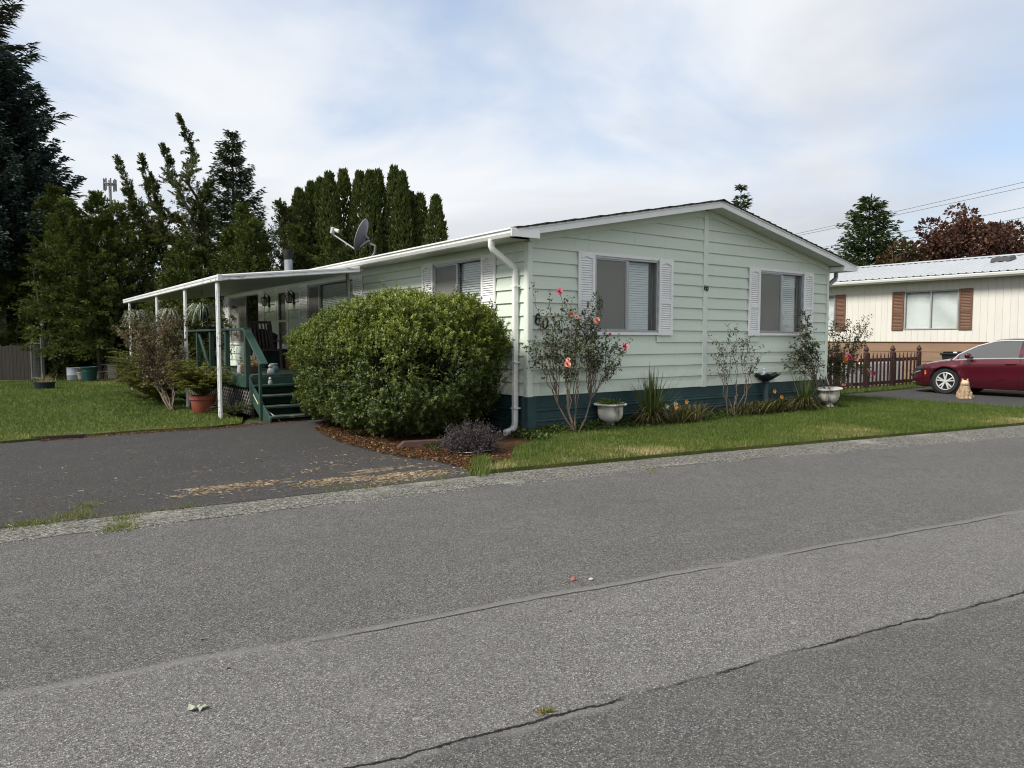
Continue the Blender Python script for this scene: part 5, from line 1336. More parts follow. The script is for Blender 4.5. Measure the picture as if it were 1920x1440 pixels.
fan('rose_bush', 'tall leggy rose bush with pink and coral blooms beside the house number', (.66, -.34, -.02), gpl([(1003, 553), (1030, 560), (986, 660), (1040, 585), (1000, 648), (1028, 622), (1110, 600), (1052, 620), (1070, 630), (1095, 585), (1110, 560), (1128, 552), (1100, 620), (1125, 640), (1140, 650), (1155, 640), (1160, 675), (1150, 700), (1120, 680), (1085, 650), (1035, 640), (1020, 660), (1060, 600), (1085, 612), (1090, 642), (1075, 662), (1100, 665), (1060, 650), (1095, 605)], -.22), 11,
    [(gp(1049, 547, -.4), m_pink, .062), (gp(1070, 589, -.45), m_coral, .062), (gp(1081, 595, -.4), m_pale, .038), (gp(1119, 601, -.4), m_coral, .055), (gp(1143, 627, -.4), m_pink, .04), (gp(1172, 651, -.45), m_pink, .07), (gp(1064, 683, -.5), m_coral, .055), (gp(1066, 675, -.5), m_pale, .042)], twigs=9, leafn=8, hips=2, ylim=-.08, nmain=5, mh=.42, r0=.013, lsize=(.032, .062))
fan('rose_bush', 'sparse bare-stemmed rose bush near the middle of the gable wall', (4.5, -.36, -.02), gpl([(1338, 668), (1345, 640), (1352, 655), (1368, 625), (1380, 618), (1390, 640), (1402, 632), (1415, 655), (1422, 668), (1360, 690), (1410, 690), (1375, 660), (1395, 665), (1350, 700)], -.2), 23, twigs=6, leafn=5, hips=1, ylim=-.08, nmain=7, mh=.35, r0=.010, bare=.55)
fan('rose_bush', 'leafy rose bush without blooms at the far corner below the second window', (8.0, -.30, -.02), gpl([(1507, 582), (1500, 600), (1512, 598), (1492, 625), (1503, 630), (1515, 640), (1485, 650), (1478, 680), (1470, 685), (1497, 655), (1515, 660), (1525, 640), (1530, 660), (1490, 640), (1510, 610)], -.2), 35, twigs=8, leafn=9, hips=1, ylim=-.08, nmain=5, mh=.5, r0=.014, bare=.2, lsize=(.04, .075))
fan('rose_bush', 'dense arching rose bush with pink and orange blooms by the picket fence', (9.05, .30, -.02), gpl([(1550, 612), (1558, 600), (1565, 608), (1575, 600), (1585, 612), (1592, 605), (1600, 620), (1612, 605), (1622, 594), (1628, 600), (1634, 627), (1622, 632), (1608, 635), (1570, 625), (1555, 640), (1548, 660), (1560, 665), (1575, 650), (1552, 690), (1565, 695), (1545, 640), (1540, 665)], .45, .3), 41,
    [(gp(1582, 664, .0), m_pink, .065), (gp(1592, 668, .0), m_pink, .065), (gp(1594, 673, -.05), m_mag, .07), (gp(1584, 674, -.05), m_orange, .07), (gp(1604, 675, .0), m_pale, .07), (gp(1627, 695, .3), m_pale, .06), (gp(1638, 700, .3), m_mag, .065), (gp(1582, 722, .0), m_pale, .05)],
    twigs=10, leafn=9, hips=1, nmain=9, mh=.5, r0=.012, bare=.05, mat=leafmat('rose_leaf_olive', [(0, (.05, .035, .015)), (.4, (.06, .065, .022)), (1, (.14, .145, .055))], .55, .3, .25), lsize=(.035, .06))
# conifer sapling between the two houses
def cone_shrub(name, label, base, h, r, seed, n, mat, group=None, cat='shrub'):
    o = thing(name, label, cat, tuple(base), group); q = rng.random(n)**.8; a = rng.random(n)*6.283; rad = r*(1-q)**.75*(.75+.3*rng.random(n))
    P = np.stack([base[0]+rad*np.cos(a), base[1]+rad*np.sin(a), base[2]+h*(.06+.94*q)], 1); D = nrm(np.stack([np.cos(a)*.6, np.sin(a)*.6, np.full(n, .9)], 1)+rng.normal(size=(n, 3))*.3)
    leaves('foliage', P, D, rdir(n), rng.uniform(.05, .1, n), .03, mat, o)
    MB().tube([base, (base[0], base[1], base[2]+h*.9)], [.03, .006], 6).build('stem', m_bark, o); return o
lf_arb = leafmat('arborvitae_leaf', [(0, (0.0234, 0.0338, 0.01)), (.4, (0.0598, 0.0858, 0.02)), (.8, (0.114, 0.137, 0.035)), (1, (0.176, 0.156, 0.0562))], .6, .25, .2)
cone_shrub('conifer_sapling', 'small green conifer sapling in the gap between the two houses', (9.3, 2.75, -.02), 2.35, .5, 3, 5000, lf_arb)

# brown, half-dead rose thicket at the left of the awning posts
def apl(L_, d0, js, seed):
    rs = np.random.default_rng(seed); return [at(x, y, d0+rs.normal()*js) for x, y in L_]
fan('rose_thicket', 'big brown half-bare rose thicket climbing around the awning posts', at(322, 748, 14.6)*[1, 1, 0]+[0, 0, -.02], apl([(218, 612), (232, 604), (226, 625), (248, 590), (256, 605), (268, 588), (282, 582), (290, 596), (302, 580), (312, 590), (322, 578), (334, 590), (340, 606), (262, 630), (246, 645), (274, 622), (288, 630), (300, 620), (312, 640), (326, 630), (338, 640), (280, 660), (300, 670), (318, 680), (336, 690), (262, 660), (290, 690), (328, 660), (250, 620), (308, 610), (330, 715), (312, 720), (295, 710), (340, 700), (325, 700), (275, 690), (305, 655), (268, 645), (335, 670), (292, 645)], 15.0, .55, 3), 57,
    [(tuple(at(312, 624, 14.7)), M('faded_red_petal', (.45, .05, .035), .7, .2, 20), .06), (tuple(at(303, 628, 14.9)), MATS['faded_red_petal'], .045)], twigs=22, leafn=14, hips=3, nmain=10, mh=.45, r0=.012, bare=.0, group='shrubs below the awning', hipsize=.03, lsize=(.03, .055),
    mat=leafmat('rose_leaf_dry', [(0, (.06, .025, .016)), (.3, (.10, .055, .03)), (.6, (.05, .055, .026)), (1, (.17, .13, .07))], .6, .25, .2))
# ferns and low juniper
def fern(name, label, base, n, L_, mat, seed, cat='fern', group=None, droop=.9, wd=.16, leafl=.07, up=.8, k=16, az=None):
    rs = np.random.default_rng(seed); o = thing(name, label, cat, tuple(base), group); P = []; D = []; N = []; st = MB(); Ls = []
    for i in range(n):
        a = rs.random()*6.283 if az is None else az+rs.normal()*.9; L1 = L_*rs.uniform(.6, 1.1); u = up*rs.uniform(.5, 1.4); C = []
        for j in range(k+1):
            q = j/k; r_ = L1*q*.8; C.append(np.array(base)+np.array([math.cos(a)*r_, math.sin(a)*r_, .03+L1*(u*q-droop*u*q*q*.75)]))
        C = np.array(C); st.tube(C[::4], [.006, .005, .004, .003, .002][:len(C[::4])], 3, cap=False); T_ = nrm(np.gradient(C, axis=0)); side = nrm(np.cross(T_, [0, 0, 1.]))
        for j in range(2, k+1):
            for s in (-1, 1):
                for rep in range(2): P.append(C[j]+rs.normal(size=3)*.006); D.append(side[j]*s+T_[j]*(.55+.4*rep)); N.append(np.array([0, 0, 1.])+rs.normal(size=3)*.3); Ls.append(leafl*(1-.55*j/k)*rs.uniform(.8, 1.2))
    P = np.array(P); leaves('fronds', P, np.array(D), np.array(N), np.array(Ls), np.array(Ls)*.32, mat, o); st.build('stalks', m_twig, o); return o
lf_fern = leafmat('fern_leaf', [(0, (0.075, 0.0825, 0.0156)), (.5, (0.165, 0.18, 0.039)), (1, (0.3, 0.27, 0.065))], .55, .3, .3); lf_fernd = leafmat('dark_fern_leaf', [(0, (0.021, 0.0308, 0.013)), (.5, (0.056, 0.077, 0.0286)), (1, (0.119, 0.14, 0.0585))], .55, .3, .25)
fern('juniper_shrub', 'dark green arching juniper shrub at the left of the rose thicket', tuple(onz(276, 744, 0)), 200, .98, lf_fernd, 5, 'shrub', 'shrubs below the awning', leafl=.12, up=1.5, droop=.72)
fern('golden_fern', 'yellowish feathery fern in front of the rose thicket', tuple(onz(300, 757, 0)), 210, 1.2, lf_fern, 6, 'fern', 'shrubs below the awning', leafl=.10, up=1.6, droop=.72)
fern('sprawling_fern', 'dull green fern with a long frond sprawling over the lawn', tuple(onz(272, 750, 0)), 22, 1.05, lf_fernd, 9, 'fern', 'shrubs below the awning', up=.45, leafl=.08)
fern('white_flowered_shrub', 'low green shrub tucked between the near awning post and the lattice', (-2.85, 5.15, -.02), 40, .62, lf_fernd, 12, 'shrub', 'shrubs below the awning', leafl=.06)
# terracotta pot with a yellow-green fern
tp_ = onz(381, 774, -.01); tp_ = np.array([tp_[0], tp_[1], -.01])
pt = thing('terracotta_pot', 'round terracotta pot with a bushy yellow-green fern by the near awning post', 'plant pot', tuple(tp_))
m_terra = M('terracotta', (.24, .062, .036), .75, .15, 6, .3, 60, dirt=(.45, .28, .2), dscale=4, dlo=.62, dhi=.8)
MB().lathe([(.17, 0), (.19, .02), (.225, .26), (.245, .265), (.245, .33), (.222, .335), (.215, .29), (.02, .28)], tp_, 28).build('pot', m_terra, pt, auto=45)
ff = fern('x', 'x', (tp_[0], tp_[1], tp_[2]+.28), 150, .72, lf_fern, 8, leafl=.10, up=1.5, droop=.75)
for ch_ in list(ff.children): ch_.parent = pt; ch_.location = WP[ch_.name]-WP[pt.name]
bpy.data.objects.remove(ff)
# hanging baskets of spider plant
lf_sp = leafmat('spider_plant', [(0, (.09, .12, .08)), (.4, (.26, .31, .23)), (.75, (.48, .53, .44)), (1, (.70, .72, .62))], .5, .3, .2)
def hanging(label, p, r, zt):
    o = thing('hanging_basket', label, 'hanging plant', tuple(p), 'hanging baskets under the awning edge'); p = np.array(p)
    MB().lathe([(.06, -.16), (.11, -.14), (.14, -.02), (.15, 0), (.13, 0), (.02, -.02)], p, 16).build('pot', m_black, o, auto=45)
    mb = MB()
    for j in range(3): a = 2*PI*j/3+.4; mb.tube([p+[.14*math.cos(a), .14*math.sin(a), 0], (p[0], p[1], zt-.06)], .003, 4)
    mb.tube([(p[0], p[1], zt-.06), (p[0]+.01, p[1], zt-.03), (p[0], p[1], zt)], .004, 4); mb.build('hanger', m_black, o)
    C = []; n = 230
    for i in range(n):
        a = rng.random()*6.283; Lh = r*rng.uniform(.55, 1.15); h = rng.uniform(.05, .20); q = np.linspace(0, 1, 8)
        C.append(np.stack([p[0]+np.cos(a)*Lh*q**.9, p[1]+np.sin(a)*Lh*q**.9, p[2]+h*np.sin(q*PI*.62)*1.15-.30*r/.3*rng.uniform(.5, 1.2)*q**3], 1))
    V, F = ribbons(C, np.full(n, .016)); raw_mesh('strap_leaves', V, F, 4, lf_sp, o, np.repeat(rng.random(n), 7))
    for j in range(2):
        a = rng.random()*6.283; b = p+[.2*math.cos(a), .2*math.sin(a), -.25]; MB().tube([p, p+[.18*math.cos(a), .18*math.sin(a), .03], b], .0025, 4).build('runner', m_twig, o)
        k = 14; leaves('plantlet', np.repeat(b[None], k, 0), nrm(rng.normal(size=(k, 3))+[0, 0, -.3]), rdir(k), .09, .014, lf_sp, o)
hanging('hanging spider plant between the two nearest awning posts', (-2.95, 7.05, 1.98), .34, 2.44)
hanging('middle hanging spider plant beyond the second awning post', (-2.98, 10.0, 1.98), .33, 2.44)
hanging('farthest hanging spider plant beside the last awning post', (-3.15, 13.3, 2.05), .38, 2.44)
# small black bowl plant resting on the porch rail
bw_ = thing('rail_bowl', 'small dark bowl planter sitting on the green porch rail', 'planter', (NX, 7.75, RZ+.042))
MB().lathe([(.05, 0), (.10, .02), (.12, .07), (.10, .07), (.02, .055)], (NX, 7.75, RZ+.043), 16).build('bowl', m_black, bw_, auto=45)
P = np.tile(np.array([[NX, 7.75, RZ+.10]]), (60, 1))+rng.normal(size=(60, 3))*[.05, .05, .015]; leaves('succulent', P, rdir(60)+[0, 0, .6], rdir(60), .05, .02, lf_fernd, bw_)

# ------------------------------------------------------------------ bed along the gable wall
m_urn = M('urn_concrete', (.58, .57, .52), .8, .1, 5, .4, 40, mul=(2, 2, .5), dirt=(.17, .155, .13), dscale=3.5, dlo=.5, dhi=.66)
def urn(label, base, s=1., leafy=True, tilt=0.):
    o = thing('urn_planter', label, 'planter', tuple(base), 'white urn planters')
    MB().lathe([(.10*s, 0), (.105*s, .03*s), (.075*s, .06*s), (.065*s, .085*s), (.085*s, .10*s), (.13*s, .12*s), (.185*s, .17*s), (.205*s, .24*s), (.21*s, .36*s), (.225*s, .375*s), (.27*s, .385*s), (.275*s, .40*s), (.265*s, .412*s), (.225*s, .41*s), (.20*s, .37*s), (.02, .36*s)], base, 30).build('urn', m_urn, o, auto=40)
    if leafy:
        k = 420; P = np.array(base)+np.stack([rng.normal(size=k)*.10, rng.normal(size=k)*.09, .38*s+np.abs(rng.normal(size=k))*.035], 1); leaves('foliage', P, nrm(rng.normal(size=(k, 3))+[0, 0, .8]), rdir(k), rng.uniform(.03, .06, k), .022, leafmat('fresh_leaf', [(0, (.03, .06, .01)), (1, (.13, .20, .03))], .5, .3, .3), o)
    MB().lathe([(.20*s, .355*s), (.001, .372*s)], base, 20).build('soil', m_soil, o); o.rotation_euler = (0, tilt, 0); return o
urn('white footed urn planter with low green leaves beside the tall rose', tuple(onz(1144, 803, -.02)), .98)
urn('white urn planter at the far corner partly hidden by a strappy plant', (7.60, -.40, -.015), 1.0, False, R(-4))
lf_strap = leafmat('strap_leaf', [(0, (.025, .035, .012)), (.5, (.055, .085, .022)), (1, (.12, .15, .04))], .45, .4, .2)
def yucca(label, base, n, L_, seed, tl=.0):
    rs = np.random.default_rng(seed); o = thing('strappy_plant', label, 'plant', tuple(base), 'strappy plants along the gable wall'); C = []; wd = []; var = []
    for i in range(n):
        a = rs.random()*6.283; out_ = abs(rs.normal())*.42*(rs.random()**.4); L1 = L_*rs.uniform(.55, 1.05)*(1-.18*out_); q = np.linspace(0, 1, 9); bend = rs.uniform(.0, .30)*out_*2
        r_ = L1*out_*q+bend*q**2.4*.45; z = L1*(1-.25*out_)*q-bend*q**3*.75
        dy = np.sin(a)*r_; dy = np.where(dy > .3, .3, dy)
        C.append(np.stack([base[0]+rs.normal()*.04+np.cos(a)*r_, base[1]+rs.normal()*.03+dy, base[2]+z], 1)); wd.append(rs.uniform(.016, .026)); var.append(rs.random()*.75+.2)
    V, F = ribbons(C, wd); raw_mesh('blades', V, F, 4, lf_strap, o, np.repeat(var, 8))
    C = []; k = 190                        # dry skirt of old leaves
    for i in range(k):
        a = rs.random()*6.283; Lh = rs.uniform(.3, .6); q = np.linspace(0, 1, 7); C.append(np.stack([base[0]+np.cos(a)*Lh*q, base[1]+np.minimum(.3, np.sin(a)*Lh*q*.75), base[2]+.03+.35*np.sin(q*PI*.75)*rs.uniform(.4, 1)-.10*q*q], 1))
    V, F = ribbons(C, np.full(k, .014)); raw_mesh('dry_leaves', V, F, 4, leafmat('dry_strap', [(0, (.035, .032, .014)), (.6, (.085, .07, .03)), (1, (.19, .15, .07))], .7, .2, .15), o, np.repeat(rs.random(k), 6)); return o
yucca('big spiky strappy plant with upright green blades beside the urn', tuple(onz(1221, 798, -.02)), 150, 1.05, 3)
yucca('smaller spiky strappy plant below the second window in front of the far urn', (6.62, -.46, -.02), 62, .98, 4)
def clump(name, label, base, n, L_, mat, seed, sx=1., group='low clumps along the gable wall', flowers=()):
    rs = np.random.default_rng(seed); o = thing(name, label, 'plant', tuple(base), group); C = []
    for i in range(n):
        a = rs.random()*6.283; Lh = L_*rs.uniform(.4, 1.1); q = np.linspace(0, 1, 8); bx_, by_ = rs.normal()*.16*sx, rs.normal()*.06
        C.append(np.stack([base[0]+bx_+np.cos(a)*Lh*q*sx, np.minimum(-.08, base[1]+by_+np.sin(a)*Lh*q*.6), base[2]+L_*.95*np.sin(q*PI*.72)*rs.uniform(.4, 1)-.16*L_*q*q], 1))
    V, F = ribbons(C, np.full(n, .013)); raw_mesh('arching_leaves', V, F, 4, mat, o, np.repeat(rs.random(n), 7))
    for p, m_ in flowers:
        p = np.array(p); MB().tube([(p[0]+.03, p[1]-.02, base[2]), (p[0]+.01, p[1], p[2]*.6), p], [.005, .004, .003], 4).build('flower_stalk', m_twig, o)
        V = []; F = []
        for j in range(6):
            a = 2*PI*j/6; rad = np.array([math.cos(a), -.3, math.sin(a)]); b = len(V); V += [p, p+rad*.03+[0, -.03, 0]+np.array([-math.sin(a), 0, math.cos(a)])*.013, p+rad*.055+[0, -.035, 0], p+rad*.03+[0, -.03, 0]-np.array([-math.sin(a), 0, math.cos(a)])*.013]; F += [(b, b+1, b+2), (b, b+2, b+3)]
        MB().add(V, F).build('flower', m_, o)
    return o
lf_lily = leafmat('daylily_leaf', [(0, (.035, .03, .012)), (.4, (.07, .07, .02)), (.8, (.13, .11, .04)), (1, (.22, .18, .09))], .6, .25, .2)
m_gold = M('golden_petal', (.80, .36, .03), .55, .15, 20); m_cream = M('cream_petal', (.70, .66, .52), .6, .1, 20)
clump('daylily_clump', 'sprawling daylily clump with one golden flower beside the big strappy plant', (3.05, -.48, -.02), 230, .40, lf_lily, 5, 1.4, flowers=[(gp(1284, 753, -.42), m_gold), (gp(1263, 757, -.45), m_cream), (gp(1264, 763, -.5), m_gold), (gp(1247, 761, -.5), m_cream)])
clump('daylily_clump', 'brownish daylily clump with two golden flowers behind the birdbath', (5.75, -.40, -.02), 300, .34, lf_lily, 6, 2.2, flowers=[(gp(1449, 733, -.35), m_gold), (gp(1462, 744, -.4), m_gold)])
clump('daylily_clump', 'brownish daylily clump between the sparse rose and the birdbath', (4.95, -.42, -.02), 200, .32, lf_lily, 7, 1.6)
# birdbath with a small pale figure
bb_ = onz(1435, 772, -.02); bb = thing('birdbath', 'dark teal pedestal birdbath with scalloped bowl in front of the skirting', 'birdbath', (bb_[0], bb_[1], -.02))
m_bb = M('birdbath_paint', (.018, .032, .036), .5, .2, 8)
MB().lathe([(.085, 0), (.085, .03), (.055, .05), (.05, .06), (.05, .56), (.07, .58), (.07, .60)], (bb_[0], bb_[1], -.02), 16).build('pedestal', M('pedestal_teal', (.05, .08, .085), .5, .15, 8), bb, auto=40)
V = []; F = []; n = 36
for rr, z in ((.03, .60), (.14, .64), (.30, .735), (.295, .755), (.14, .665), (.02, .655)):
    for j in range(n): a = 2*PI*j/n; w_ = 1+.06*math.cos(a*8)*(rr > .2); V.append((bb_[0]+rr*w_*math.cos(a), bb_[1]+rr*w_*.8*math.sin(a), -.02+z+(.022*math.cos(a*8) if rr > .2 else 0)))
for i in range(5):
    for j in range(n): F.append((i*n+j, i*n+(j+1) % n, (i+1)*n+(j+1) % n, (i+1)*n+j))
MB().add(V, F).build('bowl', m_bb, bb, smooth=True)
an = thing('angel_figurine', 'small pale figurine standing in the birdbath bowl', 'figurine', (bb_[0]-.06, bb_[1], .66))
m_gls = M('pearly_glass', (.62, .64, .70), .2, .1, 12)
MB().lathe([(.05, 0), (.055, .01), (.045, .05), (.03, .10), (.035, .13), (.018, .15), (.026, .17), (.028, .19), (.012, .21), (.001, .215)], (bb_[0]-.07, bb_[1], .64), 12).build('figure', m_gls, an, auto=50)
for s in (-1, 1): MB().add([(bb_[0]-.07, bb_[1]+.02, .76), (bb_[0]-.07+s*.06, bb_[1]+.03, .80), (bb_[0]-.07+s*.065, bb_[1]+.035, .74), (bb_[0]-.07+s*.03, bb_[1]+.03, .70)], [(0, 1, 2, 3)]).build('wing', m_gls, an)
MB().lathe([(.03, 0), (.045, .02), (.03, .04), (.001, .05)], (bb_[0]+.09, bb_[1], .645), 10).build('base_stone', m_gls, an)
# creeping ground cover at the foot of the wall
lf_ivy = leafmat('ground_ivy', [(0, (.018, .03, .008)), (.5, (.05, .08, .018)), (1, (.11, .15, .035))], .5, .35, .25)
n = 15000; x = rng.uniform(-.25, 8.1, n); yv = -.05-np.abs(rng.normal(size=n))*.17*(.6+.9*vnoise(np.stack([x, x*0], 1), .9, 4)); hgt = .13*np.clip(1+yv/.55, .15, 1)*vnoise(np.stack([x, yv], 1), 2.5, 6)*1.6
P = np.stack([x, yv, rng.random(n)*hgt], 1)
leaves('ground_cover', P, nrm(rng.normal(size=(n, 3))*[1, 1, .5]+[0, -.3, .4]), nrm(rng.normal(size=(n, 3))*.5+[0, -.2, 1]), rng.uniform(.025, .055, n), rng.uniform(.02, .04, n), lf_ivy, kind='stuff')['label'] = 'creeping green ground cover along the foot of the gable wall'
# under the big bush: weeds by the downspout
n = 2600; P = np.stack([rng.uniform(-1.9, -.1, n), rng.uniform(-.75, .1, n), np.zeros(n)], 1); P[:, 2] = ZD+rng.random(n)*.16*vnoise(P[:, :2], 2.2, 9); P = P[vnoise(P[:, :2], 1.6, 14) > .42]
leaves('weeds', P, nrm(rng.normal(size=(len(P), 3))+[0, 0, .5]), nrm(rng.normal(size=(len(P), 3))*.5+[0, 0, 1]), rng.uniform(.03, .07, len(P)), .035, lf_ivy, kind='stuff')['label'] = 'green weeds between the big bush and the downspout'
# dark twiggy shrub inside a wire ring
sb = onz(886, 852, ZD); sb = np.array([sb[0]+.08, sb[1]+.14, ZD])
o = thing('dark_shrub', 'low dark purple twiggy shrub inside a wire ring at the driveway corner', 'shrub', tuple(sb))
mb = MB(); TP = []
for i in range(340):
    d = rdir(1)[0]; d[2] = abs(d[2])*1.0+.18; d = nrm(d); L1 = rng.uniform(.27, .46); p = sb+np.append(rng.normal(size=2)*.06, 0); m_ = p+d*L1*.5*np.array([1, 1, .8])+rng.normal(size=3)*.02; e = p+d*L1*np.array([1.05, 1.05, .95])
    mb.tube([p, m_, e], [.005, .0035, .0015], 3, cap=False)
    for q in range(6): f_ = rng.uniform(.55, 1.02); TP.append(p+(e-p)*f_+rng.normal(size=3)*.018)
mb.build('twigs', M('purple_twig', (.075, .058, .055), .85, .3, 12), o)
TP = np.array(TP); TP = np.repeat(TP, 4, 0)+rng.normal(size=(len(TP)*4, 3))*.014; k = len(TP)
leaves('leaves', TP, nrm(rng.normal(size=(k, 3))+[0, 0, .5]), rdir(k), rng.uniform(.014, .028, k), .013, leafmat('purple_leaf', [(0, (.018, .012, .015)), (.6, (.055, .042, .048)), (1, (.14, .12, .12))], .6, .3, .1), o)
rg = thing('wire_ring', 'thin wire edging ring around the dark twiggy shrub', 'garden edging', (sb[0], sb[1], ZD))
MB().tube([sb+np.array([.30*math.cos(a), .30*math.sin(a), .05+.01*math.sin(3*a)]) for a in np.linspace(0, 2*PI, 33)], .005, 5, cap=False).build('hoop', m_steel, rg)
for a in np.linspace(0, 2*PI, 9)[:-1]: MB().tube([sb+np.array([.30*math.cos(a), .30*math.sin(a), -.03]), sb+np.array([.30*math.cos(a), .30*math.sin(a), .055])], .004, 4).build('peg', m_steel, rg)
# brown edging timber
e0, e1 = onz(744, 843, ZD), onz(836, 838, ZD); d = nrm((e1-e0)); s_ = np.array([-d[1], d[0], 0])
o = thing('edging_timber', 'brown moulded edging timber lying beside the big bush', 'garden edging', tuple(e0))
Lh = np.linalg.norm(e1-e0); V = []
for a_, h in ((0, .012), (.10, .10), (Lh, .10)):
    for b_ in (0, .115): V += [e0+d*a_+s_*b_+[0, 0, -.002], e0+d*a_+s_*(b_*.86+.008)+[0, 0, h]]
F = [(0, 1, 3, 2), (8, 10, 11, 9)]
for i in (0, 4): F += [(i, i+4, i+5, i+1), (i+2, i+3, i+7, i+6), (i+1, i+5, i+7, i+3), (i, i+2, i+6, i+4)]
MB().add(V, F).build('timber', M('brown_plastic', (.085, .045, .038), .6, .12, 6, dirt=(.16, .11, .08), dscale=8), o, bevel=.012)
MB().lathe([(.012, 0), (.012, .008), (.001, .01)], e0+d*.52+s_*.05+[0, 0, .099], 10).build('bolt', m_steel, o)
# ------------------------------------------------------------------ trees
lf_bsp = leafmat('blue_spruce_needles', [(0, (0.0251, 0.0402, 0.0351)), (.5, (0.0602, 0.0905, 0.0779)), (1, (0.138, 0.186, 0.155))], .6, .25, .12, (.03, .05, .03))
lf_spr = leafmat('spruce_needles', [(0, (0.0223, 0.0349, 0.0179)), (.5, (0.0491, 0.0744, 0.0335)), (1, (0.103, 0.134, 0.0581))], .6, .25, .12, (.04, .06, .02))
lf_pine = leafmat('pine_needles', [(0, (0.0251, 0.0335, 0.0209)), (.5, (0.0586, 0.0711, 0.0377)), (1, (0.115, 0.121, 0.0628))], .55, .3, .12, (.04, .06, .02))
lf_cyp = leafmat('cypress_leaf', [(0, (0.0204, 0.0314, 0.0102)), (.45, (0.0577, 0.0836, 0.0204)), (.8, (0.115, 0.143, 0.0306)), (1, (0.187, 0.208, 0.0475))], .6, .25, .2)
lf_jun = leafmat('juniper_leaf', [(0, (0.0259, 0.036, 0.013)), (.5, (0.0665, 0.0871, 0.0259)), (1, (0.144, 0.16, 0.048))], .6, .25, .2)
lf_hedge = leafmat('hedge_leaf', [(0, (0.0178, 0.0293, 0.0107)), (.5, (0.0463, 0.0732, 0.0214)), (1, (0.107, 0.156, 0.0446))], .45, .35, .2)
lf_mapl = leafmat('red_maple_leaf', [(0, (0.029, 0.0163, 0.0163)), (.4, (0.079, 0.0391, 0.0293)), (.75, (0.145, 0.0732, 0.0423)), (1, (0.211, 0.138, 0.0651))], .55, .3, .25, (.16, .06, .02))
def conifer(name, label, base, H, Rr, n_lev, n_br, mat, seed, z0=.06, droop=.15, tipup=.25, dens=11, needle=(.16, .05), shape=.85, trunk=.16, group='trees behind the porch', gaps=.0, per=6, cat='tree'):
    rs = np.random.default_rng(seed); base = np.array(base, float); o = thing(name, label, cat, tuple(base), group)
    lean = rs.normal(size=2)*.01*H
    tk = [base+[lean[0]*q*q, lean[1]*q*q, H*q] for q in (0, .25, .5, .75, 1)]
    MB().tube(tk, [trunk, trunk*.8, trunk*.55, trunk*.3, .015], 8).build('trunk', m_bark, o)
    P = []; D = []; lim = MB()
    for l in range(n_lev):
        q = z0+(1-z0)*(l+rs.random()*.8)/n_lev; r = Rr*(1-q)**shape*(.82+.3*rs.random())+.10; nb_ = max(3, int(n_br*(.45+.55*(1-q))))
        for b in range(nb_):
            if rs.random() < gaps: continue
            a = 6.283*(b+rs.random()*.9)/nb_+l*.7; r_ = r*rs.uniform(.62, 1.12); k = max(3, int(dens*r_/Rr)+3); zb = base[2]+q*H
            ca, sa = math.cos(a), math.sin(a); pts = []
            for i in range(k+1):
                u = i/k; pts.append(np.array([base[0]+lean[0]*q*q+ca*r_*u, base[1]+lean[1]*q*q+sa*r_*u, zb-droop*r_*math.sin(u*PI*.6)+tipup*r_*u**3]))
            if l % 2 == 0: lim.tube([pts[0], pts[k//2], pts[-1]], [.03, .018, .004], 4, cap=False)
            ax = np.array([ca, sa, 0]); sd_ = np.array([-sa, ca, 0])
            for i in range(1, k+1):
                u = i/k; wd = r_*.30*(1-u)+.05
                for j in range(per):
                    s = rs.uniform(-1, 1); P.append(pts[i]+sd_*s*wd+rs.normal(size=3)*[.05, .05, .06]+ax*rs.uniform(-.1, .1)); D.append(ax*rs.uniform(.4, 1)+sd_*s*.9+np.array([0, 0, rs.uniform(-.25, .35)]))
    for j in range(14): P.append(tk[-1]-[0, 0, rs.random()*.5]); D.append(np.append(rs.normal(size=2)*.5, 1.1))
    P = np.array(P); n = len(P); lim.build('branches', m_bark, o)['kind'] = 'stuff'
    leaves('crown', P, np.array(D), nrm(rs.normal(size=(n, 3))*.6+[0, 0, 1]), rs.uniform(.7, 1.3, n)*needle[0], rs.uniform(.7, 1.3, n)*needle[1], mat, o, np.clip(.15+.75*vnoise(P, 1.1, seed)*rs.uniform(.5, 1.3, n), 0, 1)); return o
def clumpy(name, label, base, limbs, clumps, per, mat, seed, leaf=(.16, .06), group='trees behind the porch', dirbias=(0, 0, .5), trunk_r=.12, flat=.7, cat='tree', shell=.5):
    """limbs: list of polylines with radii; clumps: (centre, radius)"""
    rs = np.random.default_rng(seed); o = thing(name, label, cat, tuple(base), group); mb = MB()
    for pl, r0, r1 in limbs: mb.tube(pl, list(np.linspace(r0, r1, len(pl))), 7, cap=False)
    mb.build('trunk', m_bark, o); P = []; D = []
    for c, r in clumps:
        k = max(20, int(per*(r/.5)**2)); d = nrm(rs.normal(size=(k, 3))); rr = r*(shell+(1-shell)*rs.random(k))**.6
        P.append(np.array(c)+d*rr[:, None]*[1, 1, flat]); D.append(nrm(d+np.array(dirbias)+rs.normal(size=(k, 3))*.45))
    P = np.concatenate(P); D = np.concatenate(D); n = len(P)
    leaves('crown', P, D, nrm(rs.normal(size=(n, 3))*.7+[0, 0, .8]), rs.uniform(.6, 1.3, n)*leaf[0], rs.uniform(.6, 1.3, n)*leaf[1], mat, o, np.clip(.1+.6*rs.random(n)+.5*(vnoise(P, .9, seed, 2)-.4), 0, 1)); return o
def foot(px, depth): p = at(px, 640, depth); return np.array([p[0], p[1], ZG+.02])
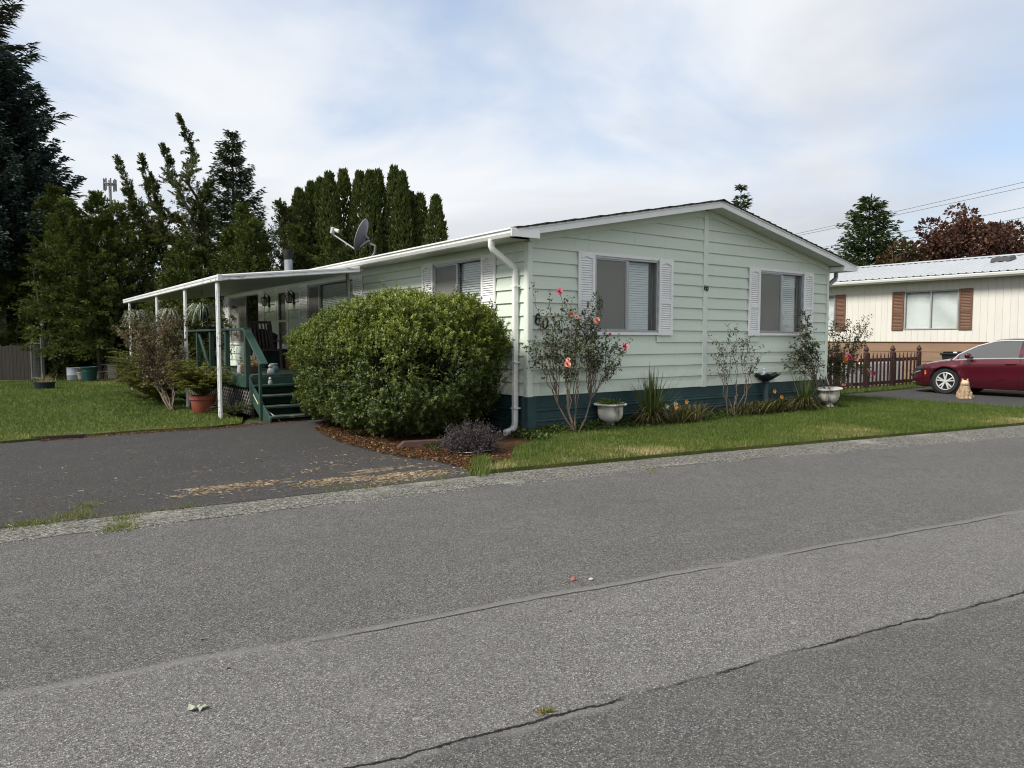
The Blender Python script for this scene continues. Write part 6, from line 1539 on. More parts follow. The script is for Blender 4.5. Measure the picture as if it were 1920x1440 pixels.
# tall dark trees at the left edge
conifer('pine_tree', 'tallest dark pine at the left edge reaching above the frame', foot(-25, 31), 18.5, 4.3, 34, 9, lf_pine, 3, z0=.18, droop=-.12, tipup=.22, dens=13, needle=(.42, .05), shape=.72, trunk=.28, per=15, gaps=.08)
conifer('blue_spruce', 'dense blue-grey spruce in front of the tall pine', foot(10, 27.5), 12.2, 4.0, 40, 12, lf_bsp, 4, z0=.32, droop=.10, tipup=.35, dens=20, needle=(.19, .075), shape=.66, trunk=.2, per=26)
# feathery sprays: each a pointed frond of scale leaves
def sprays(name, o, B, A, L_, wd, per, mat, leaf, seed, droop=.12):
    rs = np.random.default_rng(seed); n = len(B); A = nrm(A); u = rs.random((n, per))**.8; S = nrm(np.cross(A, np.array([0, 0, 1.])+rs.normal(size=(n, 3))*.3)); T_ = np.cross(S, A)
    lat = rs.normal(size=(n, per))*(1.05-u)*.5; ver = rs.normal(size=(n, per))*(1.05-u)*.28
    L1 = L_[:, None]; P = B[:, None]+A[:, None]*(u*L1)[..., None]+S[:, None]*(lat*wd*L1)[..., None]+T_[:, None]*(ver*wd*L1)[..., None]; P[..., 2] -= droop*(u**2)*L1
    D = A[:, None]*.9+S[:, None]*np.sign(lat)[..., None]*.65+T_[:, None]*np.sign(ver)[..., None]*.25+rs.normal(size=(n, per, 3))*.28
    P = P.reshape(-1, 3); D = D.reshape(-1, 3); m_ = len(P); tone = np.repeat(.12+.55*rs.random(n), per)+.30*u.ravel()*rs.random(m_)
    return leaves(name, P, D, nrm(rs.normal(size=(m_, 3))*.6+[0, 0, 1]), rs.uniform(.6, 1.3, m_)*leaf[0], rs.uniform(.6, 1.3, m_)*leaf[1], mat, o, tone)
def cypress(label, px, depth, top, wpx, seed, bare=.14, group='cypresses behind the bins', spires=4, ns=900):
    b = foot(px, depth); tip = at(px, top, depth); H = tip[2]; Rm = wpx/FPX*depth; rs = np.random.default_rng(seed); mb = MB(); o = thing('cypress_tree', label, 'tree', tuple(b), group)
    for i in range(6):
        a = rs.random()*6.28; e = b+np.array([math.cos(a)*Rm*.5, math.sin(a)*Rm*.5, H*.62]); mb.tube([b+np.append(rs.normal(size=2)*.14, -.05), b*.6+e*.4+np.append(rs.normal(size=2)*.12, .0), e], [.08, .055, .025], 6, cap=False)
    mb.build('trunk', m_bark, o); B = []; A = []; LL = []
    sp = [(b+np.array([rs.normal()*Rm*.42, rs.normal()*Rm*.42, 0]) if i else b.copy(), 1.0 if i == 0 else rs.uniform(.84, .97)) for i in range(spires)]
    for k in range(ns):
        c0, hh = sp[rs.integers(len(sp))]; q = bare+(1-bare)*rs.random()**.9; r = Rm*(.72 if spires > 1 else 1)*min(1, (1-q)*2.3+.02)**.8*rs.uniform(.25, .85); a = rs.random()*6.28
        out_ = np.array([math.cos(a), math.sin(a), 0]); B.append(c0+out_*r+[0, 0, H*hh*q]); A.append(out_*rs.uniform(.5, 1)*(1.05-q*.55)+np.array([0, 0, -.1+.95*q+rs.normal()*.2])); LL.append(rs.uniform(.35, .75)*(1.15-.55*q))
    sprays('crown', o, np.array(B), np.array(A), np.array(LL), .42, 46, lf_cyp, (.115, .042), seed); return o
cypress('leftmost green cypress right of the blue spruce', 112, 26.5, 366, 95, 11, ns=1100)
cypress('middle green cypress above the metal drum and green bin', 190, 26.0, 374, 88, 12, ns=1100)
cypress('dark green cypress left of the twisted juniper', 258, 28.0, 396, 80, 13, .12)
cypress('broad green cypress directly behind the awning', 345, 25.0, 468, 95, 14, .1)
cypress('bushy green cypress left of the flue pipe', 462, 25.5, 400, 80, 15, .1)
cypress('low green cypress behind the flue pipe', 558, 25.5, 436, 75, 16, .1)
cypress('dark green cypress at the extreme left behind the board fence', 22, 27.2, 470, 75, 17, .05)
cypress('dark green cypress sheltering the chain-link gate', 78, 27.8, 440, 60, 18, .05)
# twisted juniper with several leaning leaders
def juniper(label, depth, base_px, leaders, seed, name='twisted_juniper'):
    b = foot(base_px, depth); rs = np.random.default_rng(seed); o = thing(name, label, 'tree', tuple(b), 'trees behind the porch'); mb = MB(); B = []; A = []; LL = []
    for path, w0 in leaders:
        P = [at(x, y, depth+rs.normal()*.4) for x, y in path]
        F_ = []
        for i in range(len(P)-1):                 # wavy leader
            for j in range(5): F_.append(P[i]+(P[i+1]-P[i])*j/5+rs.normal(size=3)*.05)
        F_.append(P[-1]); mb.tube(F_, list(np.linspace(.075, .010, len(F_))), 6, cap=False); k = len(F_)
        for i in range(k-1):
            u = i/(k-1); d = nrm(F_[i+1]-F_[i]); m_ = int(10*(1-.35*u))
            for j in range(m_):
                sd_ = nrm(rs.normal(size=3)); p = F_[i]+(F_[i+1]-F_[i])*rs.random(); B.append(p+sd_*w0*.5*(1-u)*rs.random()); A.append(d*rs.uniform(.3, 1.0)+sd_*rs.uniform(.6, 1.2)*(1-.30*u)+np.array([0, 0, .25])); LL.append((.20+w0*.95*(1-u))*rs.uniform(.45, 1.25))
        for j in range(6): B.append(P[-1]-[0, 0, .1]); A.append(nrm(P[-1]-P[-2])+rs.normal(size=3)*.18); LL.append(.35)
    mb.tube([b, at(base_px-5, 560, depth), at(base_px+5, 470, depth)], [.16, .13, .1], 7); mb.build('trunk', m_bark, o)
    sprays('crown', o, np.array(B), np.array(A), np.array(LL), .30, 46, lf_jun, (.085, .034), seed, .0); return o
juniper('twisted juniper with several leaning spires above the awning', 25.8, 372, [([(382, 480), (388, 410), (352, 335), (366, 290), (341, 228)], .40), ([(378, 440), (342, 375), (322, 330), (309, 284)], .34), ([(370, 480), (310, 430), (283, 370), (268, 303)], .32), ([(370, 500), (300, 440), (250, 375), (224, 305)], .28), ([(372, 470), (345, 420), (300, 395), (287, 338)], .28), ([(390, 500), (385, 430), (378, 380), (392, 345)], .4), ([(375, 500), (330, 455), (262, 415), (240, 365)], .26)], 21)
conifer('spruce_tree', 'pointed dark spruce between the twisted juniper and the arborvitae row', foot(442, 29.5), 9.6, 2.2, 30, 10, lf_spr, 6, z0=.12, droop=.0, tipup=.5, dens=16, needle=(.17, .05), shape=.70, per=16)
juniper('small twisted juniper spire left of the arborvitae row', 27.5, 530, [([(535, 470), (525, 430), (535, 400), (524, 383)], .4), ([(540, 470), (548, 430), (545, 405)], .4)], 23)
# row of columnar arborvitae beyond the roof
AR = [(566, 362, 20), (588, 350, 22), (606, 343, 20), (622, 332, 22), (648, 326, 24), (678, 331, 22), (697, 330, 20), (713, 328, 20), (742, 322, 22), (757, 331, 18), (773, 369, 19), (790, 372, 19), (819, 376, 22)]
for i, (px, top, wpx) in enumerate(AR):
    dp = 31.5+.5*((i*5) % 3); b = foot(px, dp); H = at(px, top, dp)[2]-b[2]; Rm = wpx*1.12/FPX*dp; n = 4600; rs = np.random.default_rng(100+i)
    o = thing('arborvitae', ORD[i]+' columnar arborvitae from the left end of the row above the roof', 'tree', tuple(b), 'arborvitae row above the roof')
    q = rs.random(n)**.9; a = rs.random(n)*6.283; body = np.minimum(1, ((1-q)*3.2+.03))**.62*(.78+.22*np.sin(q*PI)); lump = .72+.5*vnoise(np.stack([np.cos(a)*2, np.sin(a)*2, q*9], 1), 1.4, 40+i); rad = Rm*body*lump*(1-np.abs(rs.normal(size=n))*.12)
    P = np.stack([b[0]+rad*np.cos(a), b[1]+rad*np.sin(a), b[2]+H*(.03+.97*q)], 1); D = nrm(np.stack([np.cos(a)*.5, np.sin(a)*.5, np.full(n, 1.)], 1)+rs.normal(size=(n, 3))*.28)
    hue = vnoise(P, .7, 60+i, 2)
    leaves('crown', P, D, np.stack([np.cos(a), np.sin(a), np.zeros(n)], 1)+rs.normal(size=(n, 3))*.4, rs.uniform(.14, .28, n), rs.uniform(.06, .11, n), lf_arb, o, np.clip(.12+.7*rs.random(n)*(.5+hue), 0, 1))
    MB().tube([b, b+[0, 0, H*.5], b+[0, 0, H*.93]], [.09, .06, .015], 6).build('trunk', m_bark, o)
# laurel hedge shrubs closing the yard
for i, (px, dp, top, wpx, lab) in enumerate(((20, 28.5, 560, 75, 'dark broadleaf shrub behind the brown board fence'), (165, 27.4, 600, 60, 'dark broadleaf shrub behind the green rubbish bin'), (250, 27.4, 545, 65, 'dark broadleaf shrub left of the farthest awning post'), (310, 27.0, 530, 70, 'dark broadleaf shrub seen between the awning posts'), (90, 28.0, 535, 75, 'dark broadleaf shrub beside the chain-link gate'))):
    b = foot(px, dp); H = at(px, top, dp)[2]; Rm = wpx/FPX*dp; rs = np.random.default_rng(300+i); cl = []
    for k in range(60): a = rs.random()*6.28; q = rs.random(); r = Rm*rs.uniform(.2, 1)*(1-.35*q); cl.append((b+np.array([math.cos(a)*r, math.sin(a)*r, .12+H*q*.92]), rs.uniform(.3, .5)))
    clumpy('laurel_shrub', lab, b, [([b, b+np.append(rs.normal(size=2)*.3, H*.7)], .05, .02) for _ in range(4)], cl, 420, lf_hedge, 310+i, (.13, .07), 'shrubs at the back of the lawn', cat='shrub')
# right-hand trees beyond the neighbour's roof
conifer('conifer_tree', 'green pointed conifer beyond the white house', foot(1622, 39), 8.75, 3.0, 28, 12, leafmat('conifer_fresh', [(0, (0.0168, 0.03, 0.012)), (.5, (0.0408, 0.0688, 0.0264)), (1, (0.09, 0.131, 0.0456))], .6, .25, .2), 8, z0=.15, droop=-.25, tipup=.3, dens=12, needle=(.26, .09), shape=.62, per=8, group='trees beyond the white house')
conifer('conifer_tree', 'small conifer top just above the ridge of the green house', foot(1386, 46), 10.9, 1.9, 22, 9, MATS['conifer_fresh'], 9, z0=.2, droop=-.1, tipup=.3, dens=9, needle=(.3, .09), per=6, group='trees beyond the white house')
def maple(label, px, depth, top, wpx, seed, mat, nclump=120):
    b = foot(px, depth); H = at(px, top, depth)[2]; Rm = wpx/FPX*depth; rs = np.random.default_rng(seed); lb = []; cl = []
    for i in range(9):
        a = 6.28*i/9+rs.random(); e = b+np.array([math.cos(a)*Rm*.7, math.sin(a)*Rm*.7, H*rs.uniform(.65, .9)]); lb.append(([b+[0, 0, H*.15], b*.5+e*.5+[0, 0, H*.02], e], .12, .02))
    lb.append(([b, b+[0, 0, H*.25]], .2, .15))
    for k in range(nclump):
        d = rdir(1)[0]; r = rs.uniform(.45, 1.0)**.6; lump = .8+.35*rs.random(); p = b+np.array([d[0]*Rm*r*lump, d[1]*Rm*r*lump, H*.60+d[2]*H*.37*r*lump]); cl.append((p, rs.uniform(.35, .7)))
    return clumpy('maple_tree', label, b, lb, cl, 95, mat, seed, (.22, .16), 'trees beyond the white house', (0, 0, .1), flat=.75)
maple('large dark red maple beyond the white house roof', 1815, 38, 390, 108, 71, lf_mapl, 170)
maple('lower brownish maple between the conifer and the red maple', 1688, 37, 446, 52, 72, leafmat('brown_maple_leaf', [(0, (.025, .014, .010)), (.5, (.07, .04, .02)), (1, (.13, .085, .035))], .55, .3, .25), 70)
maple('dark red maple foliage at the right edge above the white house', 1925, 40, 440, 70, 73, lf_mapl, 70)
# ------------------------------------------------------------------ back of the yard
m_brownf = M('old_fence_boards', (.020, .016, .013), .85, .25, 4, .4, 40, mul=(2, 2, .4))
fb = thing('board_fence', 'weathered brown board fence at the far left behind the lawn', 'fence', tuple(foot(30, 25.0)))
f0, f1 = foot(-160, 25.6), foot(72, 25.0)
nB = 34
for i in range(nB):
    p = f0+(f1-f0)*i/nB; q = f0+(f1-f0)*(i+.94)/nB; MB().bar((p+q)/2+[0, 0, -.02], (p+q)/2+[0, 0, 1.20+.02*((i*7) % 3)], np.linalg.norm(q-p), .02, up=np.cross(nrm(f1-f0), [0, 0, 1])).build('board', m_brownf, fb)
for z in (.3, 1.0): MB().bar(f0+[.02, .05, z], f1+[.02, .05, z], .03, .09).build('fence_rail', m_brownf, fb)
gl_ = thing('chain_link_gate', 'chain-link gate with grey steel posts behind the lawn', 'gate', tuple(foot(70, 24.7)))
m_galv = M('dull_galvanised', (.14, .145, .14), .5, .15, 6, metal=.4)
g0, g1 = foot(58, 24.9), foot(77, 24.6)
for p, h in ((g0, 1.35), (g1, 1.5)): MB().tube([p, p+[0, 0, h]], .035, 10).build('post', m_galv, gl_)
MB().tube([g0+[0, 0, 1.3], g1+[0, 0, 1.3]], .02, 8).build('top_bar', m_galv, gl_); MB().tube([g0+[0, 0, .12], g1+[0, 0, .12]], .02, 8).build('bottom_bar', m_galv, gl_)
mesh_ = MB(); gd = g1-g0
for k in range(-10, 12):
    for s in (1, -1):
        u0, u1 = k/10, k/10+1.0
        a0, a1 = max(0, u0), min(1, u1)
        if a1-a0 < .05: continue
        z = lambda u: .15+1.12*((u-u0) if s > 0 else 1-(u-u0))
        mesh_.tube([g0+gd*a0+[0, 0, z(a0)], g0+gd*a1+[0, 0, z(a1)]], .0025, 3, cap=False)
mesh_.build('chain_mesh', m_galv, gl_)
pp = foot(81, 26.0); o = thing('pipe_post', 'pale grey post standing among the dark shrubs beside the gate', 'post', tuple(pp)); MB().tube([pp, pp+[0, 0, 1.9]], .06, 10).build('shaft', m_galv, o); MB().lathe([(.07, 1.9), (.085, 1.93), (.05, 1.99), (.001, 2.02)], pp, 12).build('cap', m_galv, o)
# pale shed corner at the extreme left
sh_ = thing('white_shed', 'pale panelled shed corner glimpsed at the extreme left edge', 'shed', tuple(foot(-60, 27.2))); s0, s1 = foot(-170, 27.6), foot(14, 27.0); m_shed = M('shed_panel', (.22, .22, .215), .7, .08, 3)
for k in range(4): MB().bar((s0+s1)/2+[0, 0, 1.15+k*.36], (s0+s1)/2+[0, 0, 1.15+k*.36+.345], np.linalg.norm(s1-s0), .05, up=np.cross(nrm(s1-s0), [0, 0, 1])).build('wall_panel', m_shed, sh_)
MB().bar((s0+s1)/2+[0, 0, -.02], (s0+s1)/2+[0, 0, 1.145], np.linalg.norm(s1-s0), .05, up=np.cross(nrm(s1-s0), [0, 0, 1])).build('lower_wall', M('shed_brown', (.045, .036, .03), .8, .15), sh_)
MB().bar((s0+s1)/2+[0, 0, 2.6], (s0+s1)/2+[0, 0, 2.68], np.linalg.norm(s1-s0)+.3, .8, up=np.cross(nrm(s1-s0), [0, 0, 1])).build('roof', m_shing, sh_)
def gnd(px, py): p = onz(px, py, -.012); return np.array([p[0], p[1], -.012])
# drum, bin, pots, cabinet
p = gnd(139, 713); o = thing('metal_drum', 'pale grey metal drum standing behind the lawn', 'drum', tuple(p)); m_drum = M('drum_paint', (.36, .40, .44), .5, .12, 4, dirt=(.2, .15, .1), dscale=3, dlo=.62, dhi=.78)
MB().lathe([(.20, 0), (.215, .02), (.215, .17), (.222, .18), (.222, .195), (.215, .205), (.215, .40), (.225, .41), (.225, .44), (.21, .44), (.21, .42), (.02, .415)], p, 26).build('drum_body', m_drum, o, auto=40); MB().lathe([(.19, -.01), (.19, .025)], p, 20).build('base_ring', m_black, o)
p = gnd(168, 715); o = thing('green_bin', 'dark green round rubbish bin between the drum and the pots', 'bin', tuple(p)); m_gb = M('bin_green', (.012, .055, .05), .45, .12, 4)
MB().lathe([(.20, 0), (.25, .44), (.255, .45), (.27, .455), (.27, .49), (.25, .495), (.24, .47), (.19, .02)], p, 26).build('bin_body', m_gb, o, auto=40); MB().lathe([(.242, .33), (.250, .335), (.250, .35), (.246, .355)], p, 26).build('band', m_gb, o)
for s in (-1, 1): MB().tube([p+[s*.255, -.06, .44], p+[s*.30, -.05, .42], p+[s*.30, .05, .42], p+[s*.255, .06, .44]], .014, 6).build('handle', m_gb, o)
for px, py, mat_, lab in ((152, 713, M('cream_pot', (.42, .38, .30), .7, .1), 'small cream flower pot squeezed between the drum and the green bin'), (187, 712, M('grey_pot', (.13, .115, .10), .75, .15), 'grey-brown flower pot right of the green bin')):
    p = gnd(px, py); o = thing('flower_pot', lab, 'plant pot', tuple(p), 'flower pots by the bins'); MB().lathe([(.10, 0), (.145, .24), (.155, .245), (.155, .29), (.14, .29), (.12, .05)], p, 18).build('pot', mat_, o, auto=40); MB().lathe([(.13, .24), (.001, .25)], p, 16).build('soil', m_soil, o)
p = gnd(203, 711); o = thing('white_cabinet', 'open white cabinet with its door ajar at the back of the lawn', 'cabinet', tuple(p)); m_cab = M('cabinet_white', (.50, .49, .47), .6, .08); rt = np.array([_r[0], _r[1], 0]); fd = np.array([_f0[0], _f0[1], 0])
def cbar(a, b, w_, h_, nm, mt=m_cab): MB().bar(p+rt*a[0]+fd*a[1]+[0, 0, a[2]], p+rt*b[0]+fd*b[1]+[0, 0, b[2]], w_, h_, up=(0, 0, 1) if abs(a[2]-b[2]) < .01 else tuple(fd)).build(nm, mt, o)
cbar((-.16, .3, .03), (-.16, .3, .50), .30, .012, 'back_panel'); cbar((-.30, .15, .02), (-.30, .15, .50), .018, .30, 'side_panel'); cbar((-.0, .15, .02), (-.0, .15, .50), .018, .30, 'side_panel'); cbar((-.31, .15, .508), (.01, .15, .508), .31, .016, 'top_panel'); cbar((-.31, .15, .012), (.01, .15, .012), .31, .02, 'bottom_panel'); cbar((-.29, .15, .28), (-.012, .15, .28), .28, .012, 'shelf'); cbar((.15, .01, .02), (.15, .01, .50), .29, .018, 'door', M('cabinet_door_grey', (.33, .32, .33), .5, .06))
for dx in (.012, .288): cbar((dx, -.003, .02), (dx, -.003, .505), .018, .02, 'door_edge')
# black tub with dry grass out on the lawn
p = gnd(84, 729); o = thing('black_tub', 'low black tub of dry grass standing out on the lawn', 'planter', tuple(p)); MB().lathe([(.24, 0), (.265, .17), (.28, .175), (.28, .20), (.25, .20), (.23, .14), (.02, .13)], p, 22).build('tub', M('black_tub_plastic', (.012, .014, .022), .5, .1), o, auto=40)
C = []
for i in range(110): a = rng.random()*6.28; L1 = rng.uniform(.12, .36); q = np.linspace(0, 1, 6); r_ = rng.uniform(.1, .6)*L1; C.append(np.stack([p[0]+rng.normal()*.09+np.cos(a)*r_*q, p[1]+rng.normal()*.09+np.sin(a)*r_*q, p[2]+.13+L1*q-.1*q**3*r_/L1], 1))
V, F = ribbons(C, np.full(110, .009)); raw_mesh('dry_grass', V, F, 4, leafmat('dry_grass_leaf', [(0, (.16, .11, .05)), (.5, (.34, .26, .14)), (1, (.55, .48, .34))], .7, .2, .2), o, np.repeat(rng.random(110), 5))
# distant phone mast and overhead wires
tp = at(216, 640, 115); tp[2] = ZG; th_ = at(216, 347, 115)[2]
o = thing('phone_mast', 'grey phone mast with antenna panels far behind the trees', 'mast', tuple(tp)); m_mast = M('mast_grey', (.20, .21, .22), .5, .08)
MB().tube([tp, (tp[0], tp[1], th_)], [.35, .2], 10).build('pole', m_mast, o)
for j in range(8):
    a = 6.28*j/8; q = np.array([tp[0]+0.85*math.cos(a), tp[1]+0.85*math.sin(a), th_-.3]); MB().box(q[0]-.09, q[1]-.09, q[2]-.9, q[0]+.09, q[1]+.09, q[2]+.9).build('antenna', m_mast, o)
MB().tube([(tp[0]+0.85*math.cos(a), tp[1]+0.85*math.sin(a), th_-.2) for a in np.linspace(0, 6.283, 25)], .12, 5, cap=False).build('ring', m_mast, o)
for j in range(3): a = 6.28*j/3; MB().tube([(tp[0], tp[1], th_-.2), (tp[0]+0.85*math.cos(a), tp[1]+0.85*math.sin(a), th_-.2)], .1, 5).build('spoke', m_mast, o)
MB().tube([(tp[0]-1.6, tp[1], th_-5), (tp[0]+1.6, tp[1], th_-5)], .08, 5).build('lower_arm', m_mast, o)
m_wire = M('wire', (.16, .17, .19), .6, .05)
for i, (a, b, lab) in enumerate((((1480, 437, 80), (2000, 316, 62), 'topmost overhead wire in the sky at the right'), ((1480, 441, 80), (2000, 327, 62), 'overhead wire just below the topmost one'), ((1530, 462, 80), (2000, 366, 62), 'third overhead wire from the top'), ((1560, 468, 80), (2000, 386, 62), 'fourth overhead wire from the top'), ((1560, 500, 80), (2000, 424, 62), 'fifth overhead wire from the top'), ((1560, 505, 80), (2000, 434, 62), 'lowest overhead wire above the white house'))):
    A, B = at(*a), at(*b); d = (B-A); A = A-d*.6; B = B+d*.8; P = [A+(B-A)*u-np.array([0, 0, 1.1*4*u*(1-u)*.3]) for u in np.linspace(0, 1, 25)]
    setp(MB().tube(P, .022, 4, cap=False).build('overhead_wire', m_wire), lab, 'wire', 'overhead wires')
# ------------------------------------------------------------------ cat on the neighbour's drive
def make_cat():
    loc = onz(1808, 747, ZD); bm = bmesh.new()
    def ell(c, r, rot=(0, 0, 0)):
        m_ = Matrix.Translation(c) @ Euler(rot).to_matrix().to_4x4() @ Matrix.Diagonal((*r, 1)); bmesh.ops.create_uvsphere(bm, u_segments=16, v_segments=10, radius=1, matrix=m_)
    def cone(c, r, h, rot): bmesh.ops.create_cone(bm, cap_ends=True, segments=8, radius1=r, radius2=.004, depth=h, matrix=Matrix.Translation(c) @ Euler(rot).to_matrix().to_4x4() @ Matrix.Diagonal((1, .45, 1, 1)))
    # local: faces -y, z up
    ell((0, .07, .12), (.135, .16, .13)); ell((0, .02, .20), (.105, .11, .15)); ell((0, -.035, .21), (.085, .075, .12)); ell((0, -.01, .30), (.075, .07, .06))
    ell((0, -.05, .370), (.084, .074, .068)); ell((0, -.095, .348), (.032, .028, .024)); ell((-.045, -.045, .345), (.04, .035, .032)); ell((.045, -.045, .345), (.04, .035, .032))
    for s in (-1, 1):
        cone((s*.050, -.035, .448), .032, .075, (0, s*.22, 0)); ell((s*.038, -.085, .13), (.032, .034, .12)); ell((s*.038, -.115, .025), (.033, .045, .026)); ell((s*.095, .03, .085), (.055, .10, .09)); ell((s*.10, -.06, .024), (.034, .055, .024))
    for i in range(9): a = .6+i*.28; ell((.13*math.cos(a-1.2)+.03, .17-.02*i, .03), (.035, .04, .032))
    me = bpy.data.meshes.new('t'); bm.to_mesh(me); bm.free(); tmp = bpy.data.objects.new('t', me); COL.objects.link(tmp)
    md = tmp.modifiers.new('r', 'REMESH'); md.mode = 'VOXEL'; md.voxel_size = .009; md2 = tmp.modifiers.new('s', 'SMOOTH'); md2.iterations = 3; md2.factor = .5
    dg = bpy.context.evaluated_depsgraph_get(); em = bpy.data.meshes.new_from_object(tmp.evaluated_get(dg)); bpy.data.objects.remove(tmp)
    t = NT('ginger_fur'); v = t.tc.outputs['Object']; nn = t.noise(v, 9, 4, .6, 1.5); c = t.ramp(nn, [(.30, (.45, .28, .15)), (.5, (.62, .45, .28)), (.7, (.74, .62, .46))]); mfur = t.done(t.pbr(c, .9, 0, .1))
    o = thing('cat', 'fluffy cream and ginger cat sitting on the driveway in front of the car', 'cat', (0, 0, 0))
    em.name = 'cat_body'; ob = link_mesh('body', em, mfur, o, (0, 0, 0), True); 
    co = np.empty(len(em.vertices)*3); em.vertices.foreach_get('co', co); co = co.reshape(-1, 3); no = np.empty(len(em.vertices)*3); em.vertices.foreach_get('normal', no); no = no.reshape(-1, 3)
    k = 15000; ii = rng.integers(0, len(co), k); P = co[ii]+rng.normal(size=(k, 3))*.003; D = nrm(no[ii]*.75+[0, 0, -.75]+rng.normal(size=(k, 3))*.3); face = (P[:, 1] < -.06) & (P[:, 2] > .31); ok = ~face & (P[:, 2] > .012); P, D, ii = P[ok], D[ok], ii[ok]
    body = (P[:, 2] < .33)
    var = .25+.5*vnoise(P, 22, 3, 2)+.25*rng.random(len(P))
    fl = leaves('fur', P, D, no[ii]+rng.normal(size=(len(P), 3))*.2, np.where(body, .030, .015)*rng.uniform(.7, 1.2, len(P)), .0065, leafmat('fur_strands', [(0, (.44, .27, .14)), (.5, (.64, .48, .31)), (1, (.80, .70, .54))], .85, .1, .1, (.6, .4, .25)), o, var)
    m_eye = M('cat_eye', (.10, .09, .03), .15, .1); m_nose = M('cat_nose', (.45, .18, .15), .6, .1)
    for s in (-1, 1): MB().lathe([(.001, -.011), (.011, 0), (.001, .011)], (s*.028, -.103, .377), 10).build('eye', m_eye, o, smooth=True)
    MB().lathe([(.001, -.006), (.009, 0), (.001, .006)], (0, -.122, .352), 8).build('nose', m_nose, o, smooth=True)
    mb = MB()
    for s in (-1, 1):
        for q in range(3): mb.tube([(s*.02, -.115, .345), (s*.075, -.125, .338+.012*q)], [.0008, .0004], 3, cap=False)
    mb.build('whiskers', m_trim, o)
    d = CAMP-loc; o.location = (loc[0], loc[1], ZD+.002); o.rotation_euler = (0, 0, math.atan2(d[1], d[0])+PI/2+.05); o.scale = (1.02, 1.02, 1.02)
make_cat()

# ------------------------------------------------------------------ grass
gm = leafmat('grass_blades', [(0, (.045, .075, .014)), (.35, (.085, .135, .024)), (.6, (.135, .175, .036)), (.78, (.24, .225, .08)), (1, (.46, .39, .20))], .55, .25, .3)
def grass(name, label, P, h, wd, dry, mat=None):
    n = len(P); a = rng.random(n)*6.283; lean = rng.normal(size=(n, 2))*.42; hh = h*rng.uniform(.5, 1.25, n); s = np.stack([np.cos(a), np.sin(a), np.zeros(n)], 1)*(np.broadcast_to(wd, (n,))*rng.uniform(.7, 1.3, n))[:, None]/2
    base = np.concatenate([P, np.full((n, 1), -.016)], 1) if P.shape[1] == 2 else P
    tip = base+np.stack([lean[:, 0]*hh, lean[:, 1]*hh, hh], 1)
    V = np.stack([base-s, base+s, tip], 1).reshape(-1, 3); F = np.arange(3*n).reshape(-1, 3)
    o = raw_mesh(name, V, F, 3, mat or gm, None, np.clip(dry, 0, 1)); o['kind'] = 'stuff'; o['label'] = label
# front lawn: dry towards the kerb
dense = np.array(lawn_right); vis = [(p[0], p[1]) for p in lawn_right if p[1] < 3]
n = 150000; P = sample_poly([(p[0], min(p[1], 2.0)) for p in lawn_right], n)
P = P[(P[:, 1] < .1) | (P[:, 0] > 8.2)]; dC = np.hypot(P[:, 0]-CAMP[0], P[:, 1]-CAMP[1]); P = P[rng.random(len(P)) < np.clip(1.25-dC/26, .3, 1)]
dC = np.hypot(P[:, 0]-CAMP[0], P[:, 1]-CAMP[1]); kerb = np.interp(P[:, 0], [p[0] for p in in_w], [p[1] for p in in_w]); dk_ = P[:, 1]-kerb
nz = vnoise(P, .8, 2); nf = vnoise(P, 4., 3)
dry = .10+.42*rng.random(len(P))+.22*np.clip((vnoise(P, 1.7, 44)-.5)*3, 0, 1)+.62*np.clip((nz-.28)*1.9, 0, 1)*np.clip(1.25-dk_/1.2, 0, 1)*(.45+nf)+.08*(nf-.5)
hg = .030+.022*nf+.035*np.exp(-(dk_/.07)**2)+.018*np.exp(-((P[:, 0]-10.6)/.2)**2)
grass('lawn_grass', 'mown grass of the front lawn, straw coloured towards the kerb', P, hg, .006+.0004*dC, dry)
# left lawn
n = 170000; P = sample_poly([(-13, 3.7)]+[p for p in lawn_left if p[0] > -13 and p[1] < 4.7]+[(-2.9, 5.2), (-2.8, 10.6), (-.1, 10.7), (-.1, 21), (-13, 21)], n); dC = np.hypot(P[:, 0]-CAMP[0], P[:, 1]-CAMP[1])
P = P[rng.random(len(P)) < np.clip(15/dC, 0, 1)**1.0]; dC = np.hypot(P[:, 0]-CAMP[0], P[:, 1]-CAMP[1]); nz = vnoise(P, .55, 12); nf = vnoise(P, 3., 13); ed = P[:, 1]-np.interp(P[:, 0], [p[0] for p in LAWN_EDGE], [p[1] for p in LAWN_EDGE])
dry = .10+.34*rng.random(len(P))+.45*np.clip(1-ed/.9, 0, 1)*(.2+nf)+.45*np.clip((nz-.52)*3, 0, 1)*np.clip((P[:, 1]-14)/5, 0, 1)+.45*(nz-.45)+.15*np.clip((vnoise(P, 1.9, 45)-.5)*3, 0, 1)
grass('lawn_grass', 'mown grass of the side lawn beyond the driveway', P, .035+.025*nf, .008+.0006*dC, dry)
# seed stalks and clover heads
k = 260; P = sample_poly([(-6.4, 3.9), (-3.6, 4.0), (-3.6, 7), (-6.6, 9)], k); grass('tall_grass', 'thin pale grass stalks standing above the side lawn', P, .16, .006, .35+.5*rng.random(k))
k = 700; P = sample_poly([(10.2, -4.3), (10.65, -2.8), (10.75, 1.4), (10.5, 1.4), (10.3, -2.8)], k); grass('tall_grass', 'longer grass along the edge of the neighbour drive', P, .12, .008, .2+.5*rng.random(k))
P = np.concatenate([np.stack([rng.uniform(9, 17.5, 5000), 1.75+rng.normal(size=5000)*.09], 1), np.stack([rng.uniform(16.3, 18.2, 600), 1.6+rng.normal(size=600)*.2], 1)]); grass('fence_weeds', 'weedy grass along the foot of the picket fence', P, .07+.05*rng.random(len(P)), .011, .15+.6*rng.random(len(P)))
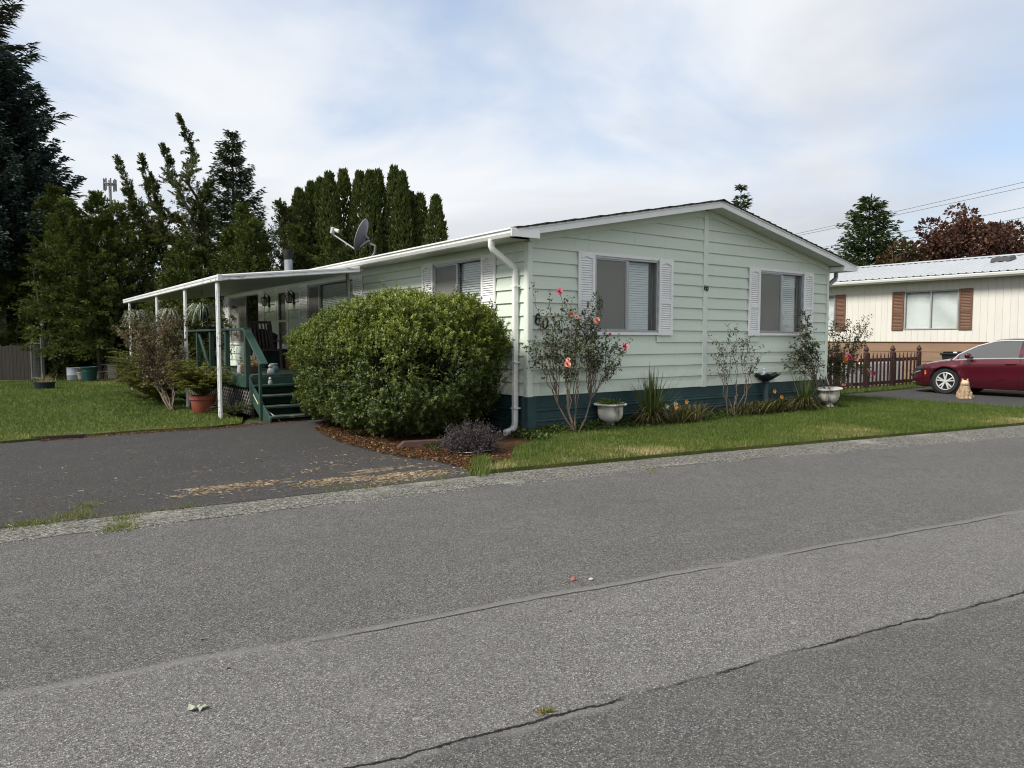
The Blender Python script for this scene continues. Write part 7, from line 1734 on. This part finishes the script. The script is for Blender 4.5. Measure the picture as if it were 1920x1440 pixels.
# weed tufts along the gutter joint
TU = []
for px, py, sx, cnt in ((60, 982, 60, 620), (145, 966, 40, 620), (165, 950, 30, 330), (225, 990, 32, 380), (235, 972, 30, 240), (352, 949, 14, 110), (620, 917, 22, 120), (655, 916, 14, 60), (690, 912, 10, 50), (740, 905, 30, 90), (825, 898, 16, 120), (1222, 881, 8, 60)):
    for j in range(cnt):
        x = px+rng.normal()*sx*.6; TU.append(onz(x, py-(x-px)*.115+rng.normal()*4, ZT)[:2])
TU = np.array(TU); P3 = np.concatenate([TU, np.full((len(TU), 1), ZT-.004)], 1); grass('kerb_weeds', 'weedy grass tufts growing in the joint beside the gutter strip', P3, .034, .006, .30+.62*rng.random(len(TU)))
P2 = np.stack([rng.uniform(0, 900, 2600), np.zeros(2600)], 1); ly = np.interp(P2[:, 0], [0, 450, 900], [988, 940, 889]); P2 = np.array([onz(x, y+rng.normal()*2.2, ZT)[:2] for x, y in zip(P2[:, 0], ly)])
P3 = np.concatenate([P2, np.full((len(P2), 1), ZT-.002)], 1); P3 = P3[vnoise(P2, 1.6, 31) > .45]; grass('joint_grass', 'dry grass and moss in the joint between driveway and gutter strip', P3, .014, .006, .5+.5*rng.random(len(P3)))
# grass edge at the corner of the lawn
k = 900; q = rng.random(k); A, B = np.array(g(900, 889, 0)), np.array(g(905, 858, 0)); P = A+(B-A)*q[:, None]+rng.normal(size=(k, 2))*.06; grass('lawn_edge_grass', 'tufted grass at the lawn corner by the driveway', P, .07, .008, .1+.6*rng.random(k))

# ------------------------------------------------------------------ litter
lit = leafmat('dead_leaf', [(0, (.035, .018, .010)), (.45, (.10, .045, .022)), (.8, (.19, .085, .04)), (1, (.40, .27, .15))], .8, .15, .1)
n = 9000; q = rng.random(n); BE = np.array(BED_EDGE); ii = q*(len(BE)-1); i0 = ii.astype(int); fr = ii-i0; P = BE[i0]+(BE[np.minimum(i0+1, len(BE)-1)]-BE[i0])*fr[:, None]; inw = np.abs(rng.normal(size=n))*.42-.10; P = P+np.stack([inw, inw*.25], 1)
P = np.concatenate([P, np.full((n, 1), ZD+.009)], 1); P[:, 2] += rng.random(n)*.02
leaves('leaf_litter', P, nrm(rng.normal(size=(n, 3))*[1, 1, .25]), nrm(rng.normal(size=(n, 3))*.35+[0, 0, 1]), rng.uniform(.02, .05, n), rng.uniform(.008, .022, n), lit, kind='stuff')['label'] = 'brown dead leaves at the foot of the big bush'
n = 3200; P = np.stack([rng.uniform(-6.0, -2.0, n), 3.85+rng.normal(size=n)*.16], 1); P = P[rng.random(n) < np.clip(.25+vnoise(P, 1.2, 40)*.9, 0, 1)]; ey = np.interp(P[:, 0], [p[0] for p in LAWN_EDGE], [p[1] for p in LAWN_EDGE]); P[:, 1] = ey-.10+rng.normal(size=len(P))*.10; P = np.concatenate([P, np.full((len(P), 1), ZD+.006)], 1); n = len(P)
leaves('edge_litter', P, nrm(rng.normal(size=(n, 3))*[1, 1, .2]), nrm(rng.normal(size=(n, 3))*.3+[0, 0, 1]), rng.uniform(.02, .04, n), rng.uniform(.008, .02, n), lit, kind='stuff')['label'] = 'brown leaf litter where the driveway meets the side lawn'
# straw washed into streaks on the driveway
S = []
for (x0, y0, x1, y1, cnt, sp) in ((340, 919, 640, 897, 1500, 5), (560, 898, 760, 886, 1900, 8), (700, 893, 830, 880, 1100, 8), (300, 931, 420, 925, 120, 4), (640, 906, 880, 884, 500, 5), (560, 868, 820, 850, 250, 14), (0, 930, 900, 850, 500, 30)):
    u = rng.random(cnt); 
    for uu in u: S.append(onz(x0+(x1-x0)*uu+rng.normal()*8, y0+(y1-y0)*uu+rng.normal()*sp, ZD)[:2])
S = np.array(S); S = S[vnoise(S*[1.3, 11.], 1.0, 91, 3) > .50]; n = len(S); P = np.concatenate([S, np.full((n, 1), ZD+.003)], 1)
leaves('straw_litter', P, nrm(np.stack([1+rng.normal(size=n)*.5, rng.normal(size=n)*.45, rng.normal(size=n)*.05], 1)), nrm(rng.normal(size=(n, 3))*.2+[0, 0, 1]), rng.uniform(.03, .09, n), rng.uniform(.005, .010, n), leafmat('straw_bits', [(0, (.30, .21, .13)), (.5, (.54, .42, .29)), (1, (.74, .63, .48))], .8, .1, .1), kind='stuff')['label'] = 'dry straw washed into streaks across the driveway'
# edging board sunk at the lawn edge
a, b = onz(58, 819, 0), onz(158, 814, 0); o = thing('edging_board', 'dark rotten edging board between the driveway and the side lawn', 'garden edging', (a[0], a[1], ZD)); MB().bar([a[0], a[1]-.05, -.015], [b[0], b[1]-.05, -.015], .05, .05).build('board', M('rotten_wood', (.03, .022, .018), .9, .3, 8, .5, 40), o, bevel=.006)
# scraps on the road
p = onz(372, 1332, ZR); o = thing('paper_scrap', 'torn pale green-white scrap lying on the road in front', 'litter', (p[0], p[1], ZR)); V = []; k = 12
dx = onz(393, 1331, ZR)-onz(351, 1332, ZR); dy = onz(372, 1326, ZR)-onz(372, 1338, ZR)
out1 = [(-.5, -.1), (-.42, .3), (-.25, .15), (-.1, .45), (.1, .2), (.3, .5), (.5, .25), (.45, -.1), (.2, -.05), (.05, -.4), (-.1, -.05), (-.3, -.45)]
V = [p+dx*u+dy*v_+np.array([0, 0, .006+.008*((i*5) % 3)]) for i, (u, v_) in enumerate(out1)]; c0 = p+np.array([0, 0, .012]); V.append(c0)
MB().add(V, [(i, (i+1) % k, k) for i in range(k)]).build('scrap', M('lichen_paper', (.34, .36, .27), .8, .35, 40), o)
p = onz(1075, 1089, ZR); o = thing('fallen_leaf', 'curled red fallen leaf with its stalk on the road', 'leaf', (p[0], p[1], ZR)); MB().add([p+np.array(v_) for v_ in ((-.018, 0, .002), (-.004, .014, .018), (.012, .006, .024), (.02, -.006, .004), (.0, -.012, .012))], [(0, 4, 1), (1, 4, 2), (2, 4, 3)]).build('blade', M('red_leaf', (.30, .07, .04), .7, .2, 30), o); MB().tube([p+[-.018, 0, .003], p+[-.05, .006, .006], p+[-.075, .0, .002]], .0016, 4).build('stalk', MATS['red_leaf'], o)
p = onz(1108, 1088, ZR); setp(MB().lathe([(.001, 0), (.012, .003), (.014, .009), (.007, .015), (.001, .016)], p, 7, sx=1.2).build('pebble', M('pale_pebble', (.42, .41, .38), .8, .1)), 'small pale pebble on the road beside the red leaf', 'stone')
p = onz(1022, 1337, ZR); k = 70; Q = np.stack([p[0]+rng.normal(size=k)*.022, p[1]+rng.normal(size=k)*.007, np.full(k, ZR)], 1); o = thing('crack_weed', 'tiny tuft of grass growing from the road crack', 'weed', (p[0], p[1], ZR)); leaves('blades', Q, nrm(rng.normal(size=(k, 3))+[0, 0, .8]), rdir(k), .028, .004, leafmat('weed_blades', [(0, (.08, .10, .02)), (.6, (.25, .25, .06)), (1, (.55, .35, .1))], .6, .2, .2), o)
for i, (px, py, lab) in enumerate(((380, 1200, 'dark twig scrap on the road left of centre'), (428, 1254, 'tiny dark crumb on the road above the paper scrap'), (1070, 1147, 'dark crumb on the road below the red leaf'))):
    p = onz(px, py, ZR); setp(MB().lathe([(.001, 0), (.005, .001), (.006, .003), (.001, .005)], p, 6, sx=1.5).build('road_crumb', M('dark_crumb', (.02, .018, .016), .8, .2)), lab, 'debris')

# loose grit along the ragged gutter edge and in the joint
def grit(name, label, P, size, mat):
    n = len(P); a = rng.random((n, 3))*6.283; sz = size*rng.uniform(.5, 1.4, n)
    V = np.empty((n, 4, 3)); 
    for j in range(3): t_ = a[:, 0]+j*2.094; V[:, j] = P+np.stack([np.cos(t_)*sz, np.sin(t_)*sz, np.zeros(n)], 1)
    V[:, 3] = P+np.stack([np.cos(a[:, 1])*sz*.3, np.sin(a[:, 1])*sz*.3, sz*.8], 1); i = np.arange(n)[:, None]*4
    F = np.stack([i+[0, 1, 3], i+[1, 2, 3], i+[2, 0, 3]], 1).reshape(-1, 3)
    o = raw_mesh(name, V.reshape(-1, 3), F, 3, mat, None, np.repeat(rng.random(n), 3)); o['kind'] = 'stuff'; o['label'] = label
gmat = leafmat('grit_stones', [(0, (.07, .068, .062)), (.5, (.20, .195, .18)), (1, (.42, .41, .38))], .9, .15, 0)
OW = np.array([p for p in out_w if -9 < p[0] < 12]); n = 5200; ii = rng.integers(0, len(OW)-1, n); fr = rng.random(n)[:, None]; P = OW[ii]*(1-fr)+OW[ii+1]*fr; P = P+np.stack([rng.normal(size=n)*.03, rng.normal(size=n)*.045-.015], 1); P = P[vnoise(P, 1.1, 77) > .40]
grit('gravel', 'loose pale grit along the ragged edge of the gutter strip', np.concatenate([P, np.full((len(P), 1), ZR+.001)], 1), .0055, gmat)
n = 2600; P = sample_poly([(-7.5, -2.0), (-3, -2.35), (-2.9, 0), (-3.2, 3.4), (-9, 3.5)], n); grit('drive_grit', 'small pale stones scattered over the driveway', np.concatenate([P, np.full((n, 1), ZD+.001)], 1), .004, gmat)
